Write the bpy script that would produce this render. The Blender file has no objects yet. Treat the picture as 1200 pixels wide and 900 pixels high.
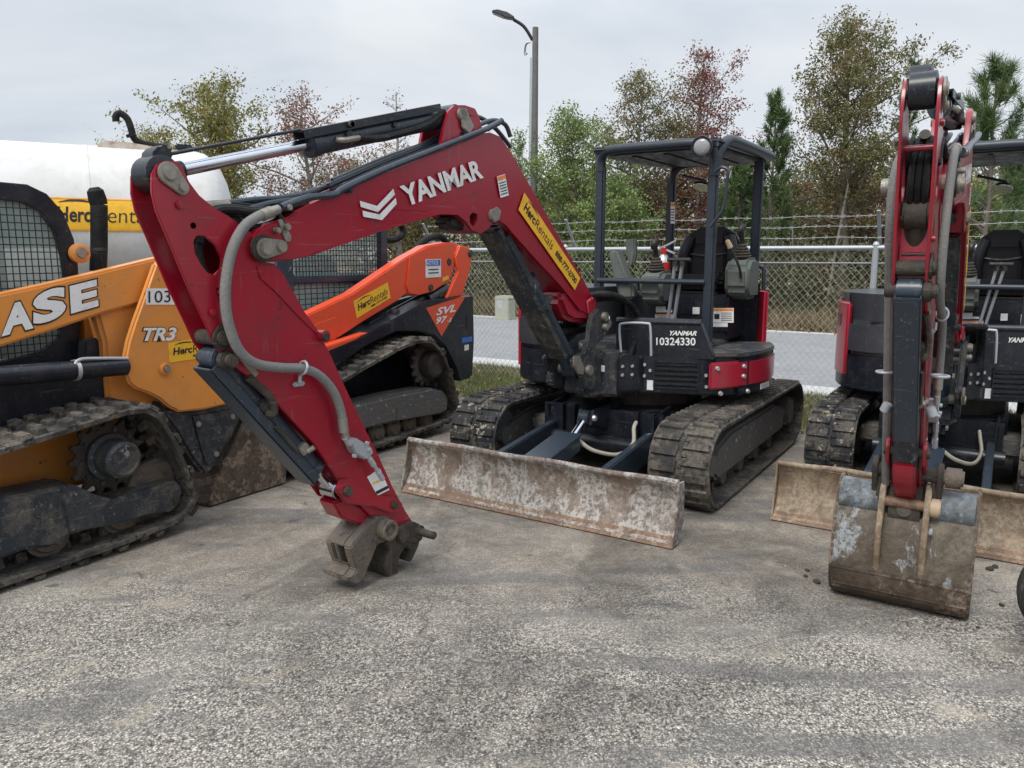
import bpy, bmesh, math, random
import numpy as np
from mathutils import Vector, Matrix
R = math.radians
SC = bpy.context.scene
COL = SC.collection
random.seed(7)
rng = np.random.default_rng(11)

# ------------------------------------------------------------------ camera
CAM_H = 1.6
PITCH = math.atan2(150, 900)
cs, sn = math.cos(PITCH), math.sin(PITCH)
cam = bpy.data.cameras.new('camera')
cam.sensor_width = 36
cam.lens = 27
cam.clip_end = 3000
camo = bpy.data.objects.new('camera', cam)
COL.objects.link(camo)
camo.location = (0, 0, CAM_H)
camo.rotation_euler = (math.pi / 2 - PITCH, 0, 0)
SC.camera = camo
SC.render.resolution_x, SC.render.resolution_y = 1024, 768


def ray(px, py):
    u, v = px - 600, py - 450
    return Vector((u, 900 * cs - v * sn, -900 * sn - v * cs))


# common direction of the parked machines: BK runs away from the camera, NN to the right
BK = Vector((0.5402, 0.8415, 0))
NN = Vector((0.8415, -0.5402, 0))
HEAD = math.atan2(-BK.y, -BK.x)


def W(s, n, z=0.0):
    return BK * s + NN * n + Vector((0, 0, z))


def ground(px, py, z=0.0):
    r = ray(px, py)
    t = (z - CAM_H) / r.z
    return Vector((r.x * t, r.y * t, z))


class Frame:
    """local frame (x forward, y left, z up); measures where a sight line meets a local plane"""
    def __init__(s, x, y, a):
        s.M = Matrix.Translation((x, y, 0)) @ Matrix.Rotation(a, 4, 'Z')
        s.I = s.M.inverted()
        s.c = s.I @ Vector((0, 0, CAM_H))

    def at(s, ax, val, pts):
        out = []
        for (px, py) in pts:
            d = s.I.to_3x3() @ ray(px, py)
            t = (val - s.c[ax]) / d[ax]
            out.append(s.c + d * t)
        return out

    def xz(s, y, pts):
        return [(p.x, p.z) for p in s.at(1, y, pts)]

    def p1(s, ax, val, px, py):
        return s.at(ax, val, [(px, py)])[0]


# ------------------------------------------------------------------ tags
def tag(o, label=None, cat=None, group=None, kind=None):
    if label: o['label'] = label
    if cat: o['category'] = cat
    if group: o['group'] = group
    if kind: o['kind'] = kind
    return o


def thing(name, label, cat, M=None, group=None):
    o = bpy.data.objects.new(name, None)
    o.empty_display_size = 0.2
    COL.objects.link(o)
    if M is not None: o.matrix_world = M
    return tag(o, label, cat, group)


def mesh_obj(name, me, parent=None, M=None):
    o = bpy.data.objects.new(name, me)
    COL.objects.link(o)
    if parent is not None: o.parent = parent
    if M is not None: o.matrix_local = M
    return o


# ------------------------------------------------------------------ mesh builder
def smooth_path(pts, n=6):
    P = [Vector(p) for p in pts]
    if len(P) < 3: return P
    out = []
    for i in range(len(P) - 1):
        p0 = P[max(i - 1, 0)]; p1 = P[i]; p2 = P[i + 1]; p3 = P[min(i + 2, len(P) - 1)]
        for k in range(n):
            t = k / n
            out.append(0.5 * ((2 * p1) + (p2 - p0) * t + (2 * p0 - 5 * p1 + 4 * p2 - p3) * t * t + (3 * p1 - p0 - 3 * p2 + p3) * t ** 3))
    out.append(P[-1])
    return out


SCALE = Vector((1, 1, 1))


class MB:
    def __init__(s):
        s.bm = bmesh.new()

    def box(s, c, d, M=None, bev=0.0):
        b = bmesh.new()
        bmesh.ops.create_cube(b, size=1.0)
        for v in b.verts: v.co = Vector((v.co.x * d[0], v.co.y * d[1], v.co.z * d[2]))
        if bev > 0: bmesh.ops.bevel(b, geom=b.edges[:], offset=bev, segments=2, affect='EDGES', clamp_overlap=True)
        T = Matrix.Translation(c) @ (M if M is not None else Matrix())
        s._join(b, T)
        return s

    def _join(s, b, T=None):
        if T is not None: b.transform(T)
        me = bpy.data.meshes.new('tmp')
        b.to_mesh(me); b.free()
        s.bm.from_mesh(me)
        bpy.data.meshes.remove(me)

    def cyl(s, p0, p1, r0, r1=None, n=20, bev=0.0, caps=True):
        p0, p1 = Vector(p0), Vector(p1)
        r1 = r0 if r1 is None else r1
        d = p1 - p0
        L = d.length
        b = bmesh.new()
        bmesh.ops.create_cone(b, cap_ends=caps, segments=n, radius1=r0, radius2=r1, depth=L)
        if bev > 0:
            ed = [e for e in b.edges if len(e.link_faces) == 2 and any(len(f.verts) > 4 for f in e.link_faces)]
            bmesh.ops.bevel(b, geom=ed, offset=bev, segments=2, affect='EDGES', clamp_overlap=True)
        T = Matrix.Translation((p0 + p1) / 2) @ d.to_track_quat('Z', 'Y').to_matrix().to_4x4()
        s._join(b, T)
        return s

    def lathe(s, prof, p0, axis, n=28, caps=True):
        """prof = [(along, radius)...] around axis starting at p0"""
        axis = Vector(axis).normalized()
        q = axis.to_track_quat('Z', 'Y').to_matrix()
        rings = []
        for (a, r) in prof:
            ring = []
            for k in range(n):
                t = 2 * math.pi * k / n
                ring.append(s.bm.verts.new(Vector(p0) + q @ Vector((r * math.cos(t), r * math.sin(t), a))))
            rings.append(ring)
        for i in range(len(rings) - 1):
            for k in range(n):
                s.bm.faces.new((rings[i][k], rings[i][(k + 1) % n], rings[i + 1][(k + 1) % n], rings[i + 1][k]))
        if caps: s.bm.faces.new(list(reversed(rings[0]))); s.bm.faces.new(rings[-1])
        else:
            for k in range(n): s.bm.faces.new((rings[-1][k], rings[-1][(k + 1) % n], rings[0][(k + 1) % n], rings[0][k]))
        return s

    def tube(s, pts, r, n=10, smooth=True, k=6, radii=None):
        P = smooth_path(pts, k) if smooth else [Vector(p) for p in pts]
        up = Vector((0, 0, 1))
        rings = []
        t0 = (P[1] - P[0]).normalized()
        ref = up if abs(t0.z) < 0.9 else Vector((1, 0, 0))
        nrm = t0.cross(ref).normalized()
        for i, p in enumerate(P):
            t = (P[min(i + 1, len(P) - 1)] - P[max(i - 1, 0)]).normalized()
            nrm = (nrm - t * nrm.dot(t)).normalized()
            bn = t.cross(nrm)
            rr = r if radii is None else radii(i / (len(P) - 1))
            rings.append([s.bm.verts.new(p + (nrm * math.cos(2 * math.pi * j / n) + bn * math.sin(2 * math.pi * j / n)) * rr) for j in range(n)])
        for i in range(len(rings) - 1):
            for j in range(n):
                s.bm.faces.new((rings[i][j], rings[i][(j + 1) % n], rings[i + 1][(j + 1) % n], rings[i + 1][j]))
        s.bm.faces.new(list(reversed(rings[0]))); s.bm.faces.new(rings[-1])
        return s

    def prism(s, pts, a, b, ax=1, bev=0.0, holes=None, seg=2):
        """extrude a 2D outline; ax=1: pts are (x,z) and a..b is y; ax=2: (x,y), z; ax=0: (y,z), x"""
        def co(p, v):
            if ax == 1: return Vector((p[0], v, p[1]))
            if ax == 2: return Vector((p[0], p[1], v))
            return Vector((v, p[0], p[1]))
        m = bmesh.new()
        if not holes:
            va = [m.verts.new(co(p, a)) for p in pts]
            vb = [m.verts.new(co(p, b)) for p in pts]
            m.faces.new(va); m.faces.new(list(reversed(vb)))
            for i in range(len(pts)):
                j = (i + 1) % len(pts)
                m.faces.new((va[i], va[j], vb[j], vb[i]))
        else:
            from mathutils.geometry import tessellate_polygon
            loops = [list(pts)] + [list(h) for h in holes]
            flat = [p for l in loops for p in l]
            tris = tessellate_polygon([[Vector((p[0], p[1], 0)) for p in l] for l in loops])
            va = [m.verts.new(co(p, a)) for p in flat]
            vb = [m.verts.new(co(p, b)) for p in flat]
            for t in tris:
                m.faces.new([va[i] for i in t]); m.faces.new([vb[i] for i in reversed(t)])
            o = 0
            for l in loops:
                for i in range(len(l)):
                    j = (i + 1) % len(l)
                    m.faces.new((va[o + i], va[o + j], vb[o + j], vb[o + i]))
                o += len(l)
            bmesh.ops.dissolve_limit(m, angle_limit=0.01, verts=m.verts[:], edges=m.edges[:])
        bmesh.ops.recalc_face_normals(m, faces=m.faces[:])
        if bev > 0:
            ed = [e for e in m.edges if len(e.link_faces) == 2 and e.calc_face_angle(0) > R(35)]
            bmesh.ops.bevel(m, geom=ed, offset=bev, segments=seg, affect='EDGES', clamp_overlap=True)
        s._join(m)
        return s

    def build(s, name, mat, parent=None, M=None, ang=35, scale=None):
        global LAST
        bm = s.bm
        bmesh.ops.recalc_face_normals(bm, faces=bm.faces[:])
        groups = [None]
        if name in SPLIT:
            bm.verts.ensure_lookup_table()
            seen = [False] * len(bm.verts); comps = []
            for v in bm.verts:
                if seen[v.index]: continue
                st = [v]; seen[v.index] = True; cur_ = []
                while st:
                    x = st.pop(); cur_.append(x)
                    for e in x.link_edges:
                        y = e.other_vert(x)
                        if not seen[y.index]: seen[y.index] = True; st.append(y)
                lo = [min(x.co[k] for x in cur_) - 0.003 for k in range(3)]; hi = [max(x.co[k] for x in cur_) + 0.003 for k in range(3)]
                comps.append([set(x.index for x in cur_), lo, hi])
            ch = True
            while ch:
                ch = False
                for a in range(len(comps)):
                    for b in range(a + 1, len(comps)):
                        A, B_ = comps[a], comps[b]
                        if all(A[1][k] <= B_[2][k] and B_[1][k] <= A[2][k] for k in range(3)):
                            A[0] |= B_[0]; A[1] = [min(A[1][k], B_[1][k]) for k in range(3)]; A[2] = [max(A[2][k], B_[2][k]) for k in range(3)]
                            comps.pop(b); ch = True; break
                    if ch: break
            groups = [c[0] for c in comps]
        LAST = []
        sc = scale or SCALE
        full = bpy.data.meshes.new(name); bm.to_mesh(full); bm.free()
        for g in groups:
            if g is None or len(groups) == 1: me = full
            else:
                b2 = bmesh.new(); b2.from_mesh(full); b2.verts.ensure_lookup_table()
                bmesh.ops.delete(b2, geom=[v for v in b2.verts if v.index not in g], context='VERTS')
                me = bpy.data.meshes.new(name); b2.to_mesh(me); b2.free()
            if sc != Vector((1, 1, 1)):
                me.transform(Matrix.Diagonal((*sc, 1)))
            me.polygons.foreach_set('use_smooth', [True] * len(me.polygons))
            me.set_sharp_from_angle(angle=R(ang))
            if mat: me.materials.append(mat)
            LAST.append(mesh_obj(name, me, parent, M))
        return LAST[0]


LAST = []
SPLIT = {'pin', 'bolt_head', 'pivot_boss', 'pivot_pins', 'bosses', 'guard_plate', 'clamps', 'fittings', 'hose_clamps', 'hose_fitting', 'pin_boss', 'line_clamps', 'hose_valve',
         'inner_hoses', 'hose_bundle', 'foot_hoses', 'boom_lines', 'stiffener', 'cylinder_lug', 'arm_braces', 'sleeved_hose', 'side_panel', 'front_links', 'rear_hoses', 'strap',
         'pivot_pin', 'idler_link', 'pin_ends', 'steel_fitting', 'guide_rod', 'clamp', 'lift_cylinder', 'loose_cable', 'access_cover', 'engine_door'}


def circ(cx, cz, r, n=16, a0=0, a1=360, ):
    full = abs(a1 - a0) >= 360
    m = n if full else n - 1
    return [(cx + r * math.cos(R(a0 + (a1 - a0) * k / m)), cz + r * math.sin(R(a0 + (a1 - a0) * k / m))) for k in range(n)]


def hull(pts):
    pts = sorted(set((round(p[0], 5), round(p[1], 5)) for p in pts))
    def half(ps):
        h = []
        for p in ps:
            while len(h) >= 2 and (h[-1][0] - h[-2][0]) * (p[1] - h[-2][1]) - (h[-1][1] - h[-2][1]) * (p[0] - h[-2][0]) <= 0: h.pop()
            h.append(p)
        return h
    a, b = half(pts), half(reversed(pts))
    return a[:-1] + b[:-1]


def resample(loop, step):
    P = [Vector((p[0], p[1])) for p in loop] + [Vector((loop[0][0], loop[0][1]))]
    L = sum((P[i + 1] - P[i]).length for i in range(len(P) - 1))
    n = max(8, int(round(L / step)))
    out, i, acc = [], 0, 0.0
    for k in range(n):
        t = L * k / n
        while acc + (P[i + 1] - P[i]).length < t:
            acc += (P[i + 1] - P[i]).length; i += 1
        f = (t - acc) / max((P[i + 1] - P[i]).length, 1e-9)
        out.append(P[i].lerp(P[i + 1], f))
    return out


def track_belt(loop, y0, y1, th=0.025, lug=0.028, pitch=0.09, style=0):
    """rubber track: loop = inner path (x,z) ccw; belt with moulded lugs outside, guide teeth inside"""
    m = MB(); bm = m.bm
    sub = 4
    P = resample(loop, pitch / sub)
    n = len(P) - len(P) % (sub * 2)
    P = resample(loop, sum((P[(i + 1) % len(P)] - P[i]).length for i in range(len(P))) / n)
    n = len(P)
    cen = sum((p for p in P), Vector((0, 0))) / n
    Nn = []
    for i in range(n):
        t = (P[(i + 1) % n] - P[i - 1]).normalized()
        q = Vector((t.y, -t.x))
        if q.dot(P[i] - cen) < 0: q = -q
        Nn.append(q)
    def V(i, y, h): i %= n; return bm.verts.new((P[i].x + Nn[i].x * h, y, P[i].y + Nn[i].y * h))
    ch = 0.012
    rings = [[V(i, y0, 0), V(i, y1, 0), V(i, y1, th - 0.006), V(i, y1 - ch, th), V(i, y0 + ch, th), V(i, y0, th - 0.006)] for i in range(n)]
    for i in range(n):
        a, b = rings[i], rings[(i + 1) % n]
        for k in range(6):
            bm.faces.new((a[k], a[(k + 1) % 6], b[(k + 1) % 6], b[k]))
    w = y1 - y0
    def lugbox(i0, i1, ya, yb, h0, h1, tp=0.006):
        lo = [V(i0, ya, h0), V(i0, yb, h0), V(i1, yb, h0), V(i1, ya, h0)]
        def TT(i, f, y, h):
            i %= n; j = (i + (1 if f > 0 else -1)) % n
            p = P[i].lerp(P[j], 0.22); q = Nn[i]
            return bm.verts.new((p.x + q.x * h, y, p.y + q.y * h))
        hi = [TT(i0, 1, ya + tp, h1), TT(i0, 1, yb - tp, h1), TT(i1, -1, yb - tp, h1), TT(i1, -1, ya + tp, h1)]
        bm.faces.new(hi)
        for k in range(4): bm.faces.new((lo[k], lo[(k + 1) % 4], hi[(k + 1) % 4], hi[k]))
    for i in range(0, n, sub):
        k = i // sub
        mid = (y0 + y1) / 2
        if style == 0:      # staggered half bars
            lugbox(i, i + 2, y0 + 0.012, mid - 0.015, th, th + lug)
            lugbox(i + 2, i + 4, mid + 0.015, y1 - 0.012, th, th + lug)
            lugbox(i + 1, i + 3, mid - 0.045, mid - 0.01, th, th + lug * 0.8)
            lugbox(i + 0, i + 1, mid + 0.01, mid + 0.05, th, th + lug * 0.8)
        else:               # block lugs
            o = 2 if k % 2 else 0
            for q in range(4):
                a = y0 + 0.015 + q * (w - 0.03) / 4
                oo = (k + q) % 2
                lugbox(i + oo, i + oo + 2, a + 0.008, a + (w - 0.03) / 4 - 0.004 + (0.02 if oo else 0), th, th + lug * (1 if q in (0, 3) else 0.85))
        lugbox(i + 1, i + 3, mid - 0.055, mid - 0.025, 0, -0.05)
        lugbox(i + 1, i + 3, mid + 0.025, mid + 0.055, 0, -0.05)
    return m


# ------------------------------------------------------------------ materials
def nmat(name):
    m = bpy.data.materials.new(name); m.use_nodes = True
    nt = m.node_tree
    return m, nt, nt.nodes['Principled BSDF']


def noise(nt, vec, scale, detail=6, rough=0.6, dist=0.0):
    n = nt.nodes.new('ShaderNodeTexNoise')
    n.inputs['Scale'].default_value = scale; n.inputs['Detail'].default_value = detail
    n.inputs['Roughness'].default_value = rough; n.inputs['Distortion'].default_value = dist
    if vec is not None: nt.links.new(vec, n.inputs['Vector'])
    return n.outputs['Fac']


def ramp(nt, fac, stops, mode='LINEAR'):
    r = nt.nodes.new('ShaderNodeValToRGB'); r.color_ramp.interpolation = mode
    el = r.color_ramp.elements
    while len(el) < len(stops): el.new(0.5)
    for e, (p, c) in zip(el, stops):
        e.position = p
        e.color = (c, c, c, 1) if isinstance(c, (int, float)) else (*c, 1)
    nt.links.new(fac, r.inputs['Fac'])
    return r.outputs['Color']


def mix(nt, fac, a, b, mode='MIX'):
    x = nt.nodes.new('ShaderNodeMix'); x.data_type = 'RGBA'; x.blend_type = mode
    for i, v in ((0, fac), (6, a), (7, b)):
        if isinstance(v, (int, float)): x.inputs[i].default_value = v
        elif isinstance(v, tuple): x.inputs[i].default_value = (*v, 1)
        else: nt.links.new(v, x.inputs[i])
    return x.outputs[2]


def mapping(nt, scale=(1, 1, 1), src='Object', loc=(0, 0, 0)):
    tc = nt.nodes.new('ShaderNodeTexCoord'); mp = nt.nodes.new('ShaderNodeMapping')
    mp.inputs['Scale'].default_value = scale; mp.inputs['Location'].default_value = loc
    if src == 'Geo':
        g = nt.nodes.new('ShaderNodeNewGeometry'); nt.links.new(g.outputs['Position'], mp.inputs['Vector'])
    else:
        nt.links.new(tc.outputs[src], mp.inputs['Vector'])
    return mp.outputs['Vector']


def bump(nt, bs, h, strength, dist=0.01):
    b = nt.nodes.new('ShaderNodeBump'); b.inputs['Strength'].default_value = strength; b.inputs['Distance'].default_value = dist
    nt.links.new(h, b.inputs['Height']); nt.links.new(b.outputs['Normal'], bs.inputs['Normal'])


def paint(name, col, rough=0.4, dirt=(0.22, 0.19, 0.15), amt=0.4, dscale=5, chip=None, chipamt=0.0, metal=0.0, coat=0.0, streak=True, bmp=0.08, lo=0.44, fade=0.25, edge=0.35, scratch=0.35, sharp=0.14, speck=None, spec=0.5):
    """paint or metal with its own dirt, dust streaks, fading, scratches, worn edges and chips"""
    m, nt, bs = nmat(name)
    v = mapping(nt)
    vs = mapping(nt, (9, 9, 1.2)) if streak else v
    n1 = noise(nt, v, dscale, 7, 0.66, 0.3)
    n2 = noise(nt, vs, 1.0 if streak else dscale * 3, 4, 0.6)
    n3 = noise(nt, v, dscale * 7, 5, 0.7)
    f1 = ramp(nt, n1, [(lo, 0.0), (lo + sharp, 1.0)])
    f2 = ramp(nt, n2, [(0.46, 0.0), (0.68, 1.0)])
    f = mix(nt, 0.35, f1, f2)
    f = mix(nt, 1.0, f, ramp(nt, n3, [(0.36, 0.25), (0.58, 1.0)]), 'MULTIPLY')
    ff = mix(nt, 1.0, f, (amt, amt, amt), 'MULTIPLY')
    base = mix(nt, ramp(nt, noise(nt, v, 2.3, 5), [(0.35, 0.0), (0.65, fade)]), col, tuple(min(1, c * 0.82 + 0.001) for c in col))
    c = base
    if scratch:
        a = mapping(nt, (3, 3, 60)); b = mapping(nt, (50, 50, 4))
        s1 = ramp(nt, noise(nt, a, 1.3, 3, 0.5, 0.6), [(0.66, 0.0), (0.70, scratch)])
        s2 = ramp(nt, noise(nt, b, 1.1, 3, 0.5, 0.6), [(0.67, 0.0), (0.71, scratch)])
        c = mix(nt, s1, c, tuple(x * 0.4 + 0.16 for x in col)); c = mix(nt, s2, c, tuple(x * 0.4 + 0.13 for x in col))
    c = mix(nt, ff, c, dirt)
    if chip:
        c = mix(nt, ramp(nt, noise(nt, v, 17, 6, 0.62), [(0.66 - chipamt, 0.0), (0.675 - chipamt, 0.9)]), c, chip)
    sp = ramp(nt, noise(nt, v, 105, 2, 0.5), [(0.67, 0.0), (0.71, 0.5)])
    c = mix(nt, mix(nt, 1.0, sp, (min(1, amt * 1.3 if speck is None else speck),) * 3, 'MULTIPLY'), c, tuple(x * 1.4 for x in dirt))
    if speck: c = mix(nt, ramp(nt, noise(nt, v, 48, 4, 0.55), [(0.64, 0.0), (0.665, speck * 0.8)]), c, tuple(x * 1.2 for x in dirt))
    nt.links.new(c, bs.inputs['Base Color'])
    rr = mix(nt, ff, mix(nt, n3, (rough * 0.92,) * 3, (min(1, rough * 1.1),) * 3), (max(rough, 0.45) + 0.25 * (amt > 0.3),) * 3)
    nt.links.new(rr, bs.inputs['Roughness'])
    bs.inputs['Metallic'].default_value = metal
    bs.inputs['Specular IOR Level'].default_value = spec
    if coat: bs.inputs['Coat Weight'].default_value = coat; bs.inputs['Coat Roughness'].default_value = 0.2
    if bmp: bump(nt, bs, mix(nt, 0.4, n3, ff), bmp * 1.5, 0.01)
    return m


def plain(name, col, rough=0.5, metal=0.0):
    m, nt, bs = nmat(name)
    v = mapping(nt)
    c = mix(nt, ramp(nt, noise(nt, v, 12, 6), [(0.4, 0.0), (0.8, 0.35)]), col, tuple(c * 0.7 for c in col))
    nt.links.new(c, bs.inputs['Base Color'])
    bs.inputs['Roughness'].default_value = rough; bs.inputs['Metallic'].default_value = metal
    return m


M = {}
M['red'] = paint('red_paint', (0.31, 0.005, 0.021), 0.3, (0.045, 0.025, 0.022), 0.6, 3.2, chip=(0.05, 0.018, 0.018), chipamt=-0.012, coat=0.4, bmp=0.012, fade=0.25, lo=0.53, scratch=0.25, speck=0.5, spec=0.45)
M['red_light'] = paint('red_panel', (0.36, 0.008, 0.03), 0.32, (0.16, 0.1, 0.08), 0.25, 3.0, coat=0.4, bmp=0.02, scratch=0.15, spec=0.45)
M['black'] = paint('dark_frame_paint', (0.008, 0.011, 0.018), 0.36, (0.13, 0.115, 0.095), 0.22, 6, coat=0.15, bmp=0.01, lo=0.5, scratch=0.25, speck=0.4, fade=0.1, spec=0.35)
M['black_dusty'] = paint('dusty_black_paint', (0.03, 0.036, 0.043), 0.45, (0.20, 0.17, 0.13), 0.6, 6, chip=(0.24, 0.26, 0.27), chipamt=-0.005, bmp=0.15, lo=0.48, speck=0.7, fade=0.2, sharp=0.08, spec=0.2)
M['slate'] = paint('slate_blue_paint', (0.028, 0.040, 0.056), 0.36, (0.16, 0.145, 0.12), 0.08, 6, chip=(0.22, 0.23, 0.24), chipamt=-0.02, coat=0.15, bmp=0.015, lo=0.5, speck=0.5, fade=0.1, spec=0.4)
M['canopy'] = paint('canopy_grey_paint', (0.022, 0.030, 0.042), 0.4, (0.12, 0.12, 0.11), 0.04, 6, bmp=0.01, scratch=0.12, speck=0.2, fade=0.1, spec=0.45)
M['plastic'] = paint('grey_green_plastic', (0.10, 0.115, 0.105), 0.6, (0.2, 0.19, 0.16), 0.4, 6, bmp=0.06, spec=0.25)
M['hood'] = paint('charcoal_cowl', (0.03, 0.032, 0.04), 0.35, (0.2, 0.19, 0.17), 0.10, 3, coat=0.4, bmp=0.015, scratch=0.1, speck=0.2, fade=0.1, spec=0.5)
M['vinyl'] = paint('black_seat_vinyl', (0.010, 0.010, 0.013), 0.4, (0.15, 0.14, 0.12), 0.04, 6, bmp=0.05, scratch=0, edge=0.1, spec=0.25)
M['rubber'] = paint('dusty_track_rubber', (0.026, 0.028, 0.031), 0.75, (0.20, 0.175, 0.14), 0.7, 7, bmp=0.3, lo=0.5, sharp=0.06, chip=(0.30, 0.265, 0.21), chipamt=0.05, scratch=0, spec=0.15)
M['rubber_brown'] = paint('mud_caked_rubber', (0.045, 0.043, 0.041), 0.75, (0.22, 0.19, 0.15), 0.8, 5, bmp=0.35, lo=0.45, sharp=0.08, chip=(0.04, 0.04, 0.042), chipamt=0.08, scratch=0, spec=0.15)
M['mud'] = paint('mud_caked_steel', (0.10, 0.115, 0.125), 0.75, (0.15, 0.12, 0.09), 0.95, 3.5, bmp=0.7, lo=0.37, sharp=0.07, chip=(0.33, 0.33, 0.31), chipamt=0.03, spec=0.2)
M['castmud'] = paint('worn_cast_steel', (0.10, 0.085, 0.07), 0.5, (0.24, 0.175, 0.11), 0.8, 7, bmp=0.5, lo=0.46, chip=(0.05, 0.045, 0.04), chipamt=0.05)
M['castdark'] = paint('dark_worn_steel', (0.04, 0.035, 0.03), 0.55, (0.17, 0.135, 0.10), 0.4, 10, bmp=0.4, spec=0.25)
M['hose'] = paint('grey_woven_hose_sleeve', (0.19, 0.19, 0.185), 0.9, (0.3, 0.28, 0.25), 0.6, 12, bmp=0.5, spec=0.15)
M['hose_black'] = paint('black_rubber_hose', (0.010, 0.010, 0.011), 0.6, (0.14, 0.13, 0.11), 0.15, 10, bmp=0.3, spec=0.15)
M['pin'] = paint('worn_zinc_pin', (0.33, 0.31, 0.27), 0.45, (0.17, 0.14, 0.1), 0.7, 18, metal=0.6, bmp=0.3)
M['zinc'] = paint('galvanised_steel', (0.42, 0.45, 0.48), 0.5, (0.3, 0.3, 0.28), 0.3, 8, metal=0.35, bmp=0.03)
M['chrome'] = plain('chrome_rod', (0.62, 0.64, 0.68), 0.16, 1.0)
M['orange'] = paint('orange_yellow_paint', (0.72, 0.27, 0.045), 0.42, (0.25, 0.19, 0.13), 0.35, 3, chip=(0.12, 0.09, 0.07), chipamt=0.0, coat=0.2, bmp=0.04)
M['orangered'] = paint('orange_red_paint', (0.76, 0.08, 0.022), 0.4, (0.2, 0.13, 0.09), 0.25, 3, chip=(0.3, 0.1, 0.06), chipamt=0.01, coat=0.2, bmp=0.04)
def worn(name, col, rough=0.5):
    m, nt, bs = nmat(name)
    v = mapping(nt)
    n1 = noise(nt, v, 14, 7, 0.7)
    c = mix(nt, ramp(nt, n1, [(0.5, 0.0), (0.62, 0.4)]), col, tuple(x * 0.55 + 0.03 for x in col))
    c = mix(nt, ramp(nt, noise(nt, v, 60, 5, 0.65), [(0.63, 0.0), (0.66, 0.45)]), c, (0.2, 0.16, 0.12))
    nt.links.new(c, bs.inputs['Base Color'])
    nt.links.new(ramp(nt, n1, [(0.4, rough * 0.8), (0.6, min(1, rough * 1.5))]), bs.inputs['Roughness'])
    return m
M['white'] = worn('white_decal', (0.76, 0.76, 0.74), 0.5)
M['spray'] = worn('sprayed_white', (0.72, 0.73, 0.73), 0.6)
M['ink'] = worn('black_decal', (0.013, 0.013, 0.013), 0.5)
M['yellow'] = worn('yellow_decal', (0.85, 0.47, 0.025), 0.45)
M['blue'] = worn('blue_decal', (0.04, 0.15, 0.5), 0.5)
M['warn'] = worn('orange_decal', (0.8, 0.25, 0.03), 0.5)
M['tank'] = paint('white_tank_paint', (0.66, 0.66, 0.65), 0.6, (0.40, 0.33, 0.23), 0.35, 1.3, bmp=0.01, spec=0.25)
M['rust'] = paint('rusty_white_steel', (0.55, 0.5, 0.42), 0.7, (0.28, 0.1, 0.04), 0.9, 9, bmp=0.2)
M['wood'] = paint('weathered_pole_wood', (0.15, 0.145, 0.14), 0.9, (0.09, 0.085, 0.08), 0.6, 3, bmp=0.3)
M['bolt'] = plain('zinc_bolt', (0.5, 0.5, 0.48), 0.4, 0.5)
M['mirror'] = plain('mirror_glass', (0.7, 0.73, 0.76), 0.08, 1.0)
M['knob'] = plain('tan_knob', (0.45, 0.33, 0.22), 0.6)
M['extred'] = plain('extinguisher_red', (0.5, 0.02, 0.02), 0.3)
M['silver'] = plain('silver_metal', (0.6, 0.6, 0.6), 0.35, 0.7)
M['beige'] = plain('beige_green_box', (0.36, 0.37, 0.29), 0.6)
M['concrete'] = paint('pale_concrete', (0.48, 0.48, 0.46), 0.85, (0.3, 0.28, 0.24), 0.5, 2, streak=False)


def glass_mat():
    m, nt, bs = nmat('cab_glass')
    bs.inputs['Base Color'].default_value = (0.62, 0.8, 0.77, 1)
    bs.inputs['Roughness'].default_value = 0.05
    bs.inputs['Transmission Weight'].default_value = 0.0
    bs.inputs['Alpha'].default_value = 0.35
    return m
M['glass'] = glass_mat()


def lens_mat():
    m, nt, bs = nmat('lamp_lens')
    bs.inputs['Base Color'].default_value = (0.30, 0.31, 0.31, 1)
    bs.inputs['Roughness'].default_value = 0.15
    v = mapping(nt, (60, 60, 60)); bump(nt, bs, noise(nt, v, 1, 1), 0.6, 0.004)
    return m
M['lens'] = lens_mat()


def blade_mat(name, base, scuff, rust, lo=0.5):
    m, nt, bs = nmat(name)
    v = mapping(nt)
    vz = mapping(nt, (2.6, 2.6, 1.7))
    n1 = noise(nt, v, 3.2, 8, 0.6, 0.6)
    n2 = noise(nt, vz, 1.8, 9, 0.7, 0.4)
    n3 = noise(nt, v, 40, 6, 0.7)
    vk = mapping(nt, (26, 26, 2.0))
    n4 = noise(nt, vk, 1.0, 5, 0.6)
    c = mix(nt, ramp(nt, n1, [(0.4, 0.0), (0.62, 1.0)]), base, rust)
    sc_ = mix(nt, 1.0, ramp(nt, n2, [(lo - 0.03, 0.0), (lo, 0.9)]), ramp(nt, n3, [(0.36, 0.2), (0.5, 1.0)]), 'MULTIPLY')
    c = mix(nt, sc_, c, scuff)
    c = mix(nt, ramp(nt, noise(nt, v, 9, 9, 0.7, 0.6), [(0.52, 0.0), (0.58, 0.55)]), c, tuple(x * 0.5 for x in rust))
    c = mix(nt, ramp(nt, n4, [(0.5, 0.0), (0.75, 0.5)]), c, tuple(x * 0.55 for x in rust))
    c = mix(nt, ramp(nt, n3, [(0.38, 0.7), (0.55, 0.0)]), c, tuple(x * 0.4 for x in base))
    # dried mud along the lower edge, as it lies in the photo
    nt.links.new(c, bs.inputs['Base Color'])
    nt.links.new(ramp(nt, n2, [(0.4, 0.5), (0.6, 0.85)]), bs.inputs['Roughness'])
    bs.inputs['Metallic'].default_value = 0.15
    bump(nt, bs, mix(nt, 0.5, n3, n2), 0.8, 0.012)
    return m
M['blade'] = blade_mat('worn_blade_steel', (0.27, 0.22, 0.18), (0.42, 0.40, 0.37), (0.17, 0.115, 0.085), 0.505)
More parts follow.
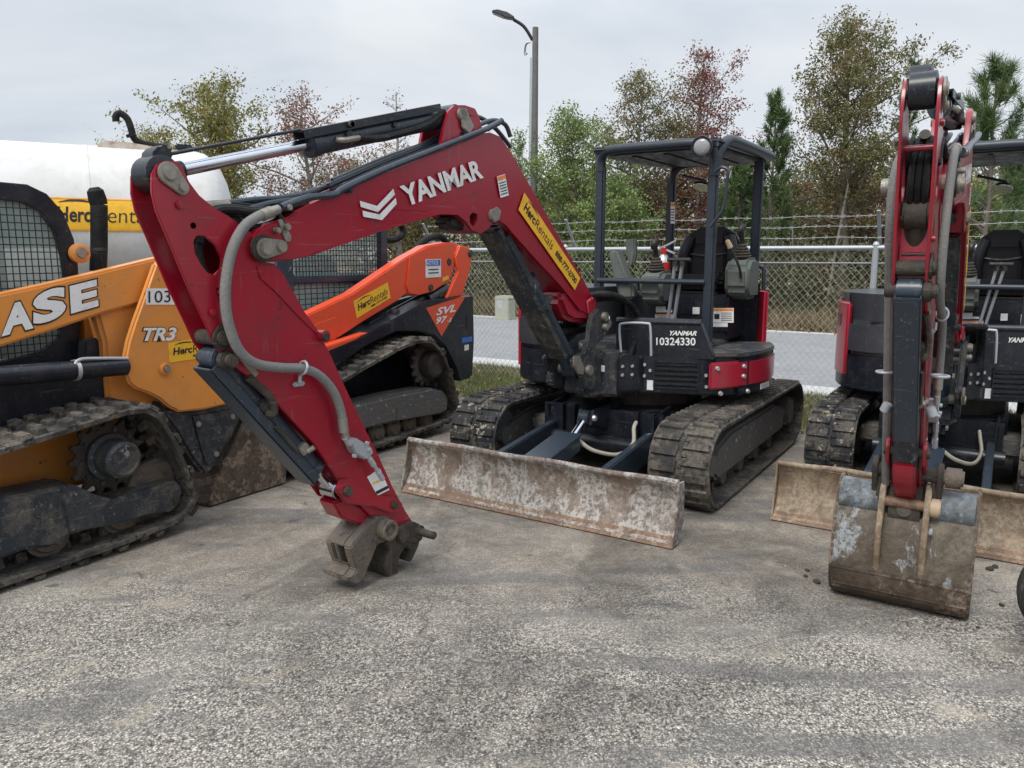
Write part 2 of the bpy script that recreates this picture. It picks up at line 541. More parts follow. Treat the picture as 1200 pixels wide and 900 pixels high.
M['blade_tan'] = blade_mat('muddy_blade_steel', (0.36, 0.28, 0.19), (0.33, 0.27, 0.2), (0.2, 0.135, 0.085), 0.53)
M['blade_lip'] = blade_mat('cutting_edge_steel', (0.3, 0.19, 0.12), (0.38, 0.3, 0.22), (0.17, 0.1, 0.065), 0.6)
M['bucket'] = blade_mat('muddy_bucket_steel', (0.17, 0.14, 0.105), (0.34, 0.36, 0.37), (0.095, 0.07, 0.048), 0.56)
M['bucket_blue'] = blade_mat('scraped_blue_grey_steel', (0.16, 0.195, 0.22), (0.27, 0.29, 0.3), (0.12, 0.10, 0.075), 0.53)
M['bucket_brown'] = blade_mat('brown_bucket_steel', (0.12, 0.085, 0.06), (0.26, 0.2, 0.15), (0.07, 0.05, 0.035), 0.53)

# ------------------------------------------------------------------ lettering and decals
_tc = {}


def text_verts(s, bold, shear):
    k = (s, bold, shear)
    if k in _tc: return _tc[k]
    cu = bpy.data.curves.new('txt', 'FONT'); cu.body = s; cu.offset = bold; cu.shear = shear; cu.resolution_u = 4
    o = bpy.data.objects.new('txt', cu); COL.objects.link(o)
    bpy.context.view_layer.update()
    me = bpy.data.meshes.new_from_object(o, depsgraph=bpy.context.evaluated_depsgraph_get())
    bpy.data.objects.remove(o); bpy.data.curves.remove(cu)
    vs = [v.co.copy() for v in me.vertices]; fs = [tuple(p.vertices) for p in me.polygons]
    bpy.data.meshes.remove(me)
    x0, x1 = min(v.x for v in vs), max(v.x for v in vs); y0, y1 = min(v.y for v in vs), max(v.y for v in vs)
    r = ([((v.x - x0) / (x1 - x0), (v.y - y0) / (y1 - y0)) for v in vs], fs)
    _tc[k] = r
    return r


def raw_mesh(name, verts, faces, mat, parent=None, M_=None, scale=None):
    me = bpy.data.meshes.new(name)
    me.from_pydata([tuple(v) for v in verts], [], faces)
    sc = scale or SCALE
    if sc != Vector((1, 1, 1)): me.transform(Matrix.Diagonal((*sc, 1)))
    if mat: me.materials.append(mat)
    return mesh_obj(name, me, parent, M_)


def lettering(s, p0, p1, p2, mat, parent, bold=0.0, shear=0.0, name='lettering', off=None, M_=None, extra=None):
    """lay text in the parallelogram p0 (bottom left), p1 (bottom right), p2 (top left)"""
    p0, p1, p2 = Vector(p0), Vector(p1), Vector(p2)
    uv, fs = text_verts(s, bold, shear)
    nrm = (p1 - p0).cross(p2 - p0).normalized() * (off or 0.0)
    return raw_mesh(name, [p0 + (p1 - p0) * a + (p2 - p0) * b + nrm for a, b in uv], fs, mat, parent, M_)


def decal(pts, mat, parent, name='sticker', off=0.0, M_=None, flip=False):
    P = [Vector(p) for p in pts]
    nrm = (P[1] - P[0]).cross(P[-1] - P[0]).normalized() * off
    if flip: nrm = -nrm
    lift = nrm.normalized() * 0.0015 if off else Vector((0, 0, 0))
    n = len(P)
    vs = [p + nrm for p in P] + [p + nrm - lift for p in P]
    fs = [tuple(range(n)), tuple(reversed(range(n, 2 * n)))] + [(i, i + n, (i + 1) % n + n, (i + 1) % n) for i in range(n)]
    return raw_mesh(name, vs, fs, mat, parent, M_)


def lerp2(P, u, v):
    """point in quad P (bl, br, tr, tl)"""
    return P[0] * (1 - u) * (1 - v) + P[1] * u * (1 - v) + P[2] * u * v + P[3] * (1 - u) * v


def warning(P, parent, kind=0, off=0.003, M_=None):
    """white safety sticker with an orange band and rows of small print"""
    P = [Vector(p) for p in P]
    st = decal(P, M['white'], parent, 'safety_sticker', off, M_)
    nr = (P[1] - P[0]).cross(P[3] - P[0]).normalized()
    def q(u0, u1, v0, v1, mt, o):
        Q = [lerp2(P, u0, v0), lerp2(P, u1, v0), lerp2(P, u1, v1), lerp2(P, u0, v1)]
        return [x + nr * o for x in Q]
    vs, fs = [], []
    for k in range(5):
        Q = q(0.42 if kind == 0 else 0.1, 0.92, 0.12 + k * 0.13, 0.165 + k * 0.13, None, off + 0.0015)
        fs.append(tuple(range(len(vs), len(vs) + 4))); vs += Q
    if kind == 0:
        Q = q(0.1, 0.34, 0.25, 0.6, None, off + 0.0015); fs.append(tuple(range(len(vs), len(vs) + 4))); vs += Q
    raw_mesh('print', vs, fs, M['ink'], st)
    Q = q(0.03, 0.97, 0.8, 0.97, None, off + 0.0015)
    raw_mesh('band', Q, [(0, 1, 2, 3)], M['warn'], st)
    return st


def rental_sign(P, parent, M_=None, off=0.003, phone=True, stacked=True, swoosh=True):
    """yellow rental sticker: quad bl, br, tr, tl"""
    P = [Vector(p) for p in P]
    st = decal(P, M['yellow'], parent, 'rental_sticker', off, M_)
    nr = (P[1] - P[0]).cross(P[3] - P[0]).normalized()
    def txt(s, u0, u1, v0, v1, bold, sh):
        a, b, c = lerp2(P, u0, v0), lerp2(P, u1, v0), lerp2(P, u0, v1)
        lettering(s, a + nr * (off + 0.002), b + nr * (off + 0.002), c + nr * (off + 0.002), M['ink'], st, bold, sh)
    if stacked:
        txt('Herc', 0.07, 0.42, 0.34, 0.72, 0.03, 0.15); txt('Rentals', 0.43, 0.94, 0.34, 0.72, -0.005, 0.15)
        txt('888-777-2700', 0.42, 0.9, 0.12, 0.25, 0.02, 0.1)
        sw = (0.1, 0.5, 0.78)
    else:
        if phone:
            txt('Herc', 0.045, 0.22, 0.27, 0.74, 0.03, 0.15); txt('Rentals', 0.225, 0.525, 0.27, 0.74, -0.005, 0.15)
            txt('888-777-2700', 0.58, 0.97, 0.3, 0.66, 0.03, 0.1); sw = (0.06, 0.26, 0.82)
        else:
            txt('Herc', 0.06, 0.42, 0.2, 0.66, 0.03, 0.15); txt('Rentals', 0.43, 0.95, 0.2, 0.66, -0.005, 0.15); sw = (0.1, 0.45, 0.74)
    vs, n = [], 10
    for k in range(n + 1):
        t = k / n
        u = sw[0] + (sw[1] - sw[0]) * t
        v = sw[2] + 0.12 * math.sin(math.pi * (0.25 + 0.6 * t)) - 0.02
        th = 0.06 * math.sin(math.pi * min(1, t + 0.05)) + 0.004
        vs += [lerp2(P, u, v) + nr * (off + 0.002), lerp2(P, u, v + th) + nr * (off + 0.002)]
    raw_mesh('swoosh', vs, [(2 * k, 2 * k + 2, 2 * k + 3, 2 * k + 1) for k in range(n)], M['ink'], st)
    return st
# ------------------------------------------------------------------ mini excavator (chassis, upper body, canopy)
def arc(r, a0, a1, n, cx=0, cy=0):
    return [(cx + r * math.cos(R(a0 + (a1 - a0) * k / (n - 1))), cy + r * math.sin(R(a0 + (a1 - a0) * k / (n - 1)))) for k in range(n)]


def bolts(pts, ax, d, r, parent, h=0.012, mat='bolt'):
    m = MB()
    for p in pts:
        q = Vector(p) + Vector([h if i == ax else 0 for i in range(3)]) * d
        m.cyl(p, q, r, r * 0.8, 10)
    m.build('bolt_head', M[mat], parent)


def band(R0, z0, z1, a0, a1, th, n=18, zc=None):
    """curved panel standing on a circle"""
    m = MB()
    o = arc(R0, a0, a1, n); i = arc(R0 - th, a1, a0, n)
    m.prism(o + i, z0, z1, ax=2, bev=0.012)
    return m


def make_excavator(name, label, T, blade_x, blade_mat_, number, group):
    root = thing(name, label, 'excavator', T.M, group)
    # ---- tracks
    loop = hull(circ(1.0, 0.275, 0.245, 32) + circ(-1.03, 0.285, 0.23, 32) + [(-0.95, 0.032), (0.95, 0.032)])
    for sgn in (1, -1):
        ya, yb = (0.585, 0.985) if sgn > 0 else (-0.985, -0.585)
        tr = track_belt(loop, ya, yb, 0.024, 0.019, 0.088, 0).build('track', M['rubber_brown'] if sgn > 0 else M['rubber'], root)
        f = MB()
        yc = sgn * 0.785
        f.prism([(-0.85, 0.16), (0.85, 0.14), (0.95, 0.2), (0.9, 0.36), (0.6, 0.42), (-0.55, 0.42), (-0.9, 0.34)], yc - 0.1, yc + 0.13 * sgn if sgn > 0 else yc + 0.1, bev=0.02)
        f.box((0.15, yc + 0.1 * sgn, 0.27), (1.0, 0.05, 0.15), bev=0.015)
        f.box((0, sgn * 0.55, 0.32), (1.3, 0.2, 0.12), bev=0.02)
        f.build('track_frame', M['mud'], tr)
        f = MB()
        f.lathe([(0, 0.06), (0, 0.2), (0.03, 0.225), (0.13, 0.225), (0.16, 0.2), (0.16, 0.06)], (1.0, yc - 0.08, 0.275), (0, 1, 0))
        f.cyl((1.0, yc - 0.14, 0.275), (1.0, yc + 0.14, 0.275), 0.07)
        f.build('idler_wheel', M['mud'], tr)
        f = MB()
        pr = []
        for k in range(17):
            for (da, rr) in ((-5, 0.185), (-2, 0.218), (2, 0.218), (5, 0.185)):
                a = R(360 / 17 * k + da); pr.append((-1.03 + rr * math.cos(a), 0.285 + rr * math.sin(a)))
        f.prism(pr, yc - 0.025, yc + 0.025)
        f.cyl((-1.03, yc - 0.12, 0.285), (-1.03, yc + 0.15, 0.285), 0.125, bev=0.02)
        f.build('sprocket', M['mud'], tr)
        for x in (-0.6, -0.2, 0.2, 0.6):
            f = MB(); f.lathe([(-0.09, 0.03), (-0.09, 0.07), (-0.04, 0.085), (-0.04, 0.06), (0.04, 0.06), (0.04, 0.085), (0.09, 0.07), (0.09, 0.03)], (x, yc, 0.118), (0, 1, 0), 18)
            f.build('track_roller', M['mud'], tr)
    # ---- undercarriage centre
    f = MB()
    f.prism([(-0.75, -0.5), (0.45, -0.5), (0.72, -0.3), (0.72, 0.3), (0.45, 0.5), (-0.75, 0.5)], 0.26, 0.5, ax=2, bev=0.02)
    f.prism([(0.45, 0.26), (0.7, 0.26), (0.78, 0.5), (0.45, 0.54)], -0.44, -0.42, bev=0.004)
    f.prism([(0.45, 0.26), (0.7, 0.26), (0.78, 0.5), (0.45, 0.54)], 0.42, 0.44, bev=0.004)
    f.prism([(0.5, 0.3), (1.02, 0.44), (0.98, 0.54), (0.5, 0.55)], 0.035, 0.06, bev=0.006)
    f.prism([(0.5, 0.3), (1.02, 0.44), (0.98, 0.54), (0.5, 0.55)], -0.06, -0.035, bev=0.006)
    f.cyl((0.8, -0.5, 0.27), (0.8, 0.5, 0.27), 0.055)
    f.box((0.73, 0, 0.40), (0.03, 0.95, 0.22), bev=0.004)
    f.box((0.76, 0.3, 0.42), (0.06, 0.015, 0.2)); f.box((0.76, -0.3, 0.42), (0.06, 0.015, 0.2)); f.box((0.76, 0.42, 0.42), (0.06, 0.015, 0.2)); f.box((0.76, -0.2, 0.42), (0.06, 0.015, 0.2))
    f.build('undercarriage_frame', M['black'], root)
    f = MB(); f.cyl((0, 0, 0.49), (0, 0, 0.63), 0.47, n=48); f.build('slew_ring', M['castdark'], root)
    # ---- blade
    bx = blade_x
    prof = [(0.0, 0.012), (-0.035, 0.045), (-0.085, 0.12), (-0.108, 0.19), (-0.108, 0.25), (-0.095, 0.30), (-0.07, 0.335), (-0.085, 0.352), (-0.115, 0.345), (-0.135, 0.30), (-0.14, 0.18), (-0.11, 0.09), (-0.06, 0.03), (-0.02, 0.008)]
    f = MB(); f.prism([(bx + x, z + 0.012) for x, z in prof], -0.97, 0.97, bev=0.004)
    tu = MB()
    f.tube([(bx - 0.085, y, 0.357 + 0.004 * math.sin(y * 9)) for y in [-0.97 + 0.0485 * k for k in range(41)]], 0.018, 10, smooth=False)
    bl = f.build('blade', blade_mat_, root)
    f = MB(); f.prism([(bx + 0.012, 0.006), (bx - 0.036, 0.062), (bx - 0.052, 0.058), (bx - 0.01, 0.004)], -0.972, 0.972, bev=0.003)
    f.build('cutting_edge', M['blade_lip'], bl)
    for y in (-0.975, 0.975):
        f = MB(); f.prism([(bx + 0.01, 0.006), (bx - 0.02, 0.12), (bx - 0.06, 0.26), (bx - 0.075, 0.362), (bx - 0.15, 0.355), (bx - 0.16, 0.12), (bx - 0.08, 0.01)], y - 0.007, y + 0.007, bev=0.003)
        f.build('end_plate', blade_mat_, bl)
    for sg in (-1, 1):
        f = MB()
        q = [(bx - 0.13, 0.06), (bx - 0.13, 0.27), (0.78, 0.38), (0.6, 0.34), (0.6, 0.22), (0.8, 0.2)]
        a, b = sorted((sg * 0.36, sg * 0.42))
        f.prism(q, a, b, bev=0.008)
        f.build('blade_arm', M['slate'], root)
    f = MB()
    f.box(((bx - 0.12 + 1.18) / 2 + 0.02, 0.0, 0.375), (0.50, 0.19, 0.012), Matrix.Rotation(R(10), 4, 'Y'), bev=0.003)
    f.box((bx - 0.38, 0.085, 0.325), (0.42, 0.012, 0.1), Matrix.Rotation(R(10), 4, 'Y'))
    f.box((bx - 0.38, -0.085, 0.325), (0.42, 0.012, 0.1), Matrix.Rotation(R(10), 4, 'Y'))
    g = f.build('cylinder_guard', M['slate'], root)
    f = MB(); f.cyl((bx - 0.2, 0, 0.3), (1.2, 0, 0.36), 0.052, bev=0.01)
    bc = f.build('blade_cylinder', M['slate'], root)
    f = MB(); f.cyl((1.2, 0, 0.375), (1.02, 0, 0.47), 0.026)
    f.build('rod', M['chrome'], bc)
    f = MB(); f.cyl((1.04, 0, 0.459), (1.0, 0, 0.48), 0.03); f.cyl((0.99, -0.033, 0.487), (0.99, 0.033, 0.487), 0.05)
    f.build('rod_eye', M['slate'], bc)
    bolts([(0.99, 0.062, 0.487)], 1, 1, 0.024, root, 0.02)
    f = MB(); f.tube([(1.2, 0.06, 0.37), (1.18, 0.16, 0.31), (1.05, 0.28, 0.27), (0.92, 0.33, 0.32), (0.86, 0.31, 0.42), (0.8, 0.3, 0.45)], 0.014)
    f.build('blade_hose', paint_once('cream_hose', (0.4, 0.37, 0.3)), root)

    # ---- upper body
    plan = [(0.84, -0.16), (0.84, 0.13), (0.66, 0.26), (0.52, 0.72), (0.40, 0.87)] + arc(0.985, 64, 302, 46) + [(0.58, -0.77), (0.68, -0.62), (0.69, -0.30)]
    f = MB(); f.prism(plan, 0.64, 0.9, ax=2, bev=0.015)
    # engine louvre housing on the front face is cut as a dark recess with slats
    body = f.build('body_frame', M['black'], root)
    # front-left grille (between (0.66,0.26) and (0.52,0.72))
    a, b = Vector((0.66, 0.26, 0)), Vector((0.52, 0.72, 0))
    d = (b - a).normalized(); nr = Vector((d.y, -d.x, 0))
    f = MB()
    base = a + d * 0.10
    rot = Matrix.Rotation(math.atan2(d.y, d.x), 4, 'Z')
    f.box(base + d * 0.15 + nr * 0.001 + Vector((0, 0, 0.775)), (0.30, 0.012, 0.17), rot)
    gr = f.build('grille', M['ink'], root)
    f = MB()
    for k in range(5): f.box(base + d * 0.15 + nr * 0.01 + Vector((0, 0, 0.705 + 0.035 * k)), (0.30, 0.02, 0.010), rot @ Matrix.Rotation(R(30), 4, 'X'))
    f.box(base + nr * 0.006 + Vector((0, 0, 0.775)), (0.012, 0.02, 0.19), rot); f.box(base + d * 0.3 + nr * 0.006 + Vector((0, 0, 0.775)), (0.012, 0.02, 0.19), rot)
    f.box(base + d * 0.15 + nr * 0.006 + Vector((0, 0, 0.868)), (0.31, 0.02, 0.012), rot); f.box(base + d * 0.15 + nr * 0.006 + Vector((0, 0, 0.684)), (0.31, 0.02, 0.012), rot)
    f.build('slats', M['black'], gr)
    # bolted centre casting
    f = MB(); f.prism([(0.84, -0.14), (0.87, -0.02), (0.87, 0.10), (0.80, 0.17), (0.6, 0.17), (0.6, -0.14)], 0.62, 0.93, ax=2, bev=0.02)
    f.build('front_casting', M['black_dusty'], root)
    f = MB(); f.prism([(0.72, 0.185), (0.83, 0.15), (0.845, 0.17), (0.74, 0.27), (0.67, 0.29)], 0.66, 0.895, ax=2, bev=0.01)
    f.build('front_cover', M['black'], root)
    pts = []
    for u in (0.25, 0.75):
        for z in (0.78, 0.84):
            pts.append((0.845 - 0.105 * u + 0.005, 0.17 + 0.1 * u + 0.004, z))
    bolts(pts, 0, 1, 0.012, root)
    nr3 = Vector((nr.x, nr.y, 0))
    decal([Vector((0.875, 0.02, 0.80)), Vector((0.875, 0.085, 0.80)), Vector((0.875, 0.085, 0.845)), Vector((0.875, 0.02, 0.845))], M['white'], root, 'maker_plate', 0.002)
    bp = [a + d * t + nr * 0.002 + Vector((0, 0, z)) for t, z in ((0.03, 0.84), (0.03, 0.76), (0.07, 0.80), (0.455, 0.78), (0.46, 0.70))]
    m = MB()
    for p in bp: m.cyl(p, p + nr * 0.014, 0.013, 0.01, 10)
    m.build('bolt_head', M['bolt'], root)
    p = a + d * 0.05 + Vector((0, 0, 0.66))
    w_ = d * 0.045; up = Vector((0, 0, 1))
    decal([p, p + w_, p + w_ + up * 0.07, p + up * 0.07], M['white'], root, 'sticker', 0.003)
    # red lower band, left side
    f = band(0.994, 0.70, 0.885, 50, 70, 0.03); rb = f.build('red_side_panel', M['red_light'], root)
    f = band(0.994, 0.70, 0.885, 70.6, 106, 0.03); f.build('red_side_panel', M['red_light'], root)
    q = []
    for az, z in ((53, 0.845), (67, 0.845), (67, 0.775), (55, 0.67), (70, 0.665)):
        q.append((Vector((0.992 * math.cos(R(az)), 0.992 * math.sin(R(az)), z)), Vector((math.cos(R(az)), math.sin(R(az)), 0))))
    m = MB()
    for p, nn in q: m.cyl(p, p + nn * 0.016, 0.017, 0.013, 12)
    m.build('bolt_head', M['bolt'], root)
    P = [Vector((0.99 * math.cos(R(az)), 0.99 * math.sin(R(az)), z)) for az, z in ((80, 0.655), (90, 0.655), (90, 0.695), (80, 0.695))]
    warning(P, root, 1, 0.004)
    # deck / step
    f = MB(); f.prism([(0.53, 0.70), (0.42, 0.86)] + arc(0.99, 63, 118, 12) + [(-0.3, 0.55), (0.1, 0.5)], 0.903, 0.935, ax=2, bev=0.01)
    f.build('step', M['black_dusty'], root)
    f = MB(); f.prism([(0.55, -0.30), (0.50, 0.62), (-0.2, 0.62), (-0.2, -0.30)], 0.903, 0.97, ax=2, bev=0.01)
    f.build('cab_floor', M['black_dusty'], root)
    # front plate with the name and the number
    def onp(px, py, o=0.0):
        x = 0.58
        for _ in range(8):
            p = T_A.p1(0, x + o, px, py); x = 0.6 - 0.1 * (p.y - 0.1)
        return p
    P0 = [onp(*q) for q in [(722, 419), (837, 421), (821, 379), (722, 376)]]
    f = MB()
    bm = f.bm
    vs = [bm.verts.new(p) for p in P0] + [bm.verts.new(p + Vector((-0.05, 0, 0))) for p in P0]
    bm.faces.new(vs[:4]); bm.faces.new(list(reversed(vs[4:])))
    for i in range(4): bm.faces.new((vs[i], vs[i + 4], vs[(i + 1) % 4 + 4], vs[(i + 1) % 4]))
    f.tube([P0[3] + Vector((-0.02, 0, 0)), P0[2] + Vector((-0.02, 0, 0))], 0.028, smooth=False)
    fp = f.build('front_plate', M['black'], root)
    lettering('YANMAR', onp(784, 393, .006), onp(816, 393.5, .006), onp(785, 387.5, .006), M['white'], fp, 0.03, 0.2)
    if number: lettering(number, onp(769, 404.5, .006), onp(815, 405, .006), onp(769, 395.5, .006), M['spray'], fp, 0.02, 0.0)
    # wire handle in front of the plate
    hp = T_A.at(0, 0.72, [(728, 414), (726, 385), (731, 379), (757, 379), (762, 384), (763, 417)])
    f = MB(); f.tube(hp, 0.009, 8); f.build('wire_handle', M['zinc'], root)
    # seat pedestal
    f = MB(); f.box((-0.42, 0.2, 1.13), (0.62, 0.86, 0.36), bev=0.02)
    pd = f.build('seat_pedestal', M['black'], root)
    f = MB(); f.box((-0.105, 0.52, 1.14), (0.012, 0.24, 0.22), bev=0.004); f.box((-0.105, 0.22, 1.2), (0.012, 0.28, 0.10), bev=0.004); f.box((-0.098, 0.2, 1.2), (0.01, 0.13, 0.05), bev=0.004)
    f.build('access_cover', M['black'], pd)
    def ped(x0, y0, x1, y1): return T_A.at(0, -0.10, [(x0, y1), (x1, y1), (x1, y0), (x0, y0)])
    warning(ped(835, 361, 860, 378), root, 0, 0.006); decal(ped(836, 378.5, 853, 383), M['white'], root, 'sticker', 0.006)
    warning(ped(768, 368, 793, 377), root, 1, 0.006); decal(ped(769, 359, 788, 366), M['white'], root, 'sticker', 0.006)
    decal(ped(812, 360, 820, 368), M['white'], root, 'sticker', 0.006); decal(ped(714, 368, 730, 374), M['white'], root, 'sticker', 0.25)
    # hood right of the seat, rising over the tank
    hp = [(0.42, -0.86), (0.66, -0.62), (0.66, -0.42), (0.4, -0.28)] + [(-0.6, -0.28)] + arc(0.965, 232, 300, 14)
    f = MB(); f.prism(hp, 0.903, 1.36, ax=2, bev=0.09, seg=5)
    hd = f.build('hood', M['hood'], root, ang=50)
    f = MB(); f.prism([(0.60, -0.80), (0.69, -0.62), (0.69, -0.42), (0.5, -0.34), (0.38, -0.86)], 0.903, 1.16, ax=2, bev=0.03); f.build('tool_box', M['hood'], root)
    # engine cover behind, red outside
    f = MB(); f.prism([(-0.55, 0.75)] + arc(0.92, 126, 234, 24) + [(-0.55, -0.75)], 0.903, 1.38, ax=2, bev=0.05, seg=3)
    f.build('engine_cover', M['black'], root)
    for (a0, a1) in ((117, 131), (131.6, 228), (228.6, 264)):
        lo_ = 0.70 if a0 < 250 else 0.75
        n = 14
        m = MB()
        rr_ = 0.955 if a0 < 130 else 0.98
        o = arc(rr_, a0, a1, n); i = arc(rr_ - 0.035, a1, a0, n)
        m.prism(o + i, 0.70, 1.34, ax=2, bev=0.02, seg=3)
        m.build('red_rear_panel', M['red_light'], root)
    m = MB()
    o = [(1.0 * math.cos(R(t)), 1.0 * math.sin(R(t))) for t in np.linspace(264.6, 304, 12)]
    i = [(0.955 * math.cos(R(t)), 0.955 * math.sin(R(t))) for t in np.linspace(304, 264.6, 12)]
    m.prism(o + i, 0.72, 1.3, ax=2, bev=0.025, seg=3)
    sp = m.build('red_rear_panel', M['red_light'], root)
    # ---- canopy
    CX = (0.12, -0.88)
    posts = [(0.12, -0.345), (0.12, 0.555), (-0.88, -0.15), (-0.88, 0.60)]
    zt = 2.39
    f = MB()
    f.prism([(0.2, -0.40), (0.2, 0.61), (-1.05, 0.68), (-1.05, -0.24)], zt - 0.01, zt + 0.035, ax=2, bev=0.02, seg=3)
    rf = f.build('roof', M['canopy'], root)
    f = MB(); f.prism([(0.14, -0.35), (0.14, 0.56), (-1.0, 0.63), (-1.0, -0.2)], zt - 0.03, zt - 0.012, ax=2, bev=0.006)
    for y in (-0.1, 0.16, 0.42): f.box((-0.4, y, zt - 0.035), (0.9, 0.04, 0.012), bev=0.003)
    f.build('roof_lining', M['ink'], rf)
    for i, (x, y) in enumerate(posts):
        f = MB()
        zb = [1.2, 0.93, 1.3, 1.2][i]
        ztp = (zt - 0.1, zt - 0.16, zt - 0.1, zt - 0.01)[i]
        f.box((x, y, (zb + ztp) / 2), (0.055, 0.075, ztp - zb), bev=0.014)
        f.box((x, y, zb + 0.01), (0.11, 0.11, 0.02), bev=0.004)
        f.build('canopy_post', M['canopy'], root)
    # front and side roof tubes with rounded shoulders
    def hoop(pts, nm='roof_tube', r=0.036):
        f = MB(); f.tube(pts, r, 12, k=4); f.build(nm, M['canopy'], root)
    hoop([(0.12, -0.345, zt - 0.14), (0.125, -0.342, zt - 0.06), (0.15, -0.30, zt - 0.005), (0.17, -0.2, zt + 0.012), (0.17, 0.1, zt + 0.014), (0.17, 0.40, zt + 0.012), (0.15, 0.51, zt - 0.005), (0.125, 0.552, zt - 0.06), (0.12, 0.555, zt - 0.14)])
    hoop([(0.12, 0.56, zt - 0.22), (0.115, 0.565, zt - 0.12), (0.07, 0.585, zt - 0.02), (-0.02, 0.60, zt + 0.035), (-0.15, 0.615, zt + 0.045), (-0.6, 0.64, zt + 0.035), (-1.0, 0.66, zt + 0.02)], 'roof_tube', 0.04)
    hoop([(0.12, -0.35, zt - 0.12), (0.10, -0.36, zt - 0.04), (0.02, -0.37, zt + 0.01), (-0.6, -0.3, zt + 0.01), (-1.0, -0.22, zt + 0.01)])
    hoop([(-0.88, -0.15, zt - 0.16), (-0.88, -0.13, zt - 0.07), (-0.9, -0.05, zt - 0.01), (-0.9, 0.2, zt)], 'roof_tube', 0.034)
    # crossbar at knee height, grab bars
    f = MB(); f.tube([(0.14, -0.345, 1.41), (0.14, 0.53, 1.41)], 0.021, smooth=False); f.build('crossbar', M['canopy'], root)
    f = MB(); f.tube(T_A.at(0, 0.2, [(838, 201), (846, 196), (853, 200), (852, 212), (848, 243), (840, 256), (832, 266)]), 0.012, 8); f.build('grab_rail', M['canopy'], root)
    f = MB(); f.tube(T_A.at(0, -0.75, [(884, 315), (892, 312), (895, 318), (894, 350), (890, 372), (883, 378)]), 0.016, 8); f.build('grab_rail', M['canopy'], root)
    # work light
    f = MB(); c = T_A.p1(0, 0.28, 822.5, 172)
    f.lathe([(-0.09, 0.02), (-0.085, 0.045), (-0.03, 0.07), (0.0, 0.076), (0.012, 0.074), (0.012, 0.062), (0.0, 0.062)], c, (1, 0.12, -0.12), 28)
    f.box(c + Vector((-0.07, 0.05, 0.02)), (0.05, 0.08, 0.03))
    wl = f.build('work_light', M['black'], root)
    f = MB(); f.lathe([(0.0, 0.061), (0.012, 0.05), (0.018, 0.03), (0.02, 0.005)], c, (1, 0.12, -0.12), 24); f.build('lens', M['lens'], wl)
    # mirror on its stalk
    a_, b_ = T_A.p1(0, -0.6, 800, 206), T_A.p1(0, -0.45, 826, 212)
    f = MB(); f.cyl(a_, b_, 0.011); f.cyl(b_, b_ + Vector((0, 0.0, -0.05)), 0.012)
    mr = f.build('mirror_stalk', M['black'], root)
    f = MB(); f.lathe([(0, 0.01), (0.0, 0.082), (0.02, 0.075), (0.035, 0.03)], b_ + Vector((0.0, -0.02, -0.05)), (-0.35, 0.1, 1.0), 24)
    mi = f.build('mirror', M['black'], root)
    f = MB(); f.lathe([(-0.004, 0.078), (0.0, 0.08)], b_ + Vector((0.0, -0.02, -0.05)), (-0.35, 0.1, 1.0), 24); f.build('mirror_glass', M['mirror'], mi)
    # sticker up the rear post
    P = T_A.at(0, -0.85, [(786.5, 262), (791.5, 262), (791.5, 237), (786.5, 237)]); warning(P, root, 1, 0.012)
    # ---- seat
    sx, sy = -0.50, 0.33
    f = MB()
    back = [(-0.255, 1.36), (-0.25, 1.55), (-0.235, 1.68), (-0.19, 1.78), (-0.10, 1.835), (0.10, 1.835), (0.19, 1.78), (0.235, 1.68), (0.25, 1.55), (0.255, 1.36)]
    f.prism([(sy + y, z) for y, z in back], sx - 0.16, sx - 0.03, ax=0, bev=0.05, seg=4)
    for sg in (-1, 1): f.tube([(sx - 0.02, sy + sg * 0.2, 1.42), (sx + 0.01, sy + sg * 0.205, 1.6), (sx - 0.03, sy + sg * 0.16, 1.75)], 0.05, 10)
    f.box((sx - 0.025, sy, 1.745), (0.04, 0.26, 0.12), bev=0.018)
    f.box((sx - 0.02, sy, 1.55), (0.03, 0.27, 0.22), bev=0.012)
    st = f.build('seat_back', M['vinyl'], root, ang=60)
    f = MB(); f.box((sx + 0.17, sy, 1.40), (0.46, 0.48, 0.11), bev=0.045); 
    for sg in (-1, 1): f.box((sx + 0.18, sy + sg * 0.2, 1.43), (0.42, 0.09, 0.1), bev=0.04)
    f.build('seat_cushion', M['vinyl'], root, ang=60)
    f = MB()
    for k in range(4): f.box((sx + 0.15, sy, 1.32 - 0.02 * k), (0.38 - 0.01 * (k % 2), 0.38 - 0.03 * (k % 2), 0.017), bev=0.006)
    f.build('seat_bellows', M['castdark'], root)
    f = MB(); f.tube([(sx - 0.02, sy - 0.2, 1.62), (sx + 0.0, sy, 1.60), (sx - 0.02, sy + 0.2, 1.63)], 0.012, 6); f.build('seat_belt', M['ink'], root)
    # ---- consoles
    def console(px, py, w, h, x, nm, side):
        c0 = T_A.p1(0, x, px, py)
        f = MB(); f.prism([(x - 0.22, c0.z - h * 0.55), (x - 0.2, c0.z + h * 0.5), (x + 0.02, c0.z + h * 0.5), (x + 0.1, c0.z + h * 0.25), (x + 0.1, c0.z - h * 0.3), (x + 0.03, c0.z - h * 0.55)], c0.y - w / 2, c0.y + w / 2, bev=0.03, seg=3)
        o = f.build(nm, M['plastic'], root)
        f = MB()
        z0 = c0.z + h * 0.5
        f.lathe([(0, 0.062), (0.012, 0.07), (0.02, 0.058), (0.032, 0.064), (0.04, 0.05), (0.052, 0.056), (0.06, 0.042), (0.072, 0.046), (0.08, 0.034), (0.095, 0.036), (0.105, 0.02)], (x - 0.03, c0.y, z0), (0.12, 0, 1), 18)
        f.build('lever_boot', M['castdark'], o)
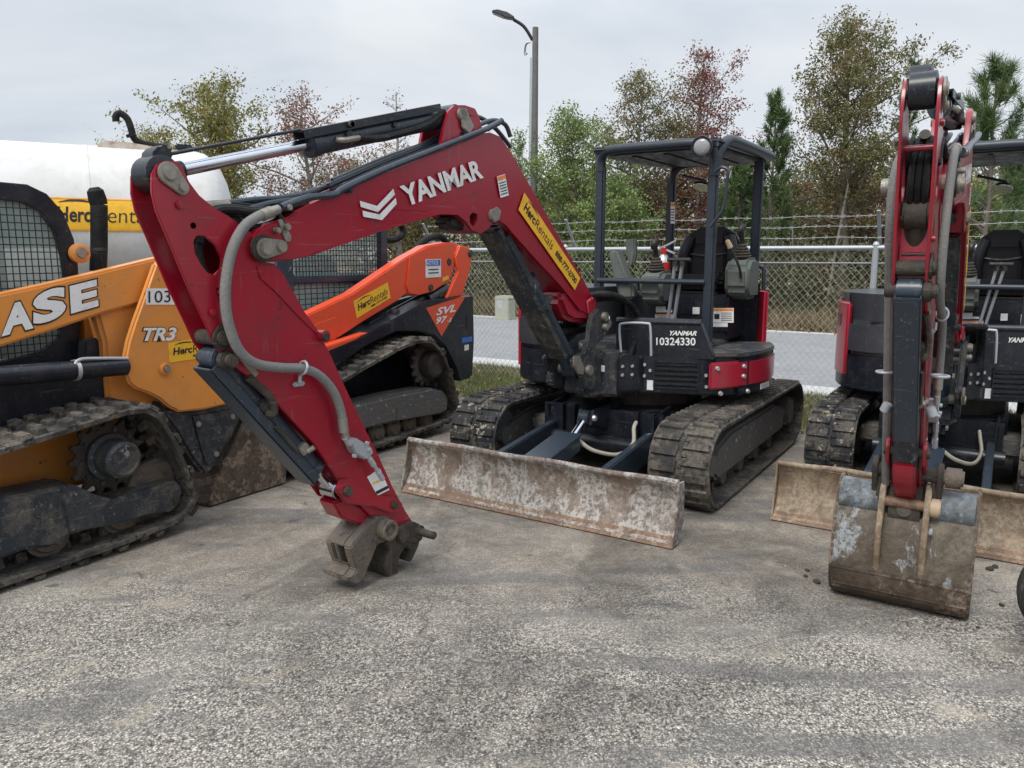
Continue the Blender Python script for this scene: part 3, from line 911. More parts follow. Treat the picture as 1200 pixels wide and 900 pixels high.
        f = MB(); f.tube([(x - 0.02, c0.y, z0 + 0.09), (x, c0.y, z0 + 0.15), (x + 0.02, c0.y, z0 + 0.21)], 0.02, 10); f.tube([(x + 0.02, c0.y - 0.005, z0 + 0.17), (x + 0.03, c0.y, z0 + 0.205), (x + 0.005, c0.y + 0.01, z0 + 0.235)], 0.027, 10)
        f.build('joystick', M['ink'], o)
        return c0
    console(767, 336, 0.19, 0.25, 0.0, 'control_console', 1)
    console(867, 325, 0.185, 0.30, -0.22, 'control_console', 1)
    # armrest / display housing, tilted
    P = T_A.xz(-0.22, [(0, 0)])
    f = MB()
    q = T_A.at(0, 0.05, [(716, 294), (727, 292), (738, 322), (746, 336), (746, 350), (730, 350), (722, 322)])
    f.prism([(p.y, p.z) for p in q], 0.0, 0.12, ax=0, bev=0.02, seg=3); f.build('armrest', M['plastic'], root)
    q = T_A.at(0, -0.2, [(732, 281), (744, 279), (745, 296), (742, 312), (737, 312)])
    f = MB(); f.prism([(p.y, p.z) for p in q], -0.25, -0.19, ax=0, bev=0.012); f.build('display', M['plastic'], root)
    # travel levers with T handles
    for k, (tx, bx_) in enumerate(((791.5, 783), (800, 790))):
        a_, b_ = T_A.p1(0, 0.15, tx, 306), T_A.p1(0, 0.0, bx_, 375)
        f = MB(); f.cyl(b_, a_, 0.0135, n=10)
        tl = f.build('travel_lever', M['zinc'], root)
        f = MB(); f.tube([a_ + Vector((0, -0.06, 0.01)), a_ + Vector((0, 0.06, 0.01))], 0.017, smooth=False); f.cyl(a_ - Vector((0, 0, 0.035)), a_, 0.022)
        f.build('handle', M['ink'], tl)
    # blade lever with tan knob
    a_, b_ = T_A.p1(0, 0.0, 855, 288), T_A.p1(0, -0.10, 868, 326)
    mid = T_A.p1(0, -0.05, 866, 312)
    f = MB(); f.tube([b_, mid, a_], 0.010, 8); bl_ = f.build('blade_lever', M['ink'], root)
    f = MB(); f.cyl(a_ + (mid - a_) * 0.12, a_ - (mid - a_) * 0.28, 0.021, 0.017, bev=0.006); f.build('knob', M['knob'], bl_)
    return root


_pc = {}
def paint_once(n, col):
    if n not in _pc: _pc[n] = paint(n, col, 0.6, (0.2, 0.17, 0.12), 0.4, 8)
    return _pc[n]
# ------------------------------------------------------------------ boom, arm, cylinders (traced in the boom's own vertical plane)
T_A = Frame(1.05, 6.10, HEAD)
FA = Frame(0.52, 5.37, math.atan2(-0.803, -0.596))
ROOT_A = make_excavator('mini_excavator', 'middle red mini excavator, its arm reaching down left to a bare coupler without a bucket', T_A, 1.83, M['blade'], '10324330', 'red mini excavators parked side by side')
ML = T_A.I @ FA.M        # boom frame inside the machine frame
YB = 0.088               # half width of the boom
YA = 0.078               # half width of the arm
fr = lambda y, L: FA.xz(y, L)
PARTS = {}


def bp(mb, name, mat, key, parent=None, ang=35):
    o = mb.build(name, M[mat] if isinstance(mat, str) else mat, parent or ROOT_A, None if parent else ML, ang)
    if not parent: PARTS.setdefault(key, []).extend(LAST)
    return o


def pin3(px, py, y=0.12): return FA.p1(1, y, px, py)

# --- boom
out = [(298, 296), (297, 282), (303, 270), (316, 262), (333, 257), (350, 246), (369, 237), (400, 224), (470, 196), (520, 176), (547, 164), (562, 157), (575, 155), (587, 160), (600, 179), (617, 209), (650, 267), (680, 320), (693, 344), (696, 358), (690, 370), (680, 364),
       (655, 334), (625, 302), (600, 274), (592, 264), (584, 259), (577, 261), (571, 268), (562, 274), (552, 270), (544, 259), (535, 252), (515, 251), (480, 261), (440, 273), (400, 287), (365, 299), (345, 304), (320, 307), (306, 306)]
bo = fr(YB, out)
slot = fr(YB, [(549, 253), (553, 249), (558, 251), (558, 259), (554, 266), (550, 262)])
f = MB(); f.prism(bo, -YB, YB, bev=0.006, holes=[slot])
boom = bp(f, 'boom', 'red', 'boom')
# raised stiffener plate along the lower bend
f = MB()
st_ = fr(YB, [(352, 303), (410, 281), (480, 256), (530, 235), (556, 229), (574, 235), (590, 250), (612, 277), (640, 308), (661, 331), (676, 349), (684, 364), (679, 364), (655, 334), (625, 302), (600, 274), (592, 264), (584, 259), (577, 261), (571, 268), (562, 274), (552, 270), (544, 259), (535, 252), (515, 251), (480, 261), (440, 273), (400, 287), (365, 299)])
for sg in (1, -1):
    a, b = sorted((sg * (YB + 0.0015), sg * (YB + 0.008)))
    f.prism(st_, a, b, bev=0.002, holes=[slot])
    f.prism(fr(YB, [(299, 296), (298, 282), (304, 271), (317, 263), (334, 258), (352, 247), (365, 299), (346, 303), (320, 306), (307, 305)]), sorted((sg * (YB + 0.002), sg * (YB + 0.012)))[0], sorted((sg * (YB + 0.002), sg * (YB + 0.012)))[1], bev=0.003)
bp(f, 'stiffener', 'red', 'boom', boom)
# foot casting, knobbly
f = MB()
f.prism(fr(YB * 0.6, [(655, 338), (690, 345), (699, 358), (694, 380), (684, 378), (668, 377), (660, 372), (652, 352)]), -0.085, 0.08, bev=0.03, seg=4)
f.prism(fr(YB, [(686, 352), (694, 344), (698, 350), (696, 366), (688, 372)]), 0.03, YB + 0.02, bev=0.02, seg=3)
bp(f, 'boom_foot', 'red_light', 'boom', boom)
# top lugs carrying the arm cylinder
f = MB()
lug = fr(YB, [(516, 178), (521, 150), (527, 130), (534, 123), (546, 123), (558, 127), (563, 137), (567, 154), (560, 160), (545, 166)])
for a, b in ((YB - 0.028, YB - 0.004), (-YB + 0.004, -YB + 0.028)): f.prism(lug, a, b, bev=0.004, holes=[fr(YB, circ(549, 138, 3, 10)[::-1])])
bp(f, 'cylinder_lug', 'red', 'boom', boom)
f = MB()
c = pin3(541, 134, YB); f.cyl((c.x, -YB - 0.01, c.z), (c.x, YB + 0.012, c.z), 0.034, bev=0.004)
f.prism(fr(YB, [(537, 126), (545, 127), (554, 148), (549, 157), (540, 150)]), YB + 0.002, YB + 0.012, bev=0.004)
bp(f, 'pin', 'pin', 'boom')
PT_APEX = Vector((c.x, 0, c.z))
# boom nose pin
f = MB()
c = pin3(313, 291, YB + 0.04); E_A = Vector((c.x, 0, c.z)); c2 = pin3(331, 289, YB + 0.04)
f.cyl((c.x, -YB - 0.06, c.z), (c.x, YB + 0.035, c.z), 0.036, bev=0.004)
d = [(c.x + (c2.x - c.x) * t, c.z + (c2.z - c.z) * t) for t in (0, 1)]
f.prism(hull(circ(d[0][0], d[0][1], 0.041, 20) + circ(d[1][0], d[1][1], 0.028, 20)), YB + 0.022, YB + 0.034, bev=0.003)
f.cyl((c2.x, YB + 0.03, c2.z), (c2.x, YB + 0.046, c2.z), 0.024, bev=0.004); f.cyl((c.x, YB + 0.03, c.z), (c.x, YB + 0.048, c.z), 0.030, bev=0.005)
bp(f, 'pin', 'pin', 'boom')
f = MB(); f.cyl((c.x, YB + 0.004, c.z), (c.x, YB + 0.022, c.z), 0.056, bev=0.004); f.cyl((c.x, -YB - 0.02, c.z), (c.x, -YB - 0.004, c.z), 0.056, bev=0.004)
bp(f, 'pin_boss', 'castdark', 'boom')
# boom lettering
def L3(px, py, y): return FA.p1(1, y, px, py)
yy = YB + 0.011
lettering('YANMAR', L3(476, 242.5, yy), L3(567, 208, yy), L3(468, 218.5, yy), M['white'], boom, 0.035, 0.0, 'lettering')
vs, fs = [], []
for q in ([(420, 236), (440, 240.5), (458, 222), (461, 228), (442, 249), (422, 242.5)], [(423.5, 246), (443, 251), (462, 232), (463, 240), (446.5, 258.5), (423, 254)]):
    vs += [L3(x, y, yy) for x, y in q]
# chevrons: each is two slanted bars meeting at the foot
def bar(q, par): decal([L3(x, y, YB) for x, y in q], M['white'], par, 'emblem', 0.0108, flip=(Vector((q[1][0]-q[0][0], q[1][1]-q[0][1], 0)).cross(Vector((q[-1][0]-q[0][0], q[-1][1]-q[0][1], 0))).z > 0))
bar([(440, 241.5), (441, 248.5), (421, 242.5), (420, 235.5)], boom); bar([(441, 248.5), (440, 241.5), (459, 221.5), (461, 228)], boom)
bar([(443, 251.5), (446, 258), (424, 254), (423, 247)], boom); bar([(446, 258), (443, 251.5), (462, 232), (463, 239)], boom)
warning([L3(585, 232, YB), L3(594.5, 229, YB), L3(590, 204, YB), L3(580.5, 207, YB)], boom, 1, 0.011)
rental_sign([L3(606, 246, YB), L3(672, 340, YB), L3(678.5, 326, YB), L3(613, 226, YB)], boom, stacked=False, off=0.011)
# bolts and welds on the boom
f = MB()
for x, y in ((532, 122),): pass
c = pin3(577, 252, YB + 0.01); PC_A = Vector((c.x, 0, c.z))
f.cyl((c.x, -YB - 0.02, c.z), (c.x, YB + 0.024, c.z), 0.033, bev=0.005); f.prism(fr(YB, [(571, 257), (573, 246), (580, 242), (585, 247), (583, 257), (577, 261)]), YB + 0.008, YB + 0.018, bev=0.004)
bp(f, 'pin', 'pin', 'boom')
# rubber lamp / work light under the boom
f = MB(); q = fr(0.03, [(519, 258), (522, 268), (536, 271), (549, 267), (546, 259), (536, 252), (524, 252)]); f.prism(q, -0.05, 0.06, bev=0.02, seg=3); bp(f, 'boom_light', 'ink', 'boom')

# --- boom cylinder
a, b = pin3(579, 258, 0.0), pin3(670, 432, 0.0)
PB_A = Vector((b.x, 0, b.z)); d = (b - a).normalized(); Lc = (b - a).length
f = MB(); f.cyl(a + d * Lc * 0.36, b - d * 0.05, 0.062, bev=0.01); f.cyl((b.x, -0.06, b.z), (b.x, 0.06, b.z), 0.06, bev=0.008)
f.cyl(a + d * Lc * 0.35, a + d * Lc * 0.42, 0.07, bev=0.012); f.cyl(a + d * Lc * 0.33, a + d * Lc * 0.36, 0.048, bev=0.008)
bcy = bp(f, 'boom_cylinder', 'slate', 'bcyl')
f = MB(); f.cyl(a, a + d * Lc * 0.4, 0.028); f.cyl((a.x, -0.055, a.z), (a.x, 0.055, a.z), 0.048, bev=0.006); bp(f, 'rod', 'chrome', 'bcyl', bcy)
# guard plate on the front of the cylinder
pr = Vector((-d.z, 0, d.x))
if pr.x < 0: pr = -pr
def along(t, o, y): v = a + d * Lc * t + pr * o; return Vector((v.x, y, v.z))
f = MB()
g0, g1 = a + d * Lc * 0.02, a + d * Lc * 0.86
ang_ = math.atan2(d.z, d.x)
RM = Matrix.Rotation(-ang_, 4, 'Y')
f.box(a + d * Lc * 0.43 + pr * 0.085, (Lc * 0.84, 0.15, 0.010), RM, bev=0.003)
f.box(a + d * Lc * 0.43 + pr * 0.07 + Vector((0, 0.07, 0)), (Lc * 0.84, 0.008, 0.036), RM); f.box(a + d * Lc * 0.43 + pr * 0.07 - Vector((0, 0.07, 0)), (Lc * 0.84, 0.008, 0.036), RM)
f.box(a + d * Lc * 0.24 + pr * 0.045 + Vector((0, 0.07, 0)), (Lc * 0.34, 0.008, 0.07), RM)
bp(f, 'guard_plate', 'black_dusty', 'bcyl', bcy)
f = MB(); f.box(along(0.52, -0.0, 0.0), (0.03, 0.16, 0.15), RM, bev=0.004); f.cyl(along(0.53, 0.02, 0.08), along(0.53, 0.02, 0.10), 0.02); bp(f, 'clamp', 'black_dusty', 'bcyl', bcy)
f = MB(); f.cyl((b.x, -0.14, b.z), (b.x, 0.155, b.z), 0.036, bev=0.005); f.prism(FA.xz(0.13, [(670, 417), (677, 417), (682, 430), (681, 439), (675, 438), (670, 428)]), 0.135, 0.15, bev=0.004)
bp(f, 'pin', 'pin', 'swing')

# --- swing bracket
f = MB()
ear = [(690, 380), (693, 368), (701, 361), (709, 362), (713, 372), (712, 388), (706, 398), (698, 404), (695, 430), (698, 452), (690, 458), (682, 454), (680, 440), (672, 432), (670, 422), (676, 416), (684, 412), (688, 398)]
e1 = FA.xz(0.12, ear)
f.prism(e1, 0.095, 0.13, bev=0.01, seg=3); f.prism(e1, -0.13, -0.095, bev=0.01, seg=3)
fx = FA.xz(0.0, [(697, 378)])[0]; F_A = Vector((fx[0], 0, fx[1]))
pb = (PB_A.x, PB_A.z)
f.prism([(pb[0] - 0.03, 0.66), (pb[0] - 0.05, pb[1] - 0.05), (pb[0] - 0.12, pb[1] + 0.12), (pb[0] - 0.3, pb[1] + 0.1), (pb[0] - 0.34, 0.66)], -0.1, 0.1, bev=0.02)
f.cyl((pb[0] - 0.22, 0, 0.62), (pb[0] - 0.22, 0, 0.95), 0.11, bev=0.02)
f.prism([(pb[0] - 0.02, 0.68), (pb[0] + 0.03, 0.72), (pb[0] + 0.02, 0.80), (pb[0] - 0.08, 0.84), (pb[0] - 0.2, 0.84), (pb[0] - 0.2, 0.68)], -0.2, -0.1, bev=0.015)
bp(f, 'swing_bracket', 'black_dusty', 'swing')
f = MB()
for (px, py, r) in ((708.5, 371, 0.032), (709.5, 383, 0.026)):
    c = pin3(px, py, 0.14); f.cyl((c.x, 0.12, c.z), (c.x, 0.16, c.z), r, bev=0.006)
f.cyl((F_A.x, -0.12, F_A.z), (F_A.x, 0.12, F_A.z), 0.03)
bp(f, 'pin', 'pin', 'swing')

# --- arm: two cheek plates above, a box below
armo = [(178, 204), (184, 193), (195, 188), (207, 189), (215, 197), (222, 213), (234, 229), (252, 244), (268, 253), (280, 262), (293, 272), (300, 288), (306, 306), (322, 309), (333, 322), (346, 345), (357, 365), (372, 386), (386, 412), (404, 452), (422, 490), (443, 532), (461, 572), (476, 600), (484, 612), (476, 622), (452, 620), (436, 606), (412, 582), (390, 552), (368, 520), (345, 495), (318, 466), (290, 440), (268, 424), (252, 405), (240, 378), (221, 338), (200, 287), (183, 247), (178, 225)]
hole = [(227, 283), (231, 276), (240, 277), (252, 287), (260, 303), (259, 314), (252, 322), (244, 320), (236, 310), (229, 297)]
hole2 = [(254, 342), (259, 337), (265, 350), (266, 366), (262, 370), (256, 356)]
up = fr(YA, armo)
h1, h2 = fr(YA, hole), fr(YA, hole2)
f = MB()
for a_, b_ in ((YA - 0.014, YA), (-YA, -YA + 0.014)): f.prism(up, a_, b_, bev=0.003, holes=[h1, h2])
low = fr(YA, [(262, 340), (300, 330), (333, 326), (357, 367), (386, 414), (422, 492), (461, 574), (478, 608), (452, 616), (436, 603), (412, 579), (368, 517), (318, 463), (272, 424)])
f.prism(low, -YA + 0.016, YA - 0.016, bev=0.003)
ba = FA.xz(YA, [(220, 213), (235, 231), (252, 246), (268, 255), (292, 276), (288, 280), (264, 260), (248, 251), (230, 236), (216, 218)])
arm = bp(f, 'arm', 'red', 'arm')
f = MB()
# front-side web between the plates, seen from the open side
w1 = fr(0, [(205, 275), (250, 375), (262, 398), (258, 402), (246, 380), (201, 280)])
c = FA.xz(0, [(213, 265), (243, 340)])
for x, z in c: f.cyl((x, -YA, z), (x, YA, z), 0.012)
f.prism(fr(0.0, [(262, 262), (290, 276), (286, 282), (258, 267)]), -YA + 0.015, YA - 0.015)
bp(f, 'arm_braces', 'red', 'arm', arm)
# doubler plates: around the pivot and along the spine
f = MB()
dbl = fr(YA, [(300, 312), (320, 311), (331, 323), (345, 347), (356, 367), (370, 388), (381, 402), (350, 372), (322, 342), (304, 326)])
f.prism(dbl, YA + 0.001, YA + 0.006, bev=0.002)
db2 = fr(YA, [(188, 196), (204, 193), (214, 202), (221, 216), (234, 232), (250, 247), (268, 257), (284, 270), (286, 300), (283, 330), (276, 290), (262, 268), (240, 252), (222, 236), (206, 222), (190, 214)])
bp(f, 'doubler', 'red', 'arm', arm)
f = MB()
c = pin3(200, 203, YA + 0.02); PT_A = Vector((c.x, 0, c.z)); c2 = pin3(215.5, 219.5, YA + 0.02)
f.prism(hull(circ(c.x, c.z, 0.042, 20) + circ(c2.x, c2.z, 0.027, 20)), YA + 0.003, YA + 0.014, bev=0.003)
f.cyl((c.x, -YA - 0.01, c.z), (c.x, YA + 0.022, c.z), 0.026, bev=0.004); f.cyl((c2.x, YA + 0.01, c2.z), (c2.x, YA + 0.026, c2.z), 0.016, bev=0.003)
f.prism(hull(circ(c.x, c.z, 0.042, 20) + circ(c2.x, c2.z, 0.027, 20)), -YA - 0.014, -YA - 0.003, bev=0.003)
bp(f, 'pin', 'pin', 'arm')
f = MB()
for px, py, r in ((210, 240, 0.015), (248, 366, 0.014), (246, 383, 0.0), ):
    if r:
        c = pin3(px, py, YA); f.cyl((c.x, YA, c.z), (c.x, YA + 0.016, c.z), r, bev=0.004)
c = pin3(382, 394, YA + 0.03); f.cyl((c.x, YA - 0.02, c.z), (c.x, YA + 0.035, c.z), 0.026, bev=0.005)
bp(f, 'bosses', 'red', 'arm', arm)
f = MB(); c = pin3(384, 395, YA + 0.05); f.cyl((c.x, YA + 0.03, c.z), (c.x, YA + 0.045, c.z), 0.018, bev=0.003)
c = pin3(263, 397, YA + 0.02); f.prism(hull(circ(c.x, c.z, 0.045, 18) + circ(c.x + 0.0, c.z + 0.04, 0.02, 10)), YA + 0.002, YA + 0.014, bev=0.003); f.cyl((c.x, -YA, c.z), (c.x, YA + 0.03, c.z), 0.03, bev=0.005)
c = pin3(275, 423, YA + 0.05); PQ_A = Vector((c.x, 0, c.z))
f.cyl((c.x, -YA - 0.03, c.z), (c.x, YA + 0.045, c.z), 0.027, bev=0.005); f.cyl((c.x, YA - 0.02, c.z), (c.x, YA + 0.02, c.z), 0.040, bev=0.006)
bp(f, 'pin', 'castdark', 'arm')
# black hoses seen through the arm
f = MB()
for o in (-0.03, 0.0, 0.03):
    f.tube([(p.x, o, p.z) for p in FA.at(1, 0, [(268, 262), (240, 268), (228, 288), (234, 318), (262, 352), (288, 372)])], 0.017, 8)
bp(f, 'inner_hoses', 'hose_black', 'arm')
# arm sticker
decal([L3(442, 581, YA), L3(456, 574, YA), L3(445, 549, YA), L3(430, 559, YA)], M['white'], arm, 'sticker', 0.002)
decal([L3(441, 579, YA), L3(455, 572, YA), L3(453.6, 569, YA), L3(439.6, 576, YA)], M['ink'], arm, 'print', 0.004)
decal([L3(436.5, 567, YA), L3(447.5, 562.5, YA), L3(446.8, 561, YA), L3(435.6, 565.5, YA)], M['yellow'], arm, 'print', 0.004)
# head block at the arm top (cylinder rod eye)
f = MB()
c = PT_A
f.lathe([(-0.058, 0.05), (-0.052, 0.068), (0.052, 0.068), (0.058, 0.05)], (c.x, 0, c.z), (0, 1, 0), 24)
q = FA.xz(0, [(176, 178), (184, 170), (196, 171), (200, 180), (196, 190), (186, 196), (174, 192)])
f.prism(q, -0.07, 0.03, bev=0.012); f.prism(FA.xz(0, [(172, 200), (186, 192), (188, 212), (176, 216)]), -0.05, 0.05, bev=0.01)
bp(f, 'rod_eye', 'black', 'acyl', None)

# --- arm cylinder
a, b = PT_APEX.copy(), PT_A.copy()
d = (b - a).normalized(); Lc = (b - a).length
qa = pin3(372, 176, 0.05)
tt = ((Vector((qa.x, 0, qa.z)) - a).dot(d)) / Lc
f = MB(); f.cyl(a + d * 0.05, a + d * Lc * tt, 0.052, bev=0.004); f.cyl((a.x, -0.055, a.z), (a.x, 0.055, a.z), 0.055, bev=0.006); f.cyl(a + d * Lc * (tt - 0.03), a + d * (Lc * tt + 0.01), 0.058, bev=0.004)
acy = bp(f, 'arm_cylinder', 'slate', 'acyl')
f = MB(); f.cyl(a + d * Lc * tt, b - d * 0.05, 0.025); bp(f, 'rod', 'chrome', 'acyl', acy)
pr = Vector((-d.z, 0, d.x))
if pr.z < 0: pr = -pr
f = MB(); f.cyl(a + d * (Lc * 0.955 - 0.03), a + d * Lc * 0.955, 0.034); 
ang_ = math.atan2(d.z, d.x); RM = Matrix.Rotation(-ang_, 4, 'Y')
g0, g1 = pin3(505, 124, 0), pin3(345, 155, 0)
gm = (g0 + g1) / 2; gd = (g1 - g0)
RG = Matrix.Rotation(-math.atan2(gd.z, gd.x), 4, 'Y')
f.box(Vector((gm.x, 0.03, gm.z)), (gd.length, 0.075, 0.008), RG, bev=0.002); f.box(Vector((gm.x, 0.065, gm.z - 0.014)), (gd.length, 0.006, 0.035), RG); f.box(Vector((gm.x, -0.005, gm.z - 0.014)), (gd.length, 0.006, 0.035), RG)
bp(f, 'guard_plate', 'black', 'acyl', acy)
f = MB()
s0, s1 = pin3(352, 152, 0.02), pin3(196, 181, 0.02)
f.cyl(s0, s1, 0.007, n=8); f.cyl(s0 + Vector((0, -0.04, 0)), s1 + Vector((0, -0.04, 0)), 0.005, n=8)
bp(f, 'guide_rod', 'black', 'acyl', acy)
f = MB()
cc = a + d * Lc * (tt - 0.12)
f.cyl(cc - Vector((0, 0.02, 0)) + pr * 0.05, cc + Vector((0, 0.085, 0)) + pr * 0.05, 0.012); f.cyl(cc + Vector((0, 0.07, 0)) + pr * 0.052, cc + Vector((0, 0.085, 0)) + pr * 0.052, 0.016)
cl = [cc + (pr * math.cos(t) + Vector((0, 1, 0)) * math.sin(t)) * 0.058 for t in np.linspace(-2.2, 2.2, 14)]
f.tube(cl, 0.009, 8, smooth=False)
for u, dy in ((0.28, 0.05), (0.46, 0.05)): f.cyl(a + d * Lc * u + Vector((0, 0.045, 0.01)), a + d * Lc * u + Vector((0, 0.062, 0.012)), 0.013)
bp(f, 'clamps', 'black_dusty', 'acyl', acy)
f = MB(); v = a + d * Lc * (tt - 0.07); f.tube([v + Vector((0, 0.05, 0.0)), v - d * 0.03 + Vector((0, 0.075, -0.01)), v - d * 0.12 + Vector((0, 0.072, -0.012))], 0.013, 8); bp(f, 'fitting', 'pin', 'acyl', acy)
f = MB(); f.tube([v - d * 0.12 + Vector((0, 0.072, -0.012)), a + d * Lc * 0.34 + Vector((0, 0.07, -0.035)), a + d * Lc * 0.16 + Vector((0, 0.065, -0.02)), a + d * Lc * 0.06 + Vector((0, 0.05, 0.03))], 0.017, 8); bp(f, 'cylinder_hose', 'hose_black', 'acyl', acy)

# --- bucket cylinder along the back of the arm
a = PQ_A.copy(); q = pin3(405, 577, 0.09); PL_A = Vector((q.x, 0, q.z)); b = PL_A
d = (b - a).normalized(); Lc = (b - a).length
q = pin3(412, 556, 0.0)
f = MB(); f.cyl(a + d * 0.0, a + d * Lc * 0.80, 0.046, bev=0.006); f.cyl((a.x, -0.055, a.z), (a.x, 0.055, a.z), 0.05, bev=0.006); f.cyl(a + d * Lc * 0.77, a + d * Lc * 0.83, 0.052, bev=0.006)
qcy = bp(f, 'bucket_cylinder', 'slate', 'arm')
f = MB(); f.cyl(a + d * Lc * 0.8, b, 0.024); f.cyl((b.x, -0.05, b.z), (b.x, 0.05, b.z), 0.045, bev=0.006); bp(f, 'rod', 'chrome', 'arm', qcy)
pr = Vector((-d.z, 0, d.x))
if pr.x < 0: pr = -pr
RM = Matrix.Rotation(-math.atan2(d.z, d.x), 4, 'Y')
f = MB()
f.box(a + d * Lc * 0.41 + pr * 0.072, (Lc * 0.86, 0.12, 0.010), RM, bev=0.003)
for y in (-0.056, 0.056): f.box(a + d * Lc * 0.41 + pr * 0.052 + Vector((0, y, 0)), (Lc * 0.84, 0.008, 0.05), RM, bev=0.002)
bp(f, 'guard_plate', 'slate', 'arm', qcy)
f = MB(); f.tube([a + d * 0.12 - pr * 0.02 + Vector((0, 0.07, 0)), a + d * 0.25 - pr * 0.03 + Vector((0, 0.085, 0)), a + d * 0.32 + Vector((0, 0.08, 0)), a + d * 0.30 + pr * 0.02 + Vector((0, 0.06, 0))], 0.017, 8)
f.box(a + d * 0.3 + Vector((0, 0.055, 0)), (0.09, 0.04, 0.05), RM, bev=0.008)
f.tube([a + d * 0.38 + pr * 0.03 + Vector((0, 0.07, 0)), a + d * Lc * 0.62 + pr * 0.03 + Vector((0, 0.065, 0))], 0.010, 8, smooth=False)
bp(f, 'fittings', 'castdark', 'arm', qcy)
f = MB(); f.box(a + d * Lc * 0.64 + pr * 0.0 + Vector((0, 0.055, 0)), (0.045, 0.04, 0.05), RM, bev=0.006); f.cyl(a + d * Lc * 0.66 + Vector((0, 0.07, 0)), a + d * Lc * 0.66 + Vector((0, 0.09, 0)) - pr * 0.03, 0.012)
f.tube([a + d * 0.0 - pr * 0.055 + Vector((0, 0.07, 0)), a + d * 0.14 - pr * 0.05 + Vector((0, 0.075, 0))], 0.016, 8, smooth=False)
bp(f, 'fittings', 'pin', 'arm', qcy)

# --- links
tipq = pin3(457, 621, YA + 0.05); TIP_A = Vector((tipq.x, 0, tipq.z))
idl = pin3(463, 591, YA + 0.01)
f = MB()
for sg in (1, -1):
    y0 = sg * (YA + 0.006); y1 = sg * (YA + 0.024)
    a_, b_ = sorted((y0, y1))
    f.prism(FA.xz(YA + 0.02, [(393, 574), (398, 563), (409, 560), (421, 568), (440, 580), (462, 582), (472, 590), (469, 600), (458, 602), (438, 594), (418, 592), (404, 590)]), a_, b_, bev=0.006)
bp(f, 'idler_link', 'red', 'arm')
f = MB()
for (px, py, r) in ((408, 576, 0.024), (463, 592, 0.02)):
    c = pin3(px, py, YA + 0.03); f.cyl((c.x, -YA - 0.04, c.z), (c.x, YA + 0.04, c.z), r, bev=0.004)
bp(f, 'pin', 'castdark', 'arm')
f = MB(); f.prism(FA.xz(0.03, [(386, 588), (398, 584), (420, 592), (436, 603), (428, 618), (412, 612), (396, 606)]), -0.06, 0.055, bev=0.01)
bp(f, 'bucket_link', 'red', 'arm')

# --- coupler: a casting with two jaws, worn and muddy in front, dark behind
c = pin3(455, 621, 0.0)
LJ = [(443, 604), (434, 613), (414, 637), (411, 643), (414, 655), (419, 668), (412, 678), (406, 677), (406, 681), (414, 684), (421, 685), (428, 675), (435, 658), (443, 638), (450, 636), (461, 626), (464, 614), (455, 606)]
RJ = [(468, 617), (484, 611), (492, 615), (495, 622), (493, 632), (491, 640), (487, 649), (482, 659), (475, 657), (482, 645), (476, 641), (470, 650), (466, 664), (467, 677), (462, 681), (454, 675), (452, 662), (456, 645), (451, 637), (460, 626)]
f = MB(); f.prism(FA.xz(0.10, RJ), -0.10, 0.10, bev=0.006, seg=2)
f.prism(FA.xz(0.10, [(468, 617), (484, 611), (492, 615), (495, 622), (493, 632), (487, 636), (470, 634), (462, 627)]), 0.08, 0.115, bev=0.006)
cp = bp(f, 'coupler', 'castdark', 'coupler')
f = MB()
f.prism(FA.xz(0.10, LJ), 0.045, 0.10, bev=0.006, seg=2); f.prism(FA.xz(0.10, LJ), -0.085, -0.04, bev=0.006, seg=2)
# front web between the two cheeks, with slots left open
f.prism(FA.xz(0.10, [(434, 613), (414, 637), (411, 643), (420, 646), (440, 622)]), -0.05, 0.045, bev=0.004)
f.prism(FA.xz(0.10, [(417, 662), (419, 668), (412, 678), (406, 677), (406, 681), (414, 684), (421, 685), (428, 672)]), -0.05, 0.045, bev=0.004)
f.prism(FA.xz(0.10, [(411, 643), (417, 664), (426, 664), (420, 646)]), -0.025, 0.0, bev=0.003)
bp(f, 'coupler_jaw', 'castmud', 'coupler', cp)
f = MB(); f.cyl((c.x, -0.12, c.z), (c.x, 0.12, c.z), 0.045, bev=0.006); bp(f, 'cross_tube', 'castdark', 'coupler', cp)
c = pin3(455, 621, 0.13)
f = MB()
f.lathe([(0, 0.05), (0.0, 0.052), (0.045, 0.052), (0.05, 0.048), (0.05, 0.034), (0.036, 0.03)], (c.x - 0.0, YA + 0.024, c.z), (0, 1, 0), 26)
f.cyl((c.x, YA + 0.02, c.z), (c.x, YA + 0.066, c.z), 0.018, bev=0.004)
bp(f, 'pin_collar', 'castmud', 'coupler', cp)
f = MB(); c = pin3(492, 623, 0.12); f.cyl((c.x, 0.10, c.z), (c.x, 0.225, c.z), 0.021, bev=0.005); f.cyl((c.x, 0.10, c.z), (c.x, 0.13, c.z), 0.034, bev=0.006)
bp(f, 'coupler_pin', 'castdark', 'coupler', cp)

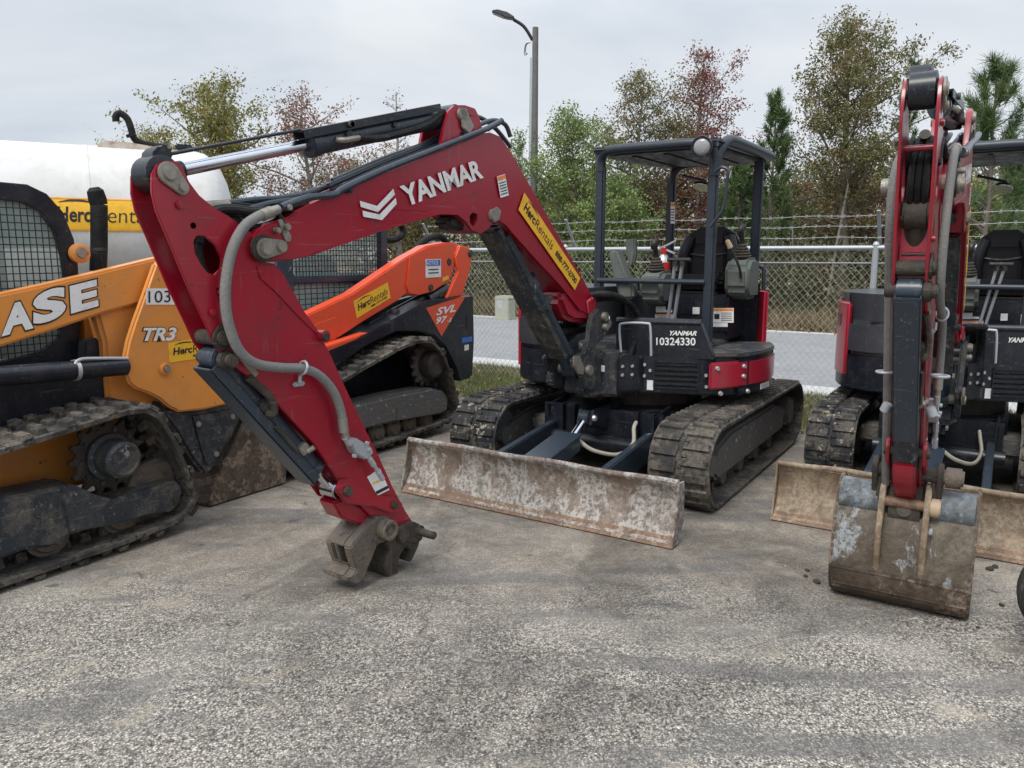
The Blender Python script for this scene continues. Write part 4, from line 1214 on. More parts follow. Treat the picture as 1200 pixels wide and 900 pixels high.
# --- hoses
def path(y, pts): return FA.at(1, y, pts)
f = MB()
f.tube(path(0.125, [(316, 249), (302, 254), (286, 266), (273, 290), (266, 320), (264, 350), (268, 380), (280, 410), (300, 426), (330, 431), (355, 432), (374, 440), (390, 458), (399, 480), (403, 503)]), 0.0205, 12)
sleeve = bp(f, 'sleeved_hose', 'hose', 'arm')
f = MB(); f.cyl(*path(0.125, [(327, 245), (312, 250)]), 0.019, bev=0.003); f.cyl(*path(0.125, [(318, 248), (306, 253)]), 0.0235, bev=0.003); f.cyl(*path(0.125, [(403, 502), (406, 515)]), 0.017); f.cyl(*path(0.125, [(401, 490), (403, 506)]), 0.023)
bp(f, 'hose_fitting', 'pin', 'arm', sleeve)
f = MB()
q = FA.xz(0.1, [(405, 517), (412, 512), (430, 523), (433, 530), (424, 538), (411, 530)])
f.prism(q, YA, YA + 0.055, bev=0.006)
p_ = path(0.125, [(404, 512), (410, 520)]); f.cyl(p_[0], p_[1], 0.016)
p_ = path(0.125, [(428, 530), (440, 548), (449, 562)])
f.tube(p_, 0.010, 8)
for t, u in (((433, 537), (438, 545)), ((443, 553), (448, 561))):
    q = path(0.125, [t, u]); f.cyl(q[0], q[1], 0.0155, n=6)
for x, y in ((414, 534), (429, 519), (432, 527)):
    q = path(YA + 0.055, [(x, y)])[0]; f.cyl(q, q + Vector((0, 0.015, 0)), 0.009, n=8)
# hose clamp on the arm
q = path(0.125, [(355, 431)])[0]
ring = [q + Vector((0.026 * math.cos(t) * 0.6, 0.0, 0.026 * math.sin(t) * 1.0)) for t in np.linspace(0, 6.2, 14)]
dd = (path(0.125, [(362, 434)])[0] - path(0.125, [(348, 431)])[0]).normalized()
n1 = Vector((0, 1, 0)); n2 = dd.cross(n1)
f.tube([q + (n1 * math.cos(t) + n2 * math.sin(t)) * 0.028 for t in np.linspace(0, 6.28, 18)], 0.006, 8, smooth=False)
f.cyl(path(0.1, [(352, 440)])[0], path(0.1, [(351, 449)])[0], 0.008); f.box(path(YA + 0.012, [(350, 450)])[0], (0.06, 0.02, 0.02), bev=0.006)
bp(f, 'hose_valve', 'zinc', 'arm')
# steel lines over the boom
f = MB()
f.tube(path(YB + 0.02, [(330, 243), (345, 237), (365, 231), (392, 228), (403, 221), (450, 199), (500, 179), (545, 161), (570, 151), (584, 144), (588, 141)]), 0.0155, 10, k=5)
f.tube(path(0.03, [(395, 222), (450, 196), (500, 176), (535, 160), (560, 147), (578, 141), (592, 146), (598, 160)]), 0.013, 10)
f.tube(path(-0.01, [(385, 218), (450, 190), (505, 168), (535, 152)]), 0.013, 10)
f.tube(path(-0.05, [(390, 212), (450, 186), (505, 165), (540, 140), (560, 137), (580, 150), (598, 172)]), 0.013, 10)
f.tube(path(0.0, [(280, 250), (300, 243), (320, 238), (350, 234), (385, 229), (400, 217)]), 0.014, 10)
f.tube(path(-0.05, [(268, 238), (300, 234), (330, 232), (362, 226), (395, 214)]), 0.014, 10)
bl = bp(f, 'boom_lines', 'slate', 'boom')
f = MB()
f.box(path(0.05, [(400, 222)])[0], (0.035, 0.13, 0.035), bev=0.006); f.box(path(0.04, [(328, 243)])[0], (0.05, 0.13, 0.03), bev=0.006)
q = path(YB + 0.012, [(327, 250), (336, 268)]); f.cyl(q[0], q[1], 0.008)
f.box(path(YB - 0.02, [(541, 159)])[0], (0.05, 0.07, 0.05), bev=0.01)
bp(f, 'line_clamps', 'black', 'boom', bl)
f = MB()
for x, y, r in ((337, 243, 0.013), (335, 266, 0.014), (324, 270, 0.012)):
    q = path(YB + 0.02, [(x, y)])[0]; f.cyl(q - Vector((0, 0.01, 0)), q + Vector((0, 0.02, 0)), r, bev=0.003)
f.prism(FA.xz(YB + 0.02, [(326, 258), (331, 256), (342, 277), (341, 283), (335, 284)]), YB + 0.013, YB + 0.02, bev=0.003)
bp(f, 'bolt_head', 'pin', 'boom', bl)
# black hose bundle from boom top into the arm
f = MB()
for k, (o, dz) in enumerate(((-0.05, 0), (-0.015, -2), (0.02, 1), (0.05, 3))):
    f.tube(path(o, [(360, 236 + dz), (330, 243 + dz), (300, 246 + dz), (272, 243 + dz), (252, 246 + dz), (240, 262 + dz), (234, 285)]), 0.017, 8)
f.tube(path(0.03, [(345, 244), (322, 262), (300, 268), (282, 262), (262, 258)]), 0.02, 8)
bp(f, 'hose_bundle', 'hose_black', 'boom')
f = MB(); q = path(0.0, [(240, 242), (268, 240)]); f.cyl(q[0], q[1], 0.019); q = path(0.05, [(352, 239), (325, 245)]); f.cyl(q[0], q[1], 0.012); bp(f, 'steel_fitting', 'pin', 'boom')
# hoses at the foot of the boom
f = MB()
for k in range(3):
    o = 0.05 * k
    f.tube([pin3(676, 356, 0.0), pin3(690, 352 - 2 * k, 0.05)] + [Vector(p) for p in FA.at(1, 0.1 + o, [(712, 349 - 2 * k), (732, 352), (745, 366), (748, 385), (742, 405), (738, 418)])], 0.024, 10)
f.tube(path(-0.02, [(600, 300), (610, 330), (625, 352), (640, 378), (655, 388), (672, 388), (688, 384)]), 0.026, 10)
f.tube(path(-0.06, [(610, 330), (622, 350), (634, 372), (652, 382), (670, 384), (690, 378)]), 0.026, 10)
bp(f, 'foot_hoses', 'hose_black', 'swing')

# fire extinguisher clamped inside the cab: a thing of its own
q0, q1 = T_A.p1(0, -0.25, 777, 330), T_A.p1(0, -0.25, 775, 300)
ex = thing('fire_extinguisher', 'small silver and red fire extinguisher standing beside the seat of the middle excavator', 'fire extinguisher', T_A.M @ Matrix.Translation(q0))
f = MB(); f.lathe([(0, 0.04), (0.01, 0.05), (0.17, 0.05), (0.2, 0.035), (0.22, 0.02)], (0, 0, 0), (0, 0, 1)); f.build('bottle', M['silver'], ex)
f = MB(); f.lathe([(0.08, 0.051), (0.155, 0.0515)], (0, 0, 0.0), (0, 0, 1)); f.build('band', M['extred'], ex)
f = MB(); f.cyl((0, 0, 0.22), (0, 0, 0.27), 0.025); f.build('valve', M['extred'], ex)
f = MB(); f.box((0, 0.02, 0.29), (0.02, 0.16, 0.012), Matrix.Rotation(R(25), 4, 'X')); f.box((0, 0.03, 0.25), (0.02, 0.14, 0.012), Matrix.Rotation(R(-22), 4, 'X')); f.build('trigger', M['silver'], ex)
# ------------------------------------------------------------------ second excavator (smaller, at the right)
def copy_tree(o, parent=None, Mx=None):
    c = o.copy(); COL.objects.link(c)
    if parent is not None: c.parent = parent
    if Mx is not None: c.matrix_local = Mx
    for ch in list(o.children): copy_tree(ch, c)
    return c


def sim(p0, p1, q0, q1):
    a, b = (p1.x - p0.x, p1.z - p0.z), (q1.x - q0.x, q1.z - q0.z)
    s = math.hypot(*b) / math.hypot(*a); t = math.atan2(b[1], b[0]) - math.atan2(a[1], a[0])
    c_, s_ = s * math.cos(t), s * math.sin(t)
    Mx = Matrix(((c_, 0, -s_, 0), (0, 1, 0, 0), (s_, 0, c_, 0), (0, 0, 0, 1)))
    o = Mx @ Vector((p0.x, 0, p0.z))
    Mx.translation = Vector((q0.x - o.x, 0, q0.z - o.z))
    return Mx


T_B = Frame(3.30, 5.73, HEAD)
FB = Frame(2.87, 5.06, HEAD + R(0.3))
SCALE = Vector((0.86, 0.80, 0.98))
bxx = T_B.at(2, 0.0, [(912, 611)])[0].x / 0.86
ROOT_B = make_excavator('mini_excavator', 'red mini excavator at the right edge, upright arm holding a muddy bucket on the ground', T_B, bxx, M['blade_tan'], None, 'red mini excavators parked side by side')
SCALE = Vector((1, 1, 1))
MLB = T_B.I @ FB.M
TIP_B = Vector((1.98, 0, 0.50)); k_ = 0.95; t_ = R(6.9)
dv = E_A - TIP_A
E_B = TIP_B + Vector((dv.x * math.cos(t_) - dv.z * math.sin(t_), 0, dv.x * math.sin(t_) + dv.z * math.cos(t_))) * k_
F_B = Vector((0, 0, 0.97))
NARROW = Matrix.Diagonal((1, 0.76, 1, 1))
Tarm = sim(E_A, TIP_A, E_B, TIP_B) @ NARROW
Tboom = sim(F_A, E_A, F_B, E_B)
Tsw = sim(F_A, F_A + Vector((0.3, 0, 0)), F_B, F_B + Vector((0.27, 0, 0)))
Tacyl = sim(PT_APEX, PT_A, Tboom @ PT_APEX, Tarm @ PT_A) @ NARROW
Tbcyl = sim(PC_A, PB_A, Tboom @ PC_A, Tsw @ PB_A)
for key, tm in (('boom', Tboom), ('arm', Tarm), ('swing', Tsw), ('acyl', Tacyl), ('bcyl', Tbcyl)):
    for o in PARTS[key]: copy_tree(o, ROOT_B, MLB @ tm)


def bq(mb, name, mat, parent=None): return mb.build(name, M[mat], parent or ROOT_B, None if parent else MLB)
# extra grey sleeves down both sides of the upright arm
A3 = lambda x, y, z: Tarm @ Vector((x, y, z))
f = MB()
tp, bt = Tarm @ PT_A, TIP_B
def on(t, o, y):  # along the arm from top to tip
    d = (bt - tp); n = Vector((-d.z, 0, d.x)).normalized()
    if n.x < 0: n = -n
    v = tp + d * t + n * o; return Vector((v.x, y, v.z))
f.tube([on(0.16, -0.28, -0.08), on(0.17, -0.1, -0.09), on(0.26, 0.0, -0.092), (on(0.45, 0.0, -0.09)), on(0.72, 0.02, -0.085), on(0.95, 0.02, -0.085)], 0.0185, 10)
bq(f, 'sleeved_hose', 'hose')
f = MB()
for y in (-0.098, 0.105):
    c = on(0.62, 0.02, y); f.tube([c + Vector((0, 0.032 * math.cos(t), 0)) + Vector((0.032 * math.sin(t), 0, 0)) for t in np.linspace(0, 6.28, 16)], 0.006, 8, smooth=False)
    f.cyl(on(0.68, 0.09, y * 0.75), on(0.70, 0.1, y * 0.9), 0.02, bev=0.004)
bq(f, 'hose_clamps', 'zinc')
# quick coupler under the arm
f = MB()
def G(pts): return [(TIP_B.x + a, TIP_B.z + b) for a, b in pts]
f.prism(G([(0.05, 0.10), (0.06, 0.03), (0.085, -0.03), (0.075, -0.09), (0.03, -0.10), (-0.12, -0.06), (-0.12, 0.04)]), -0.085, 0.085, bev=0.02, seg=3)
f.prism(G([(0.06, 0.17), (0.08, 0.02), (0.06, -0.05), (-0.05, -0.03), (-0.04, 0.10)]), 0.095, 0.12, bev=0.008); f.prism(G([(0.06, 0.17), (0.08, 0.02), (0.06, -0.05), (-0.05, -0.03), (-0.04, 0.10)]), -0.12, -0.095, bev=0.008)
f.cyl((TIP_B.x, -0.15, TIP_B.z + 0.02), (TIP_B.x, 0.17, TIP_B.z + 0.02), 0.04, bev=0.006); f.cyl((TIP_B.x + 0.05, -0.14, TIP_B.z + 0.14), (TIP_B.x + 0.05, 0.18, TIP_B.z + 0.14), 0.032, bev=0.006)
for y in (-0.13, 0.13): f.prism(hull(circ(TIP_B.x, TIP_B.z + 0.02, 0.05) + circ(TIP_B.x + 0.06, TIP_B.z + 0.16, 0.042)), y - 0.012, y + 0.012, bev=0.004)
cpb = bq(f, 'coupler', 'castdark')
f = MB(); f.cyl((TIP_B.x + 0.05, 0.14, TIP_B.z + 0.14), (TIP_B.x + 0.05, 0.22, TIP_B.z + 0.14), 0.045, bev=0.01); f.cyl((TIP_B.x - 0.0, 0.13, TIP_B.z + 0.02), (TIP_B.x, 0.185, TIP_B.z + 0.02), 0.04, bev=0.008); f.lathe([(-0.004, 0.012), (0, 0.03), (0.004, 0.012)], (TIP_B.x + 0.086, 0, TIP_B.z - 0.03), (1, 0, 0), 16)
bq(f, 'pin_ends', 'castmud', cpb)
# bucket: curved shell seen from behind, two ears, side plates and a lip
BXO = 2.0
prof = [(-0.03, 0.55), (0.0, 0.50), (0.055, 0.42), (0.085, 0.33), (0.10, 0.24), (0.105, 0.16), (0.085, 0.085), (0.045, 0.03), (0.0, 0.006), (-0.1, 0.006), (-0.25, 0.03), (-0.38, 0.08), (-0.46, 0.13)]
inner = [(x - 0.014 * (1 if z > 0.03 else 0.4), z + 0.014) for x, z in prof]
P = [(BXO + x, z) for x, z in prof] + [(BXO + x, z) for x, z in reversed(inner)]
f = MB(); f.prism(P, -0.298, 0.298, bev=0.0)
bk = bq(f, 'bucket', 'bucket')
for y0 in (-0.302, 0.290):
    f = MB(); f.prism([(BXO + x + 0.004, z) for x, z in prof[:-1]] + [(BXO - 0.47, 0.14), (BXO - 0.42, 0.30), (BXO - 0.28, 0.47), (BXO - 0.12, 0.57)], y0 - 0.004, y0 + 0.014, bev=0.004)
    bq(f, 'side_plate', 'bucket_brown', bk)
f = MB(); q = [(0.108, 0.17), (0.106, 0.10), (0.086, 0.062), (0.094, 0.058), (0.118, 0.10), (0.12, 0.17)]
f.prism([(BXO + x, z) for x, z in q], -0.29, 0.29, bev=0.003)
f.prism([(BXO + x, z) for x, z in [(0.088, 0.06), (0.05, 0.018), (0.0, -0.002), (-0.12, -0.002), (-0.12, 0.004), (0.0, 0.004), (0.046, 0.028), (0.08, 0.065)]], -0.29, 0.29, bev=0.002)
f.box((BXO + 0.119, 0, 0.168), (0.012, 0.58, 0.012), bev=0.003); f.box((BXO + 0.106, 0, 0.088), (0.016, 0.58, 0.010), bev=0.003)
bq(f, 'wear_plate', 'bucket_brown', bk)
for y0 in (-0.108, 0.083):
    f = MB(); f.prism([(BXO + x, z) for x, z in [(0.104, 0.175), (0.125, 0.26), (0.128, 0.38), (0.10, 0.47), (0.075, 0.55), (0.03, 0.60), (-0.05, 0.58), (-0.03, 0.50), (0.04, 0.42), (0.08, 0.3), (0.098, 0.18)]], y0, y0 + 0.026, bev=0.004)
    bq(f, 'bucket_ear', 'blade_tan', bk)
f = MB(); f.cyl((BXO + 0.055, -0.085, 0.50), (BXO + 0.055, 0.085, 0.50), 0.024, n=20); bq(f, 'cross_pin', 'blade_lip', bk)
f = MB(); f.cyl((BXO + 0.058, 0.106, 0.50), (BXO + 0.058, 0.15, 0.50), 0.042, bev=0.006); bq(f, 'boss', 'knob', bk)
f = MB(); f.cyl((BXO + 0.09, 0.12, 0.41), (BXO + 0.12, 0.12, 0.40), 0.009, bev=0.003); bq(f, 'grease_nipple', 'zinc', bk)
for ya, yb in ((-0.288, -0.11), (0.112, 0.287)):
    f = MB(); f.cyl((BXO - 0.022, ya, 0.485), (BXO - 0.022, yb, 0.485), 0.078, n=28); bq(f, 'top_tube', 'bucket_blue', bk)

for o_ in [bk] + list(bk.children): o_.data.transform(Matrix.Diagonal((1, 0.955, 1, 1)))
# head of the bucket cylinder, standing high on this arm
f = MB(); f.prism([(on(0.30, 0.02, 0).x, on(0.30, 0.02, 0).z), (on(0.30, 0.115, 0).x, on(0.30, 0.115, 0).z), (on(0.88, 0.12, 0).x, on(0.88, 0.12, 0).z), (on(0.88, 0.02, 0).x, on(0.88, 0.02, 0).z)], -0.046, 0.046, bev=0.006)
f.cyl(on(0.35, 0.11, 0), on(0.35, 0.13, 0), 0.022, n=16, bev=0.004)
hb = bq(f, 'cylinder_head', 'black_dusty')
f = MB(); f.cyl(on(0.235, 0.05, -0.045), on(0.235, 0.05, 0.045), 0.056, bev=0.01); f.cyl(on(0.235, 0.05, 0), on(0.33, 0.06, 0), 0.043); bq(f, 'cylinder_eye', 'castdark', hb)

# the number of the smaller machine on its red side
q0 = T_B.at(0, 0.0, [(994, 424)])[0]
def rim(az, z, r=1.004): return Vector((0.86 * r * math.cos(R(az)), 0.80 * r * math.sin(R(az)), z))
uv, fc = text_verts('35', 0.04, 0.1)
raw_mesh('lettering', [rim(-76 + 11 * a, 1.08 + 0.09 * b, 1.006) for a, b in uv], fc, M['hood'], ROOT_B)

# ------------------------------------------------------------------ compact track loaders
def side_window(pts, y, parent, nx, nz, r=0.0035, x0=None):
    """wire grid over an opening"""
    xs = [p[0] for p in pts]; zs = [p[1] for p in pts]
    f = MB()
    n = len(pts)
    def spans(axis, v):
        hits = []
        for i in range(n):
            a, b = pts[i], pts[(i + 1) % n]
            if (a[axis] - v) * (b[axis] - v) < 0:
                t = (v - a[axis]) / (b[axis] - a[axis]); hits.append(a[1 - axis] + (b[1 - axis] - a[1 - axis]) * t)
        hits.sort(); return [(hits[i], hits[i + 1]) for i in range(0, len(hits) - 1, 2)]
    for k in range(1, nx):
        v = min(xs) + (max(xs) - min(xs)) * k / nx
        for a, b in spans(0, v): f.cyl((v, y, a), (v, y, b), r, n=6)
    for k in range(1, nz):
        v = min(zs) + (max(zs) - min(zs)) * k / nz
        for a, b in spans(1, v): f.cyl((a, y + r * 1.6, v), (b, y + r * 1.6, v), r, n=6)
    return f


# --- the orange yellow one, nearest
c0 = W(1.6, -4.9); TC = Frame(c0.x, c0.y, HEAD)
RC = thing('compact_track_loader', 'yellow orange compact track loader cut off by the left edge, nearest to the viewer', 'track loader', TC.M, 'track loaders parked nose to tail')
C = lambda y, pts: TC.xz(y, pts)
YO = 0.97
tr_in = C(YO, [(0, 562), (60, 528), (120, 497), (150, 486), (172, 484), (186, 491), (204, 520), (221, 563), (228, 584), (222, 598), (200, 612), (150, 632), (60, 662), (0, 684)])
xr = min(p[0] for p in tr_in)
lp = [(x, max(z, 0.057)) for x, z in tr_in] + circ(0.95, 0.30, 0.243, 20)
lp = hull(lp)
tr = track_belt(lp, YO - 0.45, YO, 0.03, 0.026, 0.105, 1).build('track', M['rubber_brown'], RC)
track_belt(lp, -YO, -YO + 0.45, 0.03, 0.026, 0.105, 1).build('track', M['rubber'], RC)
f = MB()
fo = C(YO - 0.05, [(0, 585), (40, 577), (71, 571), (85, 567), (108, 578), (131, 585), (170, 573), (203, 563), (208, 566), (213, 577), (208, 592), (199, 600), (175, 602), (153, 609), (121, 617), (82, 628), (64, 642), (30, 645), (0, 657)])
fo = fo + [(0.8, 0.15), (0.95, 0.3), (0.7, 0.4)]
f.prism(hull(fo) if False else fo, YO - 0.3, YO - 0.05, bev=0.02, seg=3)
f.prism(C(YO - 0.04, [(71, 572), (85, 567), (108, 578), (131, 585), (170, 573), (203, 563), (210, 567), (213, 577), (208, 592), (199, 600), (175, 602), (153, 609), (121, 617), (82, 624)]), YO - 0.05, YO - 0.036, bev=0.005)
tf = f.build('track_frame', M['black_dusty'], tr)
f = MB(); c = TC.p1(1, YO - 0.03, 207, 586); f.cyl((c.x, YO - 0.05, c.z), (c.x, YO - 0.022, c.z), 0.02, bev=0.005); c = TC.p1(1, YO - 0.03, 70, 636); f.cyl((c.x, YO - 0.05, c.z), (c.x, YO - 0.022, c.z), 0.018, bev=0.005)
f.build('bolt_head', M['castdark'], tf)
for px, py, r in ((60, 634, 0.115), (146, 607, 0.115), (-40, 668, 0.115)):
    c = TC.p1(1, YO - 0.12, px, py)
    f = MB(); f.lathe([(0, 0.03), (0, r - 0.03), (0.02, r - 0.02), (0.02, r), (0.07, r), (0.07, r - 0.02), (0.09, r - 0.03), (0.09, 0.04), (0.1, 0.04), (0.1, 0.01)], (c.x, YO - 0.22, 0.057 + r), (0, 1, 0), 26); f.build('track_roller', M['castmud'], tr)
c = TC.p1(1, YO - 0.12, 192, 569)
f = MB(); f.lathe([(0, 0.03), (0, 0.16), (0.03, 0.185), (0.07, 0.185), (0.1, 0.16), (0.1, 0.05), (0.12, 0.05), (0.12, 0.01)], (c.x + 0.01, YO - 0.24, 0.25), (0, 1, 0), 30); f.build('idler_wheel', M['castmud'], tr)
sc = TC.p1(1, YO - 0.16, 128, 535)
f = MB(); pr = []
for k in range(15):
    for (da, rr) in ((-7.5, 0.175), (-3, 0.212), (3, 0.212), (7.5, 0.175)):
        a = R(24 * k + da); pr.append((sc.x + rr * math.cos(a), sc.z + rr * math.sin(a)))
f.prism(pr, YO - 0.2, YO - 0.17, bev=0.004)
sp = f.build('sprocket', M['castdark'], tr)
f = MB(); f.lathe([(0, 0.13), (0.05, 0.13), (0.06, 0.105), (0.17, 0.10), (0.185, 0.085), (0.185, 0.075), (0.178, 0.07), (0.178, 0.01)], (sc.x, YO - 0.19, sc.z), (0, 1, 0), 32)
for k in range(10):
    a = R(36 * k); p = Vector((sc.x + 0.15 * math.cos(a), YO - 0.17, sc.z + 0.15 * math.sin(a))); f.cyl(p, p + Vector((0, 0.012, 0)), 0.013, n=8)
f.build('hub', M['black_dusty'], sp)
# body shell inside the tracks
f = MB()
f.prism([(-0.95, 0.30), (0.9, 0.24), (1.1, 0.5), (1.0, 0.85), (-0.75, 0.9), (-1.0, 0.75)], -0.5, 0.5, bev=0.03)
f.build('lower_body', M['orange'], RC)
f = MB(); 
f.prism(C(0.58, [(-60, 440), (60, 440), (128, 436), (130, 474), (60, 500), (-60, 540)]), 0.5, 0.58, bev=0.015)
f.prism(C(0.56, [(100, 400), (130, 392), (128, 480), (95, 482)]), 0.48, 0.56, bev=0.01)
f.build('side_panel', M['black'], RC)
# cab: side frames with window, roof, grid, glass
yc_ = 0.44
fo = C(yc_, [(0, 213), (32, 216), (55, 227), (74, 248), (87, 280), (92, 312), (94, 380), (92, 432), (40, 440), (0, 442)])
fi = C(yc_, [(0, 234), (26, 237), (48, 248), (64, 270), (74, 300), (78, 335), (77, 375), (68, 398), (48, 412), (0, 424)])
xl = fo[0][0] + 0.9
fo = [(xl, fo[0][1] - 0.02)] + fo + [(xl + 0.1, fo[-1][1])]
fi = [(xl - 0.1, fi[0][1] - 0.02)] + fi + [(xl - 0.05, fi[-1][1])]
ztop = fo[1][1]
cab = None
for sg in (1, -1):
    f = MB(); a_, b_ = sorted((sg * (yc_ - 0.05), sg * yc_)); f.prism(fo, a_, b_, bev=0.012, seg=3, holes=[fi[::-1]])
    o = f.build('cab_side', M['black'], RC)
    if sg > 0: cab = o
    f = side_window(fi, sg * yc_ * 0.985, o, 34, 22, 0.0028); f.build('window_grid', M['ink'], o)
    a_, b_ = sorted((sg * (yc_ - 0.04), sg * (yc_ - 0.034)))
    f = MB(); f.prism(fi, a_, b_); f.build('window_glass', M['glass'], o)
xs = min(p[0] for p in fo)
f = MB(); rt = fo[1:6]; f.prism([(x, z - 0.004) for x, z in rt] + [(x + 0.03, z - 0.05) for x, z in reversed(rt)], -yc_ + 0.05, yc_ - 0.05); rt = fo[0:2]; f.prism([(x, z - 0.006) for x, z in rt] + [(x, z - 0.05) for x, z in reversed(rt)], -yc_ + 0.05, yc_ - 0.05)
f.box((xs + 0.05, 0, 1.0), (0.05, 2 * yc_ - 0.1, 0.5), bev=0.01)
f.build('cab_shell', M['black'], RC)
f = MB(); f.box((xs + 0.45, 0, 1.25), (0.16, 0.46, 0.55), bev=0.05); f.box((xs + 0.65, 0, 1.05), (0.45, 0.46, 0.12), bev=0.04); f.build('seat', M['vinyl'], RC)
# lift arm with the lettering
ya_ = 0.66
am = C(ya_, [(0, 345), (60, 332), (120, 318), (185, 302), (215, 296), (240, 310), (235, 340), (190, 348), (125, 366), (60, 388), (0, 407)])
dx = (am[0][0] - am[1][0]); dz = (am[0][1] - am[1][1]); q1 = (am[0][0] + dx * 3.2, am[0][1] + dz * 3.2)
dx2 = (am[-1][0] - am[-2][0]); dz2 = (am[-1][1] - am[-2][1]); q2 = (am[-1][0] + dx2 * 3, am[-1][1] + dz2 * 3)
f = MB(); f.prism([q1] + am + [q2], ya_ - 0.11, ya_, bev=0.012)
f.box((q1[0] + 0.05, 0.6, q1[1] - 0.35), (0.12, 0.1, 0.8), bev=0.02)
la = f.build('lift_arm', M['orange'], RC)
def PC(px, py, y): return TC.p1(1, y, px, py)
y1, y2 = ya_ + 0.003, ya_ + 0.005
for ch, q, q2_ in (('C', [(-42, 411), (-3, 400), (-42, 369)], None), ('A', [(0, 397), (41, 386), (0.0, 357)], None), ('S', [(37, 386), (79, 371), (37, 344)], None), ('E', [(82, 370), (117, 360), (80, 334)], None)):
    lettering(ch, PC(*q[0], y1), PC(*q[1], y1), PC(*q[2], y1), M['ink'], la, 0.075, 0.0)
    cx_, cy_ = (q[1][0] + q[2][0]) / 2, (q[1][1] + q[2][1]) / 2
    sh = [((x - cx_) * 0.92 + cx_, (y - cy_) * 0.90 + cy_) for x, y in q]
    lettering(ch, PC(*sh[0], y2), PC(*sh[1], y2), PC(*sh[2], y2), M['white'], la, 0.05, 0.0)
# rear tower plate with the type number
yt = 0.74
tw = C(yt, [(183, 308), (170, 345), (158, 378), (151, 400), (147, 420), (147, 437), (151, 449), (160, 456), (174, 461), (186, 467), (198, 477), (210, 483), (240, 480), (282, 470), (270, 430), (248, 392), (238, 350), (232, 312), (210, 298)])
f = MB(); f.prism(tw, yt - 0.05, yt, bev=0.012, seg=3)
tp_ = f.build('rear_tower', M['orange'], RC)
f = MB(); f.prism(C(0.6, [(100, 330), (210, 310), (260, 400), (270, 470), (200, 480), (125, 470), (120, 400)]), 0.5, 0.62, bev=0.02); f.build('rear_post', M['orange'], RC)
lettering('103', PC(174, 355, yt + 0.006), PC(200, 354, yt + 0.006), PC(174, 341, yt + 0.006), M['ink'], tp_, 0.0, 0.0)
decal([PC(171, 357, yt), PC(206, 357, yt), PC(206, 338, yt), PC(171, 338, yt)], M['white'], tp_, 'number_plate', 0.003)
lettering('TR3', PC(166, 401, yt + 0.003), PC(208, 400, yt + 0.003), PC(166, 383, yt + 0.003), M['ink'], tp_, 0.07, 0.3)
lettering('TR3', PC(168, 400, yt + 0.005), PC(207, 399, yt + 0.005), PC(168, 384, yt + 0.005), M['white'], tp_, 0.03, 0.3)
rental_sign([PC(198, 425, yt), PC(262, 416, yt), PC(258, 392, yt), PC(197, 402, yt)], tp_)
f = MB(); c = PC(193, 432, yt); f.cyl((c.x, yt, c.z), (c.x, yt + 0.02, c.z), 0.04, bev=0.008); c = PC(97, 297, 0.5); f.lathe([(0, 0.055), (0.03, 0.055), (0.035, 0.04), (0.04, 0.04)], (c.x, 0.45, c.z), (0, 1, 0))
f.build('pivot_boss', M['orange'], RC)
f = MB(); c = PC(193, 432, yt); f.cyl((c.x, yt + 0.02, c.z), (c.x, yt + 0.03, c.z), 0.022, bev=0.005); c = PC(97, 297, 0.5); f.cyl((c.x, 0.45, c.z), (c.x, 0.5, c.z), 0.03, bev=0.005); f.build('pivot_pin', M['pin'], RC)
# lift cylinder
a_, b_ = PC(0, 441, 0.72), PC(148, 429, 0.72)
a_ = a_ + (a_ - b_) * 0.5
f = MB(); f.cyl(a_, b_, 0.052, bev=0.008); lc = f.build('lift_cylinder', M['black'], RC)
f = MB(); q = b_ + (a_ - b_) * 0.28; f.cyl(q, q + (a_ - b_).normalized() * 0.02, 0.057); f.build('ring', M['bolt'], lc)
f = MB(); f.tube([PC(88, 427, 0.75), PC(95, 421, 0.75), (PC(120, 420, 0.75)), PC(150, 420, 0.75)], 0.009, 8); f.build('oil_line', M['zinc'], lc)
# rear corner guard
yg = 0.70
f = MB(); f.prism(C(yg, [(186, 468), (200, 484), (215, 482), (281, 470), (283, 492), (272, 515), (248, 553), (240, 557), (226, 540), (205, 505), (190, 485)]), yg - 0.5, yg, bev=0.02, seg=3)
f.prism(C(yg, [(224, 487), (276, 478), (279, 492), (268, 512), (247, 544), (240, 545), (231, 515)]), yg + 0.001, yg + 0.012, bev=0.006)
cg = f.build('rear_guard', M['black_dusty'], RC)
f = MB()
for x, y in ((232, 497), (272, 488), (253, 532)):
    c = PC(x, y, yg + 0.012); f.cyl((c.x, c.y, c.z), (c.x, c.y + 0.012, c.z), 0.018, bev=0.004)
f.build('bolt_head', M['pin'], cg)
# rear body and air intake pipe
f = MB(); f.box((xs - 0.25, 0, 1.12), (0.6, 0.85, 0.6), bev=0.06); f.build('engine_hood', M['orange'], RC)
f = MB(); p_ = TC.at(1, 0.38, [(115, 318), (116, 290), (116, 255), (116, 240)]); f.tube([*p_], 0.047, 14); f.lathe([(0, 0.047), (0.03, 0.05), (0.08, 0.045), (0.10, 0.025)], p_[-1], (0.2, 0, 1), 16); f.build('intake_pipe', M['hose_black'], RC)

